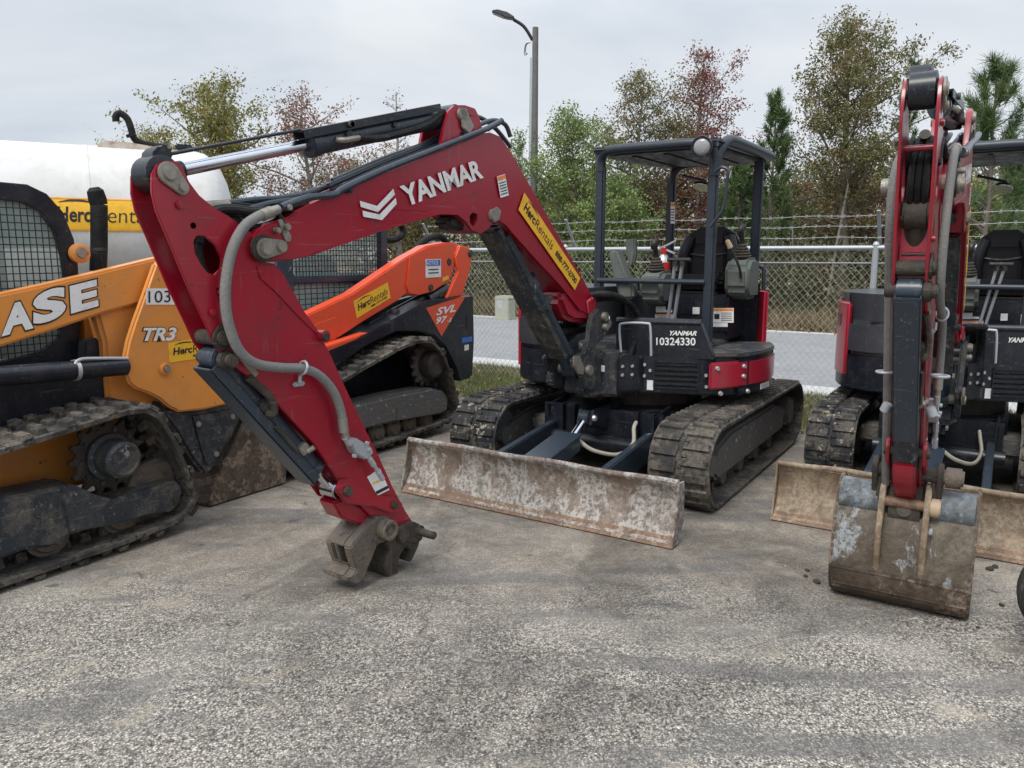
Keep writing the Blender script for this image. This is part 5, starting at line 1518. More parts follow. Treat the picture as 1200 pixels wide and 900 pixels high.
# --- the orange red one behind it
c0 = W(4.75, -5.18); TS = Frame(c0.x, c0.y, HEAD)
RS = thing('compact_track_loader', 'orange red compact track loader with a grid window cab, behind the red boom', 'track loader', TS.M, 'track loaders parked nose to tail')
S_ = lambda y, pts: TS.xz(y, pts)
def PS(px, py, y): return TS.p1(1, y, px, py)
YO = 0.97
tin = S_(YO, [(392, 456), (430, 432), (470, 410), (490, 402), (506, 402), (517, 412), (527, 436), (536, 470), (538, 482), (533, 488), (515, 496), (480, 508), (443, 519)])
lp = hull([(x, max(z, 0.057)) for x, z in tin] + circ(0.95, 0.29, 0.232, 20))
tr = track_belt(lp, YO - 0.45, YO, 0.03, 0.026, 0.11, 1).build('track', M['rubber_brown'], RS)
track_belt(lp, -YO, -YO + 0.45, 0.03, 0.026, 0.11, 1).build('track', M['rubber'], RS)
f = MB(); f.prism(S_(YO - 0.04, [(330, 500), (405, 480), (420, 474), (470, 462), (508, 455), (520, 458), (526, 466), (525, 482), (515, 486), (470, 493), (430, 503), (380, 520), (330, 535)]), YO - 0.3, YO - 0.04, bev=0.02, seg=3)
f.prism(S_(YO - 0.03, [(466, 477), (522, 466), (524, 480), (516, 484), (466, 493)]), YO - 0.042, YO - 0.03, bev=0.004)
f.build('track_frame', M['mud'], tr)
for px in (443, 462, 481, 500, 420):
    c = PS(px, 500, YO - 0.1); f = MB(); f.lathe([(0, 0.03), (0, 0.06), (0.02, 0.065), (0.02, 0.085), (0.06, 0.085), (0.06, 0.06), (0.08, 0.05), (0.08, 0.01)], (c.x, YO - 0.16, 0.142), (0, 1, 0), 20); f.build('track_roller', M['castmud'], tr)
sc = PS(503, 427, YO - 0.14)
f = MB(); pr = []
for k in range(15):
    for (da, rr) in ((-7.5, 0.165), (-3, 0.20), (3, 0.20), (7.5, 0.165)):
        a = R(24 * k + da); pr.append((sc.x + rr * math.cos(a), sc.z + rr * math.sin(a)))
f.prism(pr, YO - 0.2, YO - 0.17, bev=0.004); sp = f.build('sprocket', M['mud'], tr)
f = MB(); f.lathe([(0, 0.12), (0.05, 0.12), (0.12, 0.115), (0.14, 0.09), (0.14, 0.01)], (sc.x, YO - 0.18, sc.z), (0, 1, 0), 28); f.build('hub', M['castdark'], sp)
# body
f = MB(); f.prism([(-0.95, 0.3), (1.0, 0.25), (1.15, 0.5), (1.05, 0.85), (-0.9, 0.95)], -0.5, 0.5, bev=0.03); f.build('lower_body', M['black'], RS)
yb_ = 0.86
f = MB()
f.prism(S_(yb_, [(330, 430), (382, 411), (429, 392), (500, 353), (555, 347), (556, 400), (554, 440), (540, 447), (534, 430), (522, 406), (508, 393), (490, 388), (466, 388), (430, 405), (392, 432), (330, 470)]), yb_ - 0.4, yb_, bev=0.01)
f.build('fender', M['black'], RS)
rear = S_(yb_, [(530, 348), (556, 347), (556, 436), (541, 448)])
f = MB(); x0 = min(p[0] for p in rear); f.box((x0 + 0.12, 0, 0.78), (0.24, 1.7, 0.72), bev=0.03); f.box((x0 + 0.5, 0, 1.0), (0.9, 0.9, 0.5), bev=0.04)
rd = f.build('engine_door', M['black'], RS)
lg = decal([PS(517, 394, yb_), PS(546, 346, yb_), PS(499, 361, yb_)][::1], M['orangered'], RS, 'badge', 0.004)
lettering('SVL', PS(511, 370, yb_ + 0.008), PS(534, 365, yb_ + 0.008), PS(512, 361, yb_ + 0.008), M['white'], lg, 0.03, 0.25)
lettering('97', PS(511, 380, yb_ + 0.008), PS(524, 377.5, yb_ + 0.008), PS(511.5, 372, yb_ + 0.008), M['white'], lg, 0.03, 0.25)
lettering('-2', PS(524, 377.8, yb_ + 0.008), PS(529, 376.8, yb_ + 0.008), PS(524.3, 373.5, yb_ + 0.008), M['white'], lg, 0.03, 0.25)
decal([PS(541, 402, yb_), PS(553, 400, yb_), PS(553, 394, yb_), PS(541, 396, yb_)], M['blue'], RS, 'sticker', 0.004)
decal([PS(544, 411, yb_), PS(549, 410, yb_), PS(549, 403.5, yb_), PS(544, 404.5, yb_)], M['white'], RS, 'sticker', 0.004)
f = MB(); f.box(PS(548, 377, yb_) , (0.05, 0.012, 0.14), bev=0.004); f.build('door_recess', M['ink'], RS)
# lift arm
ya_ = 0.74
arm_o = S_(ya_, [(300, 395), (360, 369), (413, 344), (475, 302), (486, 296), (500, 288), (522, 284), (533, 284), (538, 288), (536, 300), (531, 318), (526, 330), (507, 342), (488, 347), (475, 345), (467, 352), (429, 375), (395, 397), (382, 409), (330, 430), (300, 440)])
f = MB(); f.prism(arm_o, ya_ - 0.12, ya_, bev=0.01)
f.prism(S_(ya_, [(479, 300), (487, 296), (501, 289), (522, 285), (532, 286), (534, 298), (528, 322), (520, 332), (507, 341), (489, 346), (478, 344), (475, 335)]), ya_ + 0.001, ya_ + 0.014, bev=0.005)
f.prism(S_(ya_, [(350, 392), (372, 378), (392, 371), (399, 377), (394, 392), (380, 402), (340, 415)]), ya_ + 0.001, ya_ + 0.012, bev=0.005)
la = f.build('lift_arm', M['orangered'], RS)
f = MB(); f.prism(S_(ya_ + 0.03, [(538, 287), (550, 290), (553, 302), (548, 325), (541, 347), (522, 350), (528, 336), (536, 318), (533, 300)]), ya_ + 0.0, ya_ + 0.04, bev=0.012, seg=3); f.build('rear_link', M['orangered'], RS)
f = MB(); f.prism(S_(0.8, [(330, 420), (382, 404), (428, 389), (429, 395), (383, 412), (330, 430)]), 0.74, 0.85, bev=0.008); f.build('side_rail', M['orangered'], RS)
f = MB(); f.prism(S_(-0.74, [(440, 318), (470, 305), (520, 300), (530, 305), (528, 330), (500, 340), (450, 340)]), -0.86, -0.74, bev=0.01); f.build('lift_arm', M['orangered'], RS)
f = MB()
for px, py, r, h in ((525, 307, 0.035, 0.02), (503, 337, 0.03, 0.03), (547, 297, 0.035, 0.055), (464, 367, 0.035, 0.03), (515, 345, 0.03, 0.02)):
    c = PS(px, py, ya_); f.cyl((c.x, ya_ - 0.06, c.z), (c.x, ya_ + h, c.z), r, bev=0.006)
f.build('pivot_pins', M['castdark'], RS)
f = MB(); a_, b_ = PS(430, 383, 0.66), PS(505, 345, 0.66); f.cyl(a_, b_, 0.05, bev=0.006); a_, b_ = PS(500, 352, 0.7), PS(520, 340, 0.7); f.cyl(a_, b_, 0.06); f.prism(S_(0.66, [(395, 398), (470, 352), (520, 338), (530, 352), (500, 356), (430, 392)]), 0.55, 0.63, bev=0.01)
f.build('lift_cylinder', M['black'], RS)
rental_sign([PS(418, 373, ya_), PS(457.5, 349, ya_), PS(454, 331, ya_), PS(414, 353, ya_)], la)
pn = decal([PS(497, 325.5, ya_), PS(515, 324.5, ya_), PS(515, 303.5, ya_), PS(497, 304, ya_)], M['white'], la, 'notice', 0.018)
decal([PS(498, 311.5, ya_), PS(514, 311, ya_), PS(514, 304.3, ya_), PS(498, 304.8, ya_)], M['blue'], pn, 'notice_header', 0.021)
lettering('NOTICE', PS(499, 310.5, ya_ + 0.0235), PS(513.4, 310, ya_ + 0.0235), PS(499, 305.8, ya_ + 0.0235), M['white'], pn, 0.01)
for k in range(2): decal([PS(500, 316.5 + 4 * k, ya_), PS(512, 316 + 4 * k, ya_), PS(512, 314.8 + 4 * k, ya_), PS(500, 315.3 + 4 * k, ya_)], M['ink'], pn, 'print', 0.021)
decal([PS(517, 330, ya_), PS(524, 327, ya_), PS(524, 322.5, ya_), PS(517, 325.5, ya_)], M['yellow'], la, 'sticker', 0.018)
# cab
yc_ = 0.5
fo = S_(yc_, [(326, 236), (338, 233), (400, 236), (445, 250), (454, 262), (455, 300), (454, 352), (420, 372), (340, 392), (326, 396)])
w1 = S_(yc_, [(345, 248), (440, 262), (446, 270), (446, 322), (345, 324)])
w2 = S_(yc_, [(346, 333), (420, 331), (424, 338), (424, 360), (346, 376)])
for sg in (1, -1):
    f = MB(); a_, b_ = sorted((sg * (yc_ - 0.06), sg * yc_)); f.prism(fo, a_, b_, bev=0.012, holes=[w1[::-1], w2[::-1]])
    o = f.build('cab_side', M['slate'], RS)
    if sg > 0:
        for wv, nx, nz in ((w1, 30, 12), (w2, 12, 7)):
            side_window(wv, yc_ - 0.012, o, nx, nz, 0.0035).build('window_grid', M['ink'], o)
    for wv in (w1, w2):
        a_, b_ = sorted((sg * (yc_ - 0.05), sg * (yc_ - 0.045))); f = MB(); f.prism(wv, a_, b_); f.build('window_glass', M['glass'], o)
xa, xb = min(p[0] for p in fo), max(p[0] for p in fo); zt = fo[1][1]
f = MB(); f.box(((xa + xb) / 2 + 0.05, 0, zt - 0.02), (xb - xa - 0.1, 2 * yc_ - 0.1, 0.05), bev=0.012); f.box((xa + 0.05, 0, 1.1), (0.05, 2 * yc_ - 0.1, 0.7), bev=0.01); f.build('cab_shell', M['black'], RS)
f = MB(); f.box((xa + 0.4, 0, 1.3), (0.16, 0.46, 0.6), bev=0.05); f.box((xa + 0.6, 0, 1.05), (0.45, 0.46, 0.12), bev=0.04); f.build('seat', M['vinyl'], RS)
f = MB(); f.tube([PS(452, 281, 0.2), PS(462, 281, 0.2), PS(471, 276, 0.2), PS(472, 268, 0.2), PS(468, 263, 0.2)], 0.03, 10); f.tube([PS(486, 298, 0.3), PS(492, 287, 0.3), PS(503, 279, 0.3), PS(516, 277, 0.3), PS(524, 286, 0.3)], 0.035, 10); f.build('rear_hoses', M['hose_black'], RS)
# bucket on its front
yk = 0.98
c1, c2, c3 = PS(245, 588, yk), PS(335, 562, yk), PS(290, 490, yk)
bz = [(c1.x, 0.01), (c2.x, 0.01), (c2.x - 0.02, 0.16), (c2.x + 0.02, 0.5), (c3.x - 0.02, c3.z), (c3.x + 0.02, c3.z - 0.01), (c1.x - 0.02, 0.12)]
f = MB(); f.prism(bz, yk - 0.02, yk, bev=0.004); f.prism(bz, -yk, -yk + 0.02, bev=0.004)
f.prism([(c1.x, 0.01), (c2.x, 0.01), (c2.x - 0.02, 0.16), (c2.x + 0.02, 0.5), (c3.x - 0.02, c3.z), (c3.x + 0.0, c3.z), (c2.x + 0.04, 0.48), (c2.x + 0.0, 0.17), (c2.x + 0.03, 0.03), (c1.x, 0.03)], -yk + 0.02, yk - 0.02, bev=0.003)
bk = f.build('bucket', M['bucket_brown'], RS)
f = MB(); f.box((c2.x - 0.2, 0.4, 0.35), (0.4, 0.1, 0.5), bev=0.03); f.box((c2.x - 0.2, -0.4, 0.35), (0.4, 0.1, 0.5), bev=0.03); f.build('front_links', M['orangered'], RS)

# ------------------------------------------------------------------ white water tank truck behind
p0, p1 = Vector((-5.7, 8.45, 0)), Vector((-3.62, 9.55, 0))
dt = (p1 - p0).normalized(); side = Vector((dt.y, -dt.x, 0))       # side faces the viewer
MT = Matrix(((dt.x, -side.x, 0, p1.x), (dt.y, -side.y, 0, p1.y), (0, 0, 1, 0), (0, 0, 0, 1)))   # x to the right end, -y to the viewer
TT_ = thing('tank_truck', 'white tank truck with a yellow rental sign, behind the yellow orange loader', 'tank truck', MT)
FT = Frame(p1.x, p1.y, math.atan2(dt.y, dt.x))
RT, ZC = 0.86, 1.96
f = MB()
prof = [(-4.6, 0.3), (-4.55, 0.6), (-4.4, RT)] + [(-x, RT) for x in (3, 2, 1)] + [(-0.18, RT)] + [(-0.18 + 0.36 * math.sin(R(a)), RT * (0.28 + 0.72 * math.cos(R(a)))) for a in (15, 30, 45, 60, 72, 82)] + [(0.19, 0.12)]
f.lathe(prof, (0, 0, ZC), (1, 0, 0), 64)
tk = f.build('tank', M['tank'], TT_, ang=40)
f = MB()
for x in (-2.7, -1.35): f.lathe([(0, RT + 0.001), (0.004, RT + 0.005), (0.05, RT + 0.005), (0.054, RT + 0.001)], (x, 0, ZC), (1, 0, 0), 64)
f.build('strap', M['tank'], tk)
f = MB(); f.box((-2.4, 0, 0.92), (5.2, 0.8, 0.22), bev=0.02); f.box((-0.3, 0, 1.1), (0.3, 1.0, 0.3)); f.box((-3.5, 0, 1.1), (0.3, 1.0, 0.3)); f.build('chassis', M['black'], TT_)
for x in (-0.9, -3.9):
    for y in (-0.95, 0.95):
        f = MB(); f.lathe([(0, 0.25), (0.0, 0.42), (0.04, 0.47), (0.2, 0.47), (0.24, 0.42), (0.24, 0.25)], (x, y - 0.12, 0.47), (0, 1, 0), 32); w_ = f.build('tyre', M['rubber'], TT_)
        f = MB(); f.lathe([(0, 0.1), (0.06, 0.25), (0.18, 0.25), (0.22, 0.1)], (x, y - 0.11, 0.47), (0, 1, 0), 24); f.build('rim', M['white'], w_)
# curved sign
def tankpt(px, py, r):
    """where the sight line meets the tank's side, at radius r"""
    p = FT.p1(1, -r, px, py); 
    for _ in range(6):
        a = (p.z - ZC) / r; a = max(-1.2, min(1.2, a)); p = FT.p1(1, -r * math.cos(math.asin(max(-0.95, min(0.95, a)))), px, py)
    return p
A_, B_, D_ = tankpt(60, 270, RT), tankpt(172, 271, RT), tankpt(60, 231, RT)
L0, L1 = A_.x, tankpt(190, 251, RT).x
v0, v1 = math.asin((A_.z - ZC) / RT), math.asin((D_.z - ZC) / RT)
def cur(u, v, r): a = v0 + (v1 - v0) * v; return Vector((L0 + (L1 - L0) * u, -r * math.cos(a), ZC + r * math.sin(a)))
vs, fs = [], []
for i in range(2):
    for j in range(9): vs.append(cur(i, j / 8, RT + 0.006))
fs = [(j, j + 9, j + 10, j + 1) for j in range(8)]
sg_ = raw_mesh('rental_sign', vs, fs, M['yellow'], tk)
vs, fs = [], []
for (u0, u1, v0_, v1_) in ((0.01, 0.99, 0.03, 0.05), (0.01, 0.99, 0.95, 0.97)):
    b0 = len(vs); vs += [cur(u0, v0_, RT + 0.009), cur(u1, v0_, RT + 0.009), cur(u1, v1_, RT + 0.009), cur(u0, v1_, RT + 0.009)]; fs.append((b0, b0 + 1, b0 + 2, b0 + 3))
raw_mesh('sign_border', vs, fs, M['warn'], sg_)
for s, u0, u1, v0_, v1_, bo_ in (('Herc', 0.06, 0.355, 0.26, 0.72, 0.025), ('Rentals', 0.38, 0.95, 0.26, 0.72, -0.01)):
    uv, fc = text_verts(s, bo_, 0.12)
    raw_mesh('lettering', [cur(u0 + (u1 - u0) * a, v0_ + (v1_ - v0_) * b, RT + 0.009) for a, b in uv], fc, M['ink'], sg_)
vs = []
for k in range(11):
    t = k / 10; u = 0.08 + 0.36 * t; v = 0.78 + 0.13 * math.sin(math.pi * (0.25 + 0.6 * t)) - 0.03; th = 0.07 * math.sin(math.pi * min(1, t + 0.05)) + 0.004
    vs += [cur(u, v, RT + 0.009), cur(u, v + th, RT + 0.009)]
raw_mesh('swoosh', vs, [(2 * k, 2 * k + 2, 2 * k + 3, 2 * k + 1) for k in range(10)], M['ink'], sg_)
# fittings on the tank top
def PTk(px, py, y=0.0): return FT.p1(1, y, px, py)
f = MB(); q = [PTk(x, y) for x, y in ((113, 180), (115, 171), (122, 168), (150, 170), (212, 180), (230, 190))]; f.prism([(p.x, p.z) for p in q], -0.25, 0.25, bev=0.01); f.build('top_walkway', M['rust'], tk)
f = MB(); f.tube([PTk(x, y) for x, y in ((136, 142), (136, 136), (141, 133), (149, 139), (154, 152), (156, 160), (162, 166), (175, 170), (196, 173))], 0.038, 12, k=5)
f.lathe([(0, 0.055), (0.03, 0.055)], PTk(153, 157), (0.3, 0, -1), 14)
f.build('vent_pipe', M['hose_black'], tk)
f = MB(); f.box(PTk(216, 173), (0.2, 0.1, 0.07), bev=0.02); f.tube([PTk(205, 172), PTk(224, 175), PTk(229, 180), PTk(230, 190)], 0.025, 8); f.build('hose_reel_bracket', M['black'], tk)
# ------------------------------------------------------------------ ground
def quadSN(s0, s1, n0, n1, z): return [W(s0, n0, z), W(s0, n1, z), W(s1, n1, z), W(s1, n0, z)]


def sheet(name, pts, mat):
    return tag(raw_mesh(name, pts, [tuple(range(len(pts)))], mat), kind='structure')


def asphalt_lot():
    m, nt, bs = nmat('worn_asphalt')
    v = mapping(nt, src='Geo')
    # direction of the tyre marks and sweeping, along the parking rows
    big = noise(nt, v, 0.42, 5, 0.6, 0.7)
    mid = noise(nt, v, 2.2, 9, 0.72, 0.8)
    sm = noise(nt, v, 9, 8, 0.7)
    vor = nt.nodes.new('ShaderNodeTexVoronoi'); vor.inputs['Scale'].default_value = 135; nt.links.new(v, vor.inputs['Vector'])
    vd = nt.nodes.new('ShaderNodeTexVoronoi'); vd.inputs['Scale'].default_value = 120; nt.links.new(v, vd.inputs['Vector'])
    bw = nt.nodes.new('ShaderNodeRGBToBW'); nt.links.new(vor.outputs['Color'], bw.inputs[0])
    stones = ramp(nt, bw.outputs[0], [(0.2, (0.14, 0.129, 0.115)), (0.45, (0.36, 0.327, 0.28)), (0.85, (0.64, 0.59, 0.51))])
    gaps = ramp(nt, vor.outputs['Distance'], [(0.3, 1.0), (0.6, 0.3)])
    coarse = mix(nt, 0.75, stones, mix(nt, 1.0, stones, gaps, 'MULTIPLY'))
    # dark binder showing between patches of stone
    binder = ramp(nt, noise(nt, v, 52, 5, 0.75), [(0.41, 0.42), (0.53, 1.15)])
    coarse = mix(nt, 1.0, coarse, binder, 'MULTIPLY')
    dust = ramp(nt, noise(nt, v, 60, 6, 0.75), [(0.35, (0.12, 0.10, 0.078)), (0.65, (0.235, 0.203, 0.162))])
    dust = mix(nt, ramp(nt, sm, [(0.48, 0.0), (0.62, 0.6)]), dust, (0.31, 0.275, 0.225))
    # dust lies thick under the machines and between them, and thins out towards the open lot
    sep = nt.nodes.new('ShaderNodeSeparateXYZ'); nt.links.new(v, sep.inputs[0])
    mr = nt.nodes.new('ShaderNodeMapRange'); mr.inputs[1].default_value = 2.4; mr.inputs[2].default_value = 4.6; mr.inputs[3].default_value = -0.2; mr.inputs[4].default_value = 0.30
    mr.inputs[1].default_value = 2.9; mr.inputs[2].default_value = 4.3; nt.links.new(sep.outputs['Y'], mr.inputs[0])
    ad = nt.nodes.new('ShaderNodeMath'); ad.operation = 'ADD'; nt.links.new(mix(nt, 0.5, big, mid), ad.inputs[0]); nt.links.new(mr.outputs[0], ad.inputs[1])
    fac = ramp(nt, ad.outputs[0], [(0.36, 0.0), (0.62, 1.0)])
    fac2 = mix(nt, 1.0, fac, ramp(nt, noise(nt, v, 45, 3, 0.6), [(0.3, 0.65), (0.6, 1.0)]), 'MULTIPLY')
    c = mix(nt, fac2, coarse, dust)
    # oil and scrape marks
    vm = mapping(nt, (1, 1, 1), 'Geo')
    rot = nt.nodes.new('ShaderNodeMapping'); rot.inputs['Rotation'].default_value = (0, 0, R(-35)); rot.inputs['Scale'].default_value = (0.7, 3.2, 1); nt.links.new(vm, rot.inputs['Vector'])
    st = ramp(nt, noise(nt, rot.outputs[0], 1.0, 7, 0.65, 0.8), [(0.50, 0.0), (0.60, 0.7)])
    c = mix(nt, st, c, (0.11, 0.105, 0.10))
    st2 = ramp(nt, noise(nt, v, 2.3, 7, 0.6, 1.0), [(0.56, 0.0), (0.66, 0.5)])
    c = mix(nt, st2, c, (0.085, 0.082, 0.08))
    lt = ramp(nt, noise(nt, mapping(nt, loc=(9, 4, 2), src='Geo'), 1.1, 7, 0.6, 0.5), [(0.52, 0.0), (0.66, 0.35)])
    c = mix(nt, lt, c, (0.40, 0.37, 0.32))
    # dark oil drips gathered in a few places and thin wandering cracks
    sp = ramp(nt, noise(nt, v, 5.5, 4, 0.6, 0.4), [(0.655, 0.0), (0.69, 0.75)])
    c = mix(nt, sp, c, (0.055, 0.052, 0.05))
    vc = nt.nodes.new('ShaderNodeTexVoronoi'); vc.feature = 'DISTANCE_TO_EDGE'; vc.inputs['Scale'].default_value = 0.55
    wv = nt.nodes.new('ShaderNodeTexNoise'); wv.inputs['Scale'].default_value = 2.5; wv.inputs['Detail'].default_value = 6; nt.links.new(v, wv.inputs['Vector'])
    va = nt.nodes.new('ShaderNodeVectorMath'); va.operation = 'MULTIPLY_ADD'; nt.links.new(wv.outputs['Color'], va.inputs[0]); va.inputs[1].default_value = (0.55, 0.55, 0); nt.links.new(v, va.inputs[2])
    nt.links.new(va.outputs[0], vc.inputs['Vector'])
    crk = mix(nt, 1.0, ramp(nt, vc.outputs['Distance'], [(0.0, 0.8), (0.006, 0.0)]), ramp(nt, big, [(0.46, 0.0), (0.56, 1.0)]), 'MULTIPLY')
    c = mix(nt, crk, c, (0.06, 0.056, 0.052))
    fz = ramp(nt, noise(nt, mapping(nt, loc=(2, 2, 2), src='Geo'), 3.4, 8, 0.7, 1.2), [(0.56, 0.0), (0.66, 0.5)])
    c = mix(nt, fz, c, (0.34, 0.29, 0.22))
    # tiny chips
    c = mix(nt, ramp(nt, noise(nt, v, 120, 2, 0.5), [(0.64, 0.0), (0.67, 0.7)]), c, (0.50, 0.47, 0.42))
    c = mix(nt, ramp(nt, noise(nt, mapping(nt, loc=(3, 7, 1), src='Geo'), 90, 3, 0.55), [(0.60, 0.0), (0.64, 0.6)]), c, (0.09, 0.08, 0.07))
    c = mix(nt, 1.0, c, ramp(nt, noise(nt, mapping(nt, loc=(5, 1, 8), src='Geo'), 0.9, 8, 0.7, 0.9), [(0.38, 0.62), (0.5, 1.0), (0.62, 1.12)]), 'MULTIPLY')
    nt.links.new(c, bs.inputs['Base Color'])
    bs.inputs['Roughness'].default_value = 0.88
    h = mix(nt, fac2, mix(nt, 0.5, gaps, bw.outputs[0]), ramp(nt, noise(nt, v, 70, 6, 0.7), [(0.2, 0.45), (0.8, 0.7)]))
    b1 = nt.nodes.new('ShaderNodeBump'); b1.inputs['Strength'].default_value = 0.5; b1.inputs['Distance'].default_value = 0.006
    nt.links.new(h, b1.inputs['Height'])
    b2 = nt.nodes.new('ShaderNodeBump'); b2.inputs['Strength'].default_value = 0.35; b2.inputs['Distance'].default_value = 0.04
    nt.links.new(noise(nt, v, 7, 6, 0.6, 0.5), b2.inputs['Height']); nt.links.new(b1.outputs['Normal'], b2.inputs['Normal'])
    nt.links.new(b2.outputs['Normal'], bs.inputs['Normal'])
    return m


def simple_ground(name, a, b, c, sc=1.0, rough=0.95, bm_=0.4):
    m, nt, bs = nmat(name)
    v = mapping(nt, src='Geo')
    x = mix(nt, ramp(nt, noise(nt, v, 0.5 * sc, 8, 0.65, 0.4), [(0.38, 0.0), (0.62, 1.0)]), a, b)
    x = mix(nt, ramp(nt, noise(nt, v, 3.1 * sc, 8, 0.7), [(0.5, 0.0), (0.66, 0.9)]), x, c)
    x = mix(nt, 0.6, x, mix(nt, 1.0, x, ramp(nt, noise(nt, v, 30 * sc, 6, 0.7), [(0.3, 0.4), (0.7, 1.5)]), 'MULTIPLY'))
    nt.links.new(x, bs.inputs['Base Color']); bs.inputs['Roughness'].default_value = rough
    if bm_: bump(nt, bs, noise(nt, v, 25 * sc, 6, 0.7), bm_, 0.03)
    return m


M['lot'] = asphalt_lot()
M['terrain'] = simple_ground('brown_leafy_ground', (0.13, 0.105, 0.06), (0.075, 0.08, 0.032), (0.2, 0.15, 0.09))
M['turf'] = simple_ground('short_turf', (0.10, 0.10, 0.038), (0.15, 0.13, 0.065), (0.06, 0.07, 0.025), 2)
M['road'] = simple_ground('grey_road_asphalt', (0.25, 0.255, 0.26), (0.215, 0.22, 0.225), (0.29, 0.29, 0.29), 2, 0.9, 0.15)
M['gutter'] = simple_ground('concrete_gutter', (0.50, 0.50, 0.48), (0.42, 0.42, 0.40), (0.54, 0.53, 0.5), 2, 0.9, 0.1)
M['farstrip'] = simple_ground('pale_far_road', (0.45, 0.43, 0.38), (0.38, 0.37, 0.33), (0.5, 0.47, 0.4), 0.5, 0.9, 0)

# the terrain: one sheet out to the horizon, rising gently behind the trees
gv, gf = [], []
ss = [-60, -10, 0, 7, 9, 17, 24, 34, 46, 70, 110, 200, 420, 900]
ns = [-900, -300, -120, -60, -30, -12, 0, 12, 30, 60, 120, 300, 900]
for i, s_ in enumerate(ss):
    for n_ in ns:
        z = -0.012 if s_ < 75 else -0.012 + 3.5 * min(1, (s_ - 70) / 60)
        gv.append(W(s_, n_, z))
for i in range(len(ss) - 1):
    for j in range(len(ns) - 1):
        a = i * len(ns) + j; gf.append((a, a + 1, a + len(ns) + 1, a + len(ns)))
tag(raw_mesh('ground', gv, gf, M['terrain']), kind='structure')
edge = [(-14, 7.35), (-9, 7.2), (-5, 7.0), (-3.6, 6.95), (-2.4, 7.1), (-1.2, 7.3), (0.2, 7.15), (1.6, 7.35), (4, 7.2), (14, 7.3)]
lot = [W(-14, -16), W(-14, 14)] + [W(s_, n_) for n_, s_ in reversed([(n, s) for n, s in edge])]
sheet('parking_lot', lot, M['lot'])
sheet('grass_strip', quadSN(6.6, 9.3, -60, 60, -0.006), M['turf'])
# kerb and gutter, road
f = MB(); q = [(9.28, -0.01), (9.28, 0.012), (9.95, 0.008), (9.95, -0.01)]
def prismSN(f, prof, n0, n1):
    va = [f.bm.verts.new(W(s_, n0, z)) for s_, z in prof]; vb = [f.bm.verts.new(W(s_, n1, z)) for s_, z in prof]
    f.bm.faces.new(va); f.bm.faces.new(vb[::-1])
    for i in range(len(prof)):
        j = (i + 1) % len(prof); f.bm.faces.new((va[i], va[j], vb[j], vb[i]))
prismSN(f, q, -60, 60); tag(f.build('kerb', M['gutter']), kind='structure')
f = MB(); prismSN(f, [(16.75, -0.01), (16.75, 0.015), (17.0, 0.015), (17.0, -0.01)], -60, 60); tag(f.build('kerb', M['gutter']), kind='structure')
sheet('road', quadSN(9.95, 16.75, -60, 60, 0.0), M['road'])
sheet('far_road', quadSN(47, 53, -90, 90, -0.002), M['farstrip'])
sheet('far_grass', quadSN(53, 72, -90, 90, -0.004), simple_ground('pale_far_grass', (0.36, 0.31, 0.14), (0.25, 0.24, 0.1), (0.42, 0.36, 0.2), 0.5, 0.95, 0))


# ------------------------------------------------------------------ scattered natural stuff (plain meshes)
def np_mesh(name, V, F, mat, parent=None, smooth=False):
    me = bpy.data.meshes.new(name)
    V = np.asarray(V, dtype=np.float32); F = np.asarray(F, dtype=np.int32)
    me.vertices.add(len(V)); me.vertices.foreach_set('co', V.ravel())
    k = F.shape[1]
    me.loops.add(F.size); me.loops.foreach_set('vertex_index', F.ravel())
    me.polygons.add(len(F)); me.polygons.foreach_set('loop_start', np.arange(0, F.size, k, dtype=np.int32)); me.polygons.foreach_set('loop_total', np.full(len(F), k, dtype=np.int32))
    me.update(calc_edges=True); me.validate()
    me.materials.append(mat)
    return mesh_obj(name, me, parent)


def leaf_mat(name, cols, sc=1.2, rough=0.6, trans=0.25, fine=40):
    m, nt, bs = nmat(name)
    v = mapping(nt, src='Geo')
    f1 = noise(nt, v, sc, 4, 0.6); f2 = noise(nt, v, fine, 2, 0.5)
    ad = mix(nt, 0.55, f1, f2)
    n = len(cols)
    c = ramp(nt, ad, [(0.34 + 0.32 * i / max(1, n - 1), cols[i]) for i in range(n)])
    nt.links.new(c, bs.inputs['Base Color']); bs.inputs['Roughness'].default_value = rough
    tr = nt.nodes.new('ShaderNodeBsdfTranslucent'); nt.links.new(c, tr.inputs['Color'])
    ms = nt.nodes.new('ShaderNodeMixShader'); ms.inputs[0].default_value = trans
    nt.links.new(bs.outputs[0], ms.inputs[1]); nt.links.new(tr.outputs[0], ms.inputs[2])
    nt.links.new(ms.outputs[0], nt.nodes['Material Output'].inputs['Surface'])
    return m


def leaf_quads(C_, size, squash=0.55, down=0.0):
    n = len(C_)
    a = rng.normal(size=(n, 3)); a /= np.linalg.norm(a, axis=1)[:, None]
    b = rng.normal(size=(n, 3)); b -= a * (a * b).sum(1)[:, None]; b /= np.linalg.norm(b, axis=1)[:, None]
    s = size * rng.uniform(0.6, 1.3, n)[:, None]
    V = np.stack([C_ - a * s, C_ + b * s * squash, C_ + a * s, C_ - b * s * squash], 1).reshape(-1, 3)
    F = np.arange(4 * n).reshape(-1, 4)
    return V, F


def blades(P, h, w, lean=0.5):
    n = len(P)
    a = rng.uniform(0, 2 * np.pi, n); d = np.stack([np.cos(a), np.sin(a), np.zeros(n)], 1)
    hh = (h * rng.uniform(0.5, 1.3, n))[:, None]
    t = rng.normal(size=(n, 3)) * lean * hh; t[:, 2] = 0
    V = np.stack([P - d * w, P + d * w, P + t + np.array([0, 0, 1]) * hh], 1).reshape(-1, 3)
    return V, np.arange(3 * n).reshape(-1, 3)


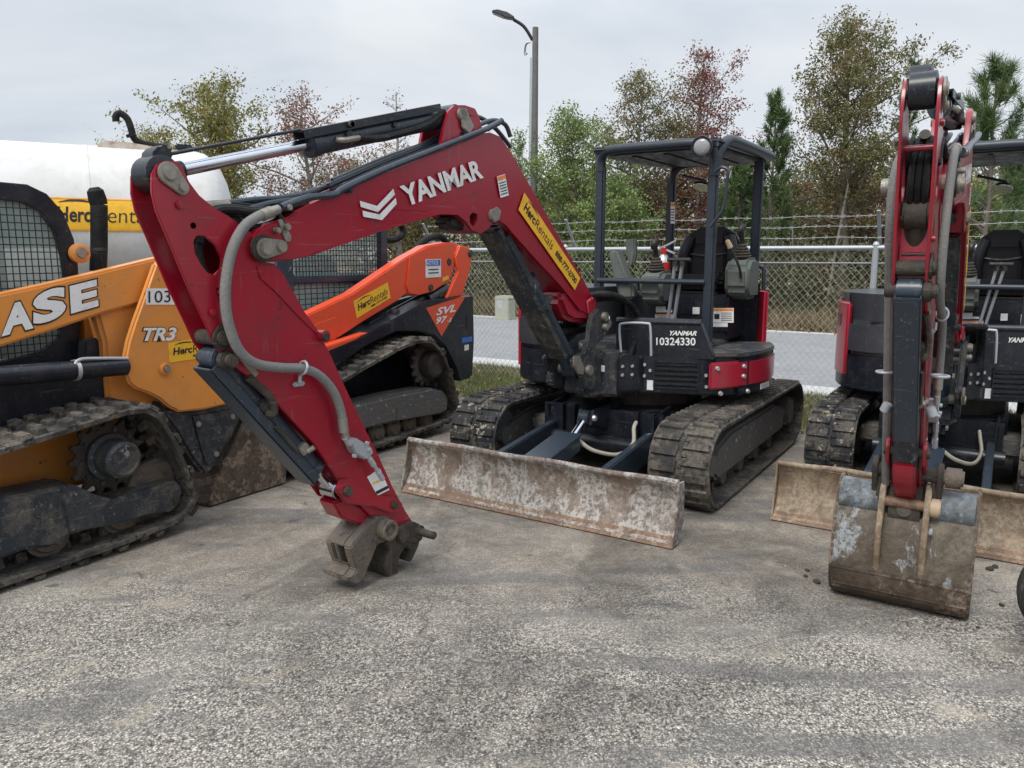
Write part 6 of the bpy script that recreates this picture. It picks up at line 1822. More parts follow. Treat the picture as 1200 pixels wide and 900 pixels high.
def WSN(s, n, z): return np.outer(s, BK) + np.outer(n, NN) + np.outer(z, (0, 0, 1))


M['grass'] = leaf_mat('grass_blades', [(0.07, 0.10, 0.025), (0.13, 0.14, 0.05), (0.26, 0.22, 0.11)], 0.9, 0.7, 0.2, 25)
M['drygrass'] = leaf_mat('dry_grass_and_leaves', [(0.10, 0.09, 0.035), (0.17, 0.13, 0.065), (0.28, 0.2, 0.11)], 0.4, 0.8, 0.2, 20)
M['litter'] = leaf_mat('fallen_leaves', [(0.12, 0.06, 0.03), (0.26, 0.16, 0.08), (0.36, 0.26, 0.14)], 3, 0.8, 0.1, 30)
# turf round the fence
n = 52000
s_ = rng.uniform(6.98, 9.26, n); n_ = rng.uniform(-7, 7, n)
ed = np.interp(n_, [e[0] for e in edge], [e[1] for e in edge]) + rng.normal(size=n) * 0.09
k = s_ > ed
V, F = blades(WSN(s_[k], n_[k], np.zeros(k.sum())), 0.075, 0.005)
tag(np_mesh('grass', V, F, M['grass']), 'short mown green and straw coloured grass along the chain link fence', 'grass', kind='stuff')
n = 4500
s_ = np.concatenate([rng.uniform(6.9, 9.2, n // 3), rng.normal(17.9, 0.5, n)]); n_ = rng.uniform(-12, 16, len(s_))
V, F = leaf_quads(WSN(s_, n_, rng.uniform(0.01, 0.05, len(s_))), 0.04)
tag(np_mesh('fallen_leaves', V, F, M['litter']), 'brown fallen leaves lying along the far edge of the road', 'leaves', kind='stuff')
# rough bank beyond the road
n = 60000
s_ = 17.4 + 20 * rng.uniform(0, 1, n) ** 1.5; n_ = rng.uniform(-26, 30, n)
V, F = blades(WSN(s_, n_, np.full(n, -0.01)), 0.32, 0.02, 0.5)
tag(np_mesh('rough_grass', V, F, M['drygrass']), 'rough brown and olive grass on the bank beyond the road', 'grass', kind='stuff')

# grit on the lot
n = 5200
y_ = 1.9 + 5.2 * rng.uniform(0, 1, n) ** 0.9; x_ = rng.uniform(-0.75, 0.75, n) * y_
rr = rng.uniform(0.002, 0.0055, n) * (1 + (rng.uniform(0, 1, n) > 0.985) * 1.6)
base = np.array([(1, 0, 0), (-0.5, 0.86, 0), (-0.5, -0.86, 0), (0.2, 0.1, 0.8)])
rot = rng.uniform(0, 6.28, n); cR, sR = np.cos(rot), np.sin(rot)
b = base[None] * (rr[:, None, None]) * rng.uniform(0.7, 1.3, (n, 4, 1))
V = np.stack([b[..., 0] * cR[:, None] - b[..., 1] * sR[:, None] + x_[:, None], b[..., 0] * sR[:, None] + b[..., 1] * cR[:, None] + y_[:, None], b[..., 2] + 0.0005], -1).reshape(-1, 3)
F = (np.arange(n)[:, None, None] * 4 + np.array([[0, 1, 3], [1, 2, 3], [2, 0, 3]])[None]).reshape(-1, 3)
M['grit'] = leaf_mat('grit', [(0.06, 0.055, 0.05), (0.2, 0.18, 0.15), (0.5, 0.47, 0.42)], 20, 0.9, 0.0, 50)
tag(np_mesh('gravel', V, F, M['grit']), 'fine grit and crumbs of stone strewn over the asphalt', 'gravel', kind='stuff')
M['clod'] = paint('dark_mud_clod', (0.045, 0.038, 0.03), 0.9, (0.09, 0.075, 0.055), 0.6, 30, bmp=0.5)
clods = [(957, 683, 0.017, 'small dark clod left of the bucket on the ground'), (946, 669, 0.011, 'tiny dark clod just behind the larger one left of the bucket'), (944, 676, 0.010, 'grey brown crumb of mud left of the bucket'), (1160, 668, 0.017, 'flat dark clod right of the bucket under the tan blade'), (1166, 665, 0.014, 'dark clod touching the flat one right of the bucket'), (1174, 710, 0.011, 'lone dark pebble near the tyre at the right edge'), (1146, 736, 0.008, 'tiny pebble right of the bucket corner'), (1107, 812, 0.007, 'pale pebble in the open foreground at the right')]
for px, py, r_, lb in clods:
    g = ground(px, py); b_ = bmesh.new(); bmesh.ops.create_icosphere(b_, subdivisions=2, radius=r_)
    for v in b_.verts: v.co = Vector((v.co.x * 1.3, v.co.y, v.co.z * 0.7)) * (1 + random.uniform(-0.22, 0.22))
    me = bpy.data.meshes.new('mud_clod'); b_.to_mesh(me); b_.free(); me.materials.append(M['clod'] if 'pale' not in lb else M['concrete'])
    o = mesh_obj('mud_clod', me); o.location = g + Vector((0, 0, r_ * 0.45)); o.rotation_euler = (0, 0, random.uniform(0, 6))
    tag(o, lb, 'clod', 'crumbs of mud and stone on the lot')

# ------------------------------------------------------------------ chain link fence
SF = 8.5
fence = thing('chain_link_fence', 'galvanised chain link fence with three strands of barbed wire, behind the machines', 'fence', Matrix.Translation(W(SF, 0)))
OFF = W(SF, 0)
H1 = 1.71
nA, nB = -7.0, 9.5
segs = []
pitch = 0.075
def wire_mesh(name, segs, r, mat, parent):
    A = np.array([s[0] for s in segs]); B = np.array([s[1] for s in segs])
    d = B - A; d /= np.linalg.norm(d, axis=1)[:, None]
    u = np.cross(d, BK); u /= np.linalg.norm(u, axis=1)[:, None] + 1e-9; w = np.cross(d, u)
    ring = []
    for k in range(3):
        t = 2 * np.pi * k / 3; ring.append(u * np.cos(t) * r + w * np.sin(t) * r)
    V = np.stack([A + ring[0], A + ring[1], A + ring[2], B + ring[0], B + ring[1], B + ring[2]], 1).reshape(-1, 3)
    F = (np.arange(len(A))[:, None, None] * 6 + np.array([[0, 1, 4, 3], [1, 2, 5, 4], [2, 0, 3, 5]])[None]).reshape(-1, 4)
    return np_mesh(name, V, F, mat, parent)
h0, h1 = 0.04, H1 - 0.0
nn = int((nB - nA) / pitch)
sl = 1.15
for i in range(-int((h1 - h0) / sl / pitch) - 1, nn):
    for sg in (1, -1):
        x0 = nA + i * pitch; x1 = x0 + (h1 - h0) / sl
        a, b = (x0, h0), (x1, h1)
        if x0 < nA: t = (nA - x0) / (x1 - x0); a = (nA, h0 + t * (h1 - h0))
        if x1 > nB: t = (nB - x0) / (x1 - x0); b = (nB, h0 + t * (h1 - h0))
        if a[0] >= b[0]: continue
        # mirrored set gives the other diagonal
        (ax_, az_), (bx_, bz_) = a, b
        if sg < 0: az_, bz_ = h1 + h0 - az_, h1 + h0 - bz_
        o = 0.003 * sg
        segs.append((NN * ax_ + BK * o + Vector((0, 0, az_)), NN * bx_ + BK * o + Vector((0, 0, bz_))))
M['wire'] = plain('zinc_wire', (0.40, 0.41, 0.40), 0.5, 0.2)
for i in range(nn):   # knuckled tips above the rail
    x = nA + i * pitch
    segs.append((NN * x + Vector((0, 0, h1 - 0.01)), NN * (x + 0.006) + Vector((0, 0, h1 + 0.045)))); 
segs = [(tuple(a), tuple(b)) for a, b in segs]
wire_mesh('chain_link_mesh', segs, 0.0017, M['wire'], fence)
f = MB(); f.cyl(NN * nA + Vector((0, 0, H1 - 0.03)) - BK * 0.03, NN * nB + Vector((0, 0, H1 - 0.03)) - BK * 0.03, 0.024, n=12); f.build('top_rail', M['zinc'], fence)
f = MB(); f.cyl(NN * nA + Vector((0, 0, 1.53)) - BK * 0.012, NN * nB + Vector((0, 0, 1.53)) - BK * 0.012, 0.006, n=6); f.build('tension_wire', M['zinc'], fence)
def nat(px, py):
    r = ray(px, py); t = SF / (r.x * BK.x + r.y * BK.y); return r.x * t * NN.x + r.y * t * NN.y
pn_ = [nat(300, 290), nat(664, 290), nat(1027, 290), nat(1390, 290)]
for x in pn_ + [-6.9]:
    f = MB(); f.cyl(NN * x - BK * 0.03, NN * x - BK * 0.03 + Vector((0, 0, H1)), 0.03, n=14)
    f.cyl(NN * x - BK * 0.03 + Vector((0, 0, H1)), NN * x - BK * 0.03 + Vector((0, 0, H1 + 0.03)), 0.034, 0.02, n=14)
    f.box(NN * x + BK * 0.10 + Vector((0, 0, H1 + 0.16)), (0.035, 0.012, 0.44), Matrix.Rotation(HEAD + math.pi / 2, 4, 'Z') @ Matrix.Rotation(R(38), 4, 'X'))
    f.build('fence_post', M['zinc'], fence)
for k, (o, z) in enumerate(((0.02, 0.075), (0.11, 0.19), (0.21, 0.30))):
    segs = []
    xs_ = np.arange(nA, nB, 0.125)
    for i, x in enumerate(xs_):
        sag = 0.006 * math.sin(i * 0.9 + k)
        p = NN * x + BK * o + Vector((0, 0, H1 + z + sag)); q = NN * (x + 0.125) + BK * o + Vector((0, 0, H1 + z + 0.006 * math.sin((i + 1) * 0.9 + k)))
        segs.append((tuple(p), tuple(q)))
        segs.append((tuple(p + Vector((-0.012, 0, 0.018))), tuple(p + Vector((0.012, 0, -0.018))))); segs.append((tuple(p + Vector((0.012, 0.0, 0.018))), tuple(p + Vector((-0.012, 0, -0.018)))))
    wire_mesh('barbed_wire', segs, 0.0032, M['wire'], fence)

# ------------------------------------------------------------------ street lamp, box, trailers, wheel
def at_y(px, py, Y):
    r = ray(px, py); t = Y / r.y; return Vector((r.x * t, Y, CAM_H + r.z * t))
b = at_y(625, 300, 25.0); b.z = -0.02
lamp = thing('street_lamp', 'tall grey wooden street lamp pole with one arm, rising behind the red boom', 'street lamp', Matrix.Translation(b))
top = at_y(627.5, 32, 25.0) - b
f = MB(); f.cyl((0, 0, 0), top, 0.13, 0.09, n=18, bev=0.01); f.build('pole', M['wood'], lamp)
f = MB(); f.cyl((-0.16, -0.05, 0), top + Vector((-0.115, -0.05, -0.9)), 0.055, 0.05); f.build('conduit', M['zinc'], lamp)
e0, e1 = at_y(624, 47, 25) - b, at_y(602, 23, 25) - b
f = MB(); f.tube([e0, e0.lerp(e1, 0.5) + Vector((0.03, 0, 0.09)), e1], 0.05, 10); f.build('lamp_arm', M['black'], lamp)
hd = at_y(589.5, 18, 25) - b
f = MB(); f.prism([(-0.36, 0.02), (-0.2, 0.09), (0.1, 0.10), (0.36, 0.03), (0.36, -0.03), (0.1, -0.06), (-0.34, -0.02)], -0.13, 0.13, bev=0.02, seg=3)
hm = f.build('lamp_head', M['hood'], lamp); hm.location = hd; hm.rotation_euler = (0, R(16), 0)
f = MB(); f.prism([(-0.3, -0.028), (0.05, -0.062), (0.05, -0.07), (-0.3, -0.036)], -0.1, 0.1); f.build('lamp_glass', M['lens'], hm)
f = MB()
w0 = at_y(622, 50, 25) - b
for k in range(3): f.tube([w0, w0 + Vector((-0.12 - 0.02 * k, 0, -0.05)), w0 + Vector((-0.16 - 0.02 * k, 0, -0.25 - 0.05 * k)), w0 + Vector((-0.1, 0.02 * k, -0.32))], 0.008, 5)
f.build('loose_cable', M['hose_black'], lamp)

g = ground(592, 374)
ub = thing('utility_box', 'squat beige green utility box across the road, seen through the fence', 'utility box', Matrix.Translation(g) @ Matrix.Rotation(HEAD + math.pi / 2 + math.pi, 4, 'Z'))
f = MB(); f.box((0, 0, 0.26), (0.42, 0.34, 0.52), bev=0.02); f.box((0, 0, 0.02), (0.5, 0.42, 0.06), bev=0.01); bb = f.build('cabinet', M['beige'], ub)
f = MB(); f.prism([(-0.19, 0.5), (0.19, 0.5), (0.22, 0.54), (0.18, 0.60), (-0.18, 0.60), (-0.22, 0.54)], -0.17, 0.17, bev=0.01); f.build('lid', M['beige'], ub)
for y_ in (-0.174, 0.174):
    s1 = 1 if y_ > 0 else -1
    P = [Vector((-0.13 * s1 * -1, y_, 0.28)), Vector((0.03 * s1 * -1, y_, 0.28)), Vector((0.03 * s1 * -1, y_, 0.5)), Vector((-0.13 * s1 * -1, y_, 0.5))]
    decal(P, M['white'], bb, 'notice')

def trailer(px0, px1, Y, ztop, lb, name='box_trailer', cat='trailer', z0=1.05):
    a = at_y(px0, 300, Y); c = at_y(px1, 300, Y); L = c.x - a.x
    t = thing(name, lb, cat, Matrix.Translation((a.x + L / 2, Y, 0)))
    f = MB(); f.box((0, 1.2, (z0 + ztop) / 2), (L, 2.4, ztop - z0), bev=0.05); bd = f.build('cargo_body', M['tank'], t)
    f = MB()
    for k in range(int(L / 0.8)): f.box((-L / 2 + 0.4 + 0.8 * k, -0.012, (z0 + ztop) / 2), (0.03, 0.02, ztop - z0 - 0.12))
    f.build('side_ribs', M['zinc'], bd)
    f = MB(); f.box((0, 1.2, z0 - 0.12), (L * 0.95, 1.0, 0.2)); f.build('chassis', M['black'], t)
    for x in (-L / 2 + 0.8, L / 2 - 0.8):
        f = MB(); f.lathe([(0, 0.25), (0, 0.44), (0.25, 0.44), (0.25, 0.25)], (x, 0.1, 0.44), (0, 1, 0), 20); w_ = f.build('wheel', M['rubber'], t)
        f = MB(); f.cyl((x, 0.08, 0.44), (x, 0.12, 0.44), 0.22); f.build('rim', M['silver'], w_)
trailer(641, 716, 44, 2.95, 'white box trailer parked far off, left of the canopy post of the middle excavator')
trailer(420, 575, 60, 3.2, 'long white trailer far off, mostly hidden behind the red boom')

# wheel cut off by the right edge
MW = Matrix.Translation((2.305, 2.96, 0)) @ Matrix.Rotation(R(4), 4, 'Z')
wh = thing('trailer_wheel', 'black rubber wheel cut off by the right edge, nearest to the viewer', 'wheel', MW)
M['tyre'] = paint('tyre_rubber', (0.022, 0.022, 0.022), 0.8, (0.16, 0.14, 0.115), 0.5, 8, bmp=0.3)
f = MB(); f.lathe([(0, 0.13), (0.0, 0.18), (0.015, 0.205), (0.05, 0.218), (0.055, 0.21), (0.062, 0.22), (0.09, 0.221), (0.095, 0.212), (0.102, 0.221), (0.14, 0.218), (0.175, 0.205), (0.19, 0.18), (0.19, 0.13)], (0.0, -0.095, 0.2195), (0.25, 1, 0), 48, False); f.build('tyre', M['tyre'], wh)
f = MB(); f.lathe([(0.02, 0.02), (0.02, 0.06), (0.05, 0.09), (0.02, 0.12), (0.0, 0.135), (0.19, 0.135), (0.15, 0.12), (0.15, 0.02)], (0.0, -0.095, 0.2195), (0.25, 1, 0), 36); f.build('rim', M['white'], wh)
# ------------------------------------------------------------------ trees
def frusta(segs, name, mat, parent, k=5):
    A = np.array([s[0] for s in segs]); B = np.array([s[1] for s in segs]); r0 = np.array([s[2] for s in segs]); r1 = np.array([s[3] for s in segs])
    d = B - A; d /= np.linalg.norm(d, axis=1)[:, None] + 1e-9
    ref = np.where(np.abs(d[:, 2:3]) > 0.9, np.array([[1.0, 0, 0]]), np.array([[0, 0, 1.0]]))
    u = np.cross(d, ref); u /= np.linalg.norm(u, axis=1)[:, None]; w = np.cross(d, u)
    L = []
    for P, r in ((A, r0), (B, r1)):
        for j in range(k):
            t = 2 * np.pi * j / k; L.append(P + (u * np.cos(t) + w * np.sin(t)) * r[:, None])
    V = np.stack(L, 1).reshape(-1, 3)
    F = (np.arange(len(A))[:, None, None] * 2 * k + np.array([[j, (j + 1) % k, k + (j + 1) % k, k + j] for j in range(k)])[None]).reshape(-1, 4)
    return np_mesh(name, V, F, mat, parent)


def limb(p, d, L, r, n=4, up=0.15, wob=0.18):
    pts = [np.array(p, float)]; d = np.array(d, float)
    for i in range(n):
        d = d + rng.normal(size=3) * wob + np.array([0, 0, up]); d /= np.linalg.norm(d)
        pts.append(pts[-1] + d * L / n)
    rr = np.linspace(r, r * 0.35, n + 1)
    return [(pts[i], pts[i + 1], rr[i], rr[i + 1]) for i in range(n)], pts, d


M['bark'] = paint('grey_bark', (0.16, 0.135, 0.11), 0.9, (0.09, 0.08, 0.06), 0.6, 6, bmp=0.3)
M['barkpale'] = paint('pale_bark', (0.3, 0.275, 0.24), 0.9, (0.14, 0.12, 0.1), 0.6, 6, bmp=0.3)
LM = {
 'olive': leaf_mat('olive_yellow_leaves', [(0.065, 0.078, 0.026), (0.156, 0.163, 0.039), (0.286, 0.260, 0.065), (0.351, 0.221, 0.078)]),
 'green': leaf_mat('light_green_leaves', [(0.065, 0.111, 0.029), (0.143, 0.208, 0.058), (0.221, 0.286, 0.091), (0.286, 0.299, 0.078)]),
 'brownred': leaf_mat('brown_red_leaves', [(0.078, 0.078, 0.039), (0.182, 0.098, 0.058), (0.260, 0.091, 0.065), (0.338, 0.130, 0.078)]),
 'red': leaf_mat('dark_red_leaves', [(0.10, 0.05, 0.04), (0.19, 0.055, 0.05), (0.25, 0.07, 0.06), (0.2, 0.12, 0.06)]),
 'mixed': leaf_mat('green_brown_leaves', [(0.058, 0.078, 0.029), (0.130, 0.143, 0.046), (0.208, 0.169, 0.065), (0.260, 0.130, 0.078)]),
 'pine': leaf_mat('pine_needles', [(0.039, 0.072, 0.026), (0.078, 0.130, 0.039), (0.143, 0.195, 0.065)], 1.0, 0.5, 0.1),
}


def deciduous(lb, px, ytop, Y, hw, leaf, nleaf, size=0.055, low=0.25, bark='bark', group='trees beyond the road', dens=1.0, name='broadleaf_tree'):
    b = at_y(px, 300, Y); b.z = -0.02
    H = at_y(px, ytop, Y).z
    Wd = hw * Y / 925.0
    t = thing(name, lb, 'tree', Matrix.Translation(b), group)
    segs = []; tips = []; tw = []
    npt = 9; p = np.zeros(3); tr_ = [p]
    for i in range(npt):
        p = p + np.array([rng.normal() * 0.05 * Wd, rng.normal() * 0.05 * Wd, H * 0.96 / npt]); tr_.append(p)
    r0 = 0.018 * H + 0.02
    for i in range(npt):
        segs.append((tr_[i], tr_[i + 1], r0 * (1 - i / npt) + 0.012, r0 * (1 - (i + 1) / npt) + 0.012))
    nleaf = int(nleaf * 2.4); size *= 0.78; nl = int(38 * dens)
    for i in range(nl):
        fz = low + (1 - low) * (i + rng.uniform()) / nl
        k = min(npt - 1, int(fz * npt)); q = tr_[k] + (tr_[k + 1] - tr_[k]) * (fz * npt - k)
        az = i * 2.4 + rng.normal() * 0.3
        prof = math.sin(math.pi * min(1, (0.22 + 0.78 * (fz - low) / (1 - low))) ** 0.9) ** 0.7
        L = Wd * 1.45 * max(0.16, prof) * rng.uniform(0.5, 1.15)
        s_, pts, d = limb(q, (math.cos(az), math.sin(az), 0.15 + 0.45 * fz), L, 0.008 + 0.014 * L, 4, 0.12)
        segs += s_
        for j in range(1, 5):
            for _ in range(3):
                a2 = rng.normal(size=3); a2[2] = abs(a2[2]) * 0.7
                s2, p2, _d = limb(pts[j], a2, L * rng.uniform(0.25, 0.5), 0.005, 2, 0.1)
                segs += s2; tips += [p2[1], p2[2]]; tw += [L, L]
        tips.append(pts[-1]); tw.append(L)
    frusta(segs, 'trunk', M[bark], t)
    tips = np.array(tips)
    wgt = rng.uniform(0.0, 1.0, len(tips)) ** 2.2 + 0.05; wgt *= np.array(tw) ** 1.3; wgt /= wgt.sum()
    idx = rng.choice(len(tips), nleaf, p=wgt)
    C_ = tips[idx] + rng.normal(size=(nleaf, 3)) * np.array([1, 1, 0.8]) * (0.05 + 0.05 * Wd)
    V, F = leaf_quads(C_, size)
    if isinstance(leaf, str): np_mesh('crown', V, F, LM[leaf], t)
    else:      # two coloured crown: red on one side
        sel = (C_[:, 0] + rng.normal(size=nleaf) * 0.25 * Wd > leaf[2] * Wd)
        for nm, kk, m_ in (('crown', ~sel, leaf[0]), ('crown', sel, leaf[1])):
            V, F = leaf_quads(C_[kk], size); np_mesh(nm, V, F, LM[m_], t)
    return t


def pine(lb, px, ytop, Y, hw, ntuft, group='pines beyond the road', needle=0.17, low=0.3, nper=26):
    b = at_y(px, 300, Y); b.z = -0.02
    H = at_y(px, ytop, Y).z; Wd = hw * Y / 925.0
    t = thing('pine_tree', lb, 'pine', Matrix.Translation(b), group)
    segs = []; tufts = []
    npt = 8; tr_ = [np.array([0.0, 0, 0])]
    for i in range(npt): tr_.append(tr_[-1] + np.array([rng.normal() * 0.03, rng.normal() * 0.03, H * 0.97 / npt]))
    for i in range(npt): segs.append((tr_[i], tr_[i + 1], 0.012 * H * (1 - i / npt) + 0.012, 0.012 * H * (1 - (i + 1) / npt) + 0.012))
    nl = int(ntuft / 4.5)
    for i in range(nl):
        fz = low + (0.97 - low) * (i / nl)
        k = min(npt - 1, int(fz * npt)); q = tr_[k] + (tr_[k + 1] - tr_[k]) * (fz * npt - k)
        az = rng.uniform(0, 6.28)
        L = Wd * (1.08 - 0.85 * ((fz - low) / (1 - low)) ** 1.3) * rng.uniform(0.6, 1.1)
        s_, pts, d = limb(q, (math.cos(az), math.sin(az), 0.55), L, 0.006 + 0.014 * L, 4, 0.16, 0.10)
        segs += s_
        tufts += [(pts[4], d), (pts[3], d)]
        for j in (2, 3):
            for _ in range(2):
                a2 = d + rng.normal(size=3) * 0.7; s2, p2, d2 = limb(pts[j], a2 / np.linalg.norm(a2), L * 0.3, 0.006, 2, 0.25); segs += s2; tufts.append((p2[2], d2))
    tufts.append((tr_[-1], np.array([0, 0, 1.0])))
    frusta(segs, 'trunk', M['bark'], t)
    P = np.array([x[0] for x in tufts]); D = np.array([x[1] for x in tufts])
    P = np.repeat(P, nper, 0); D = np.repeat(D, nper, 0); n = len(P)
    base = P - D * rng.uniform(0, 0.28, (n, 1)) + rng.normal(size=(n, 3)) * 0.015
    dd = D * 0.9 + rng.normal(size=(n, 3)) * 0.62 + np.array([0, 0, 0.25]); dd /= np.linalg.norm(dd, axis=1)[:, None]
    ln = needle * rng.uniform(0.7, 1.3, (n, 1)); sd = np.cross(dd, rng.normal(size=(n, 3))); sd /= np.linalg.norm(sd, axis=1)[:, None]
    w = 0.0085 * Y / 22
    V = np.stack([base - sd * w, base + sd * w, base + dd * ln + sd * w * 0.4, base + dd * ln - sd * w * 0.4], 1).reshape(-1, 3)
    np_mesh('crown', V, np.arange(4 * n).reshape(-1, 4), LM['pine'], t)


deciduous('bushy olive yellow tree at the left behind the white tank', 250, 97, 24, 64, 'olive', 9000, 0.06, 0.2)
pine('dark young pine poking out of the olive yellow tree at the left', 276, 106, 26, 24, 60)
deciduous('thin tree with sparse brown red leaves behind the long chrome rod of the middle excavator', 372, 97, 25, 56, 'brownred', 3200, 0.055, 0.2, 'barkpale')
deciduous('almost bare little tree with grey twigs between the olive tree and the vent pipe', 185, 145, 27, 48, 'olive', 1400, 0.05, 0.25, 'barkpale')
deciduous('bare topped tree with few dark red leaves above the arm cylinder', 467, 96, 27, 26, 'red', 700, 0.05, 0.2, 'barkpale')
deciduous('low dull green tree behind the arm cylinder of the middle excavator', 430, 190, 27, 60, 'mixed', 4200, 0.06, 0.15)
deciduous('light green loose tree just right of the street lamp', 664, 128, 24, 62, 'green', 8500, 0.055, 0.2)
pine('small pine half hidden behind the top bend of the boom', 610, 152, 27, 26, 70)
deciduous('tall tree with green brown leaves left of the red leaved one', 745, 82, 26, 56, 'mixed', 7000, 0.055, 0.22, 'barkpale')
deciduous('tree with dark red leaves rising above the canopy of the middle excavator', 818, 44, 25.5, 54, ('mixed', 'red', -0.35), 6800, 0.055, 0.25, 'barkpale')
pine('narrow pine right behind the canopy of the middle excavator', 898, 98, 22, 40, 260)
pine('full green pine behind the seat of the middle excavator', 862, 180, 21, 52, 300)
deciduous('tallest tree, green brown with a spreading top, left of the upright arm', 988, 10, 22, 66, 'mixed', 12500, 0.052, 0.28)
pine('slim pine just left of the upright excavator arm', 1053, 50, 28, 30, 170)
pine('sparse pine with long needle tufts at the right, above the right excavator canopy', 1155, 55, 15, 78, 190, needle=0.2, nper=36)
pine('pine cut off by the right edge', 1216, 100, 18, 60, 200, needle=0.2)
und = [(590, 200, 30, 60, 'green', 'low green tree behind the boom'), (720, 205, 23, 40, 'green', 'low yellow green sapling inside the canopy frame at its left'), (790, 200, 27, 60, 'brownred', 'rusty brown low tree seen through the canopy of the middle excavator'),
       (940, 195, 29, 60, 'mixed', 'low green brown tree between the canopy and the tallest tree'), (1010, 190, 25, 50, 'brownred', 'low tree with rusty leaves under the tallest tree'), (1120, 200, 26, 60, 'olive', 'low olive yellow tree behind the upright arm'),
       (1190, 205, 24, 50, 'green', 'low green tree behind the seat of the right excavator'), (530, 215, 32, 70, 'brownred', 'low rusty tree seen under the boom'), (480, 225, 30, 50, 'olive', 'low olive tree seen just under the boom near its lettering'), (668, 215, 28, 50, 'olive', 'low olive bushy tree right of the street lamp foot')]
for px, yt_, Y, hw, lf, lb in und: deciduous(lb, px, yt_, Y, hw, lf, 4600, 0.06, 0.08)
pine('tiny pine top far away at the left edge above the tank', 8, 150, 60, 12, 50, needle=0.3)

# dense understorey and the far wood, which read as one mass
def mass(name, lb, s0, s1, n0, n1, hmax, num, size, mat, seed=0, hfun=None):
    s_ = rng.uniform(s0, s1, num); n_ = rng.uniform(n0, n1, num)
    hh = hmax * (0.55 + 0.45 * (0.5 + 0.5 * np.sin(n_ * 0.9 + seed) * np.cos(n_ * 0.37 + s_ * 0.3 + seed)))
    z = hh * rng.uniform(0, 1, num) ** 1.15
    C_ = WSN(s_, n_, z)
    # gather the leaves into clumps
    cl = rng.integers(0, max(1, num // 60), num); cc = rng.normal(size=(num // 60 + 1, 3)) * np.array([0.5, 0.5, 0.3]); C_ = C_ + cc[cl] * 0.8
    C_[:, 2] = np.abs(C_[:, 2])
    V, F = leaf_quads(C_, size)
    return tag(np_mesh(name, V, F, mat), lb, 'undergrowth', kind='stuff')
mass('undergrowth', 'tangled brown olive undergrowth between the tree trunks beyond the road', 21, 26, -16, 24, 2.4, 50000, 0.06, leaf_mat('undergrowth_leaves', [(0.04, 0.055, 0.02), (0.09, 0.11, 0.04), (0.15, 0.13, 0.06), (0.22, 0.14, 0.08)], 0.8))
mass('wood', 'mixed green and rusty brush filling the space behind the first trees', 26, 34, -24, 32, 5.4, 90000, 0.085, leaf_mat('brush_leaves', [(0.04, 0.065, 0.02), (0.085, 0.12, 0.038), (0.15, 0.16, 0.055), (0.19, 0.12, 0.06)], 0.5), 2.0)
mass('far_wood', 'far hazy grey green wood behind everything', 74, 95, -75, 85, 12.0, 60000, 0.30, leaf_mat('hazed_far_wood_leaves', [(0.08, 0.09, 0.075), (0.13, 0.135, 0.11), (0.17, 0.155, 0.135)], 0.2), 4.0)  # distance haze painted into the leaf colour, along with the grey of bare trees
# bare grey trunks standing in the brush
segs = []
for i in range(70):
    p = np.array(W(rng.uniform(23, 36), rng.uniform(-16, 24), 0)); s_, pts, d = limb(p, (rng.normal() * 0.08, rng.normal() * 0.08, 1), rng.uniform(3.2, 5.6), 0.05, 6, 0.1, 0.06); segs += s_
    for j in (2, 3, 4, 5):
        s2, _, _ = limb(pts[j], rng.normal(size=3), 1.0, 0.014, 3, 0.15); segs += s2
tag(frusta(segs, 'bare_saplings', M['barkpale'], None), 'thin bare grey saplings standing in the brush', 'saplings', kind='stuff')

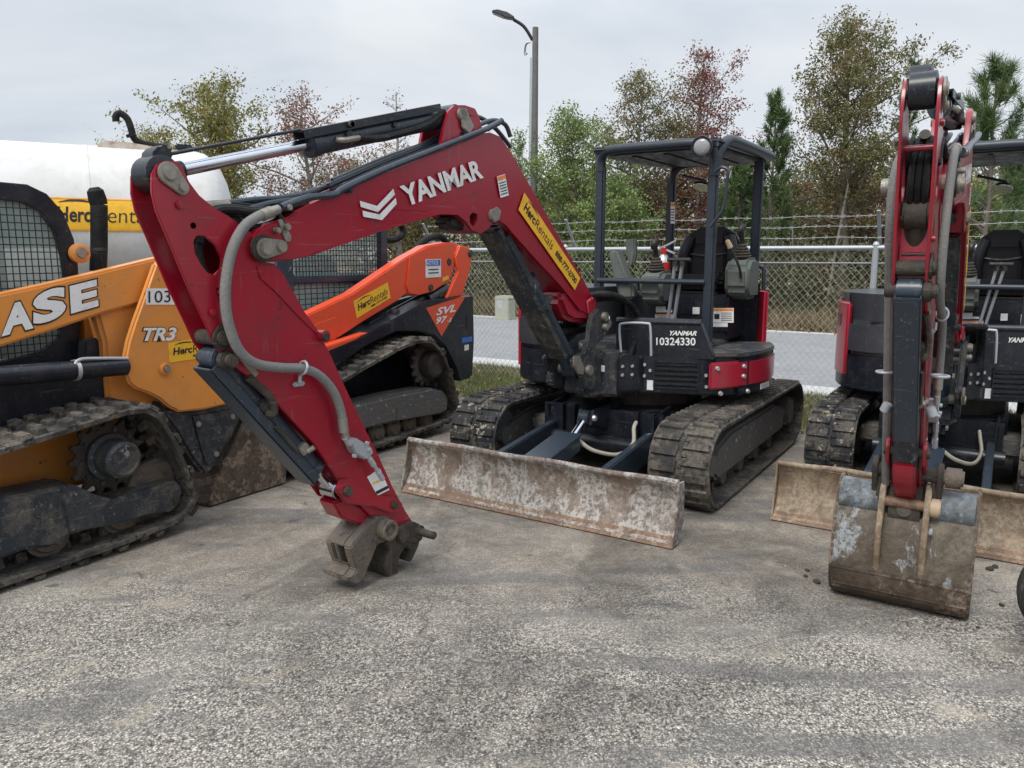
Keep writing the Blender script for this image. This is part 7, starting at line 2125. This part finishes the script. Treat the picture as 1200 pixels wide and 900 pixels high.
# ------------------------------------------------------------------ sky and light
w = bpy.data.worlds.new('World'); SC.world = w; w.use_nodes = True
nt = w.node_tree; bg = nt.nodes['Background']
SUN_EL, SUN_AZ = 52, 215      # azimuth from +Y clockwise; behind the viewer, to the left
sky = nt.nodes.new('ShaderNodeTexSky'); sky.sky_type = 'NISHITA'; sky.sun_disc = False
sky.sun_elevation = R(SUN_EL); sky.sun_rotation = R(SUN_AZ)
tc = nt.nodes.new('ShaderNodeTexCoord')
mp = nt.nodes.new('ShaderNodeMapping'); mp.inputs['Scale'].default_value = (1.0, 1.0, 3.6); nt.links.new(tc.outputs['Generated'], mp.inputs['Vector'])
n1 = noise(nt, mp.outputs[0], 1.5, 5, 0.55, 0.4)
cloud = ramp(nt, n1, [(0.36, (4.1, 4.5, 5.1)), (0.52, (5.1, 5.4, 5.8)), (0.68, (6.1, 6.25, 6.4))])
cover = mix(nt, 0.9, sky.outputs[0], cloud)
# an overcast sky is brighter overhead
sp = nt.nodes.new('ShaderNodeSeparateXYZ'); nt.links.new(tc.outputs['Generated'], sp.inputs[0])
mr = nt.nodes.new('ShaderNodeMapRange'); mr.inputs[1].default_value = 0.25; mr.inputs[2].default_value = 1.0; mr.inputs[3].default_value = 1.0; mr.inputs[4].default_value = 2.5
nt.links.new(sp.outputs['Z'], mr.inputs[0])
vm = nt.nodes.new('ShaderNodeVectorMath'); vm.operation = 'SCALE'; nt.links.new(cover, vm.inputs[0]); nt.links.new(mr.outputs[0], vm.inputs['Scale'])
nt.links.new(vm.outputs[0], bg.inputs['Color'])
bg.inputs['Strength'].default_value = 0.1
sun = bpy.data.lights.new('sun', 'SUN'); sun.energy = 1.7; sun.angle = R(20); sun.color = (1.0, 0.96, 0.9)
so = bpy.data.objects.new('sun', sun); COL.objects.link(so)
az = R(SUN_AZ); el = R(SUN_EL)
dirv = Vector((math.sin(az) * math.cos(el), math.cos(az) * math.cos(el), math.sin(el)))
so.rotation_euler = dirv.to_track_quat('Z', 'Y').to_euler()
so.location = (0, 0, 20)
vs_ = SC.view_settings
vs_.view_transform = 'Standard'; vs_.look = 'None'; vs_.gamma = 1.0; vs_.exposure = 0.5
SC.cycles.max_bounces = 6
SC.cycles.transparent_max_bounces = 8
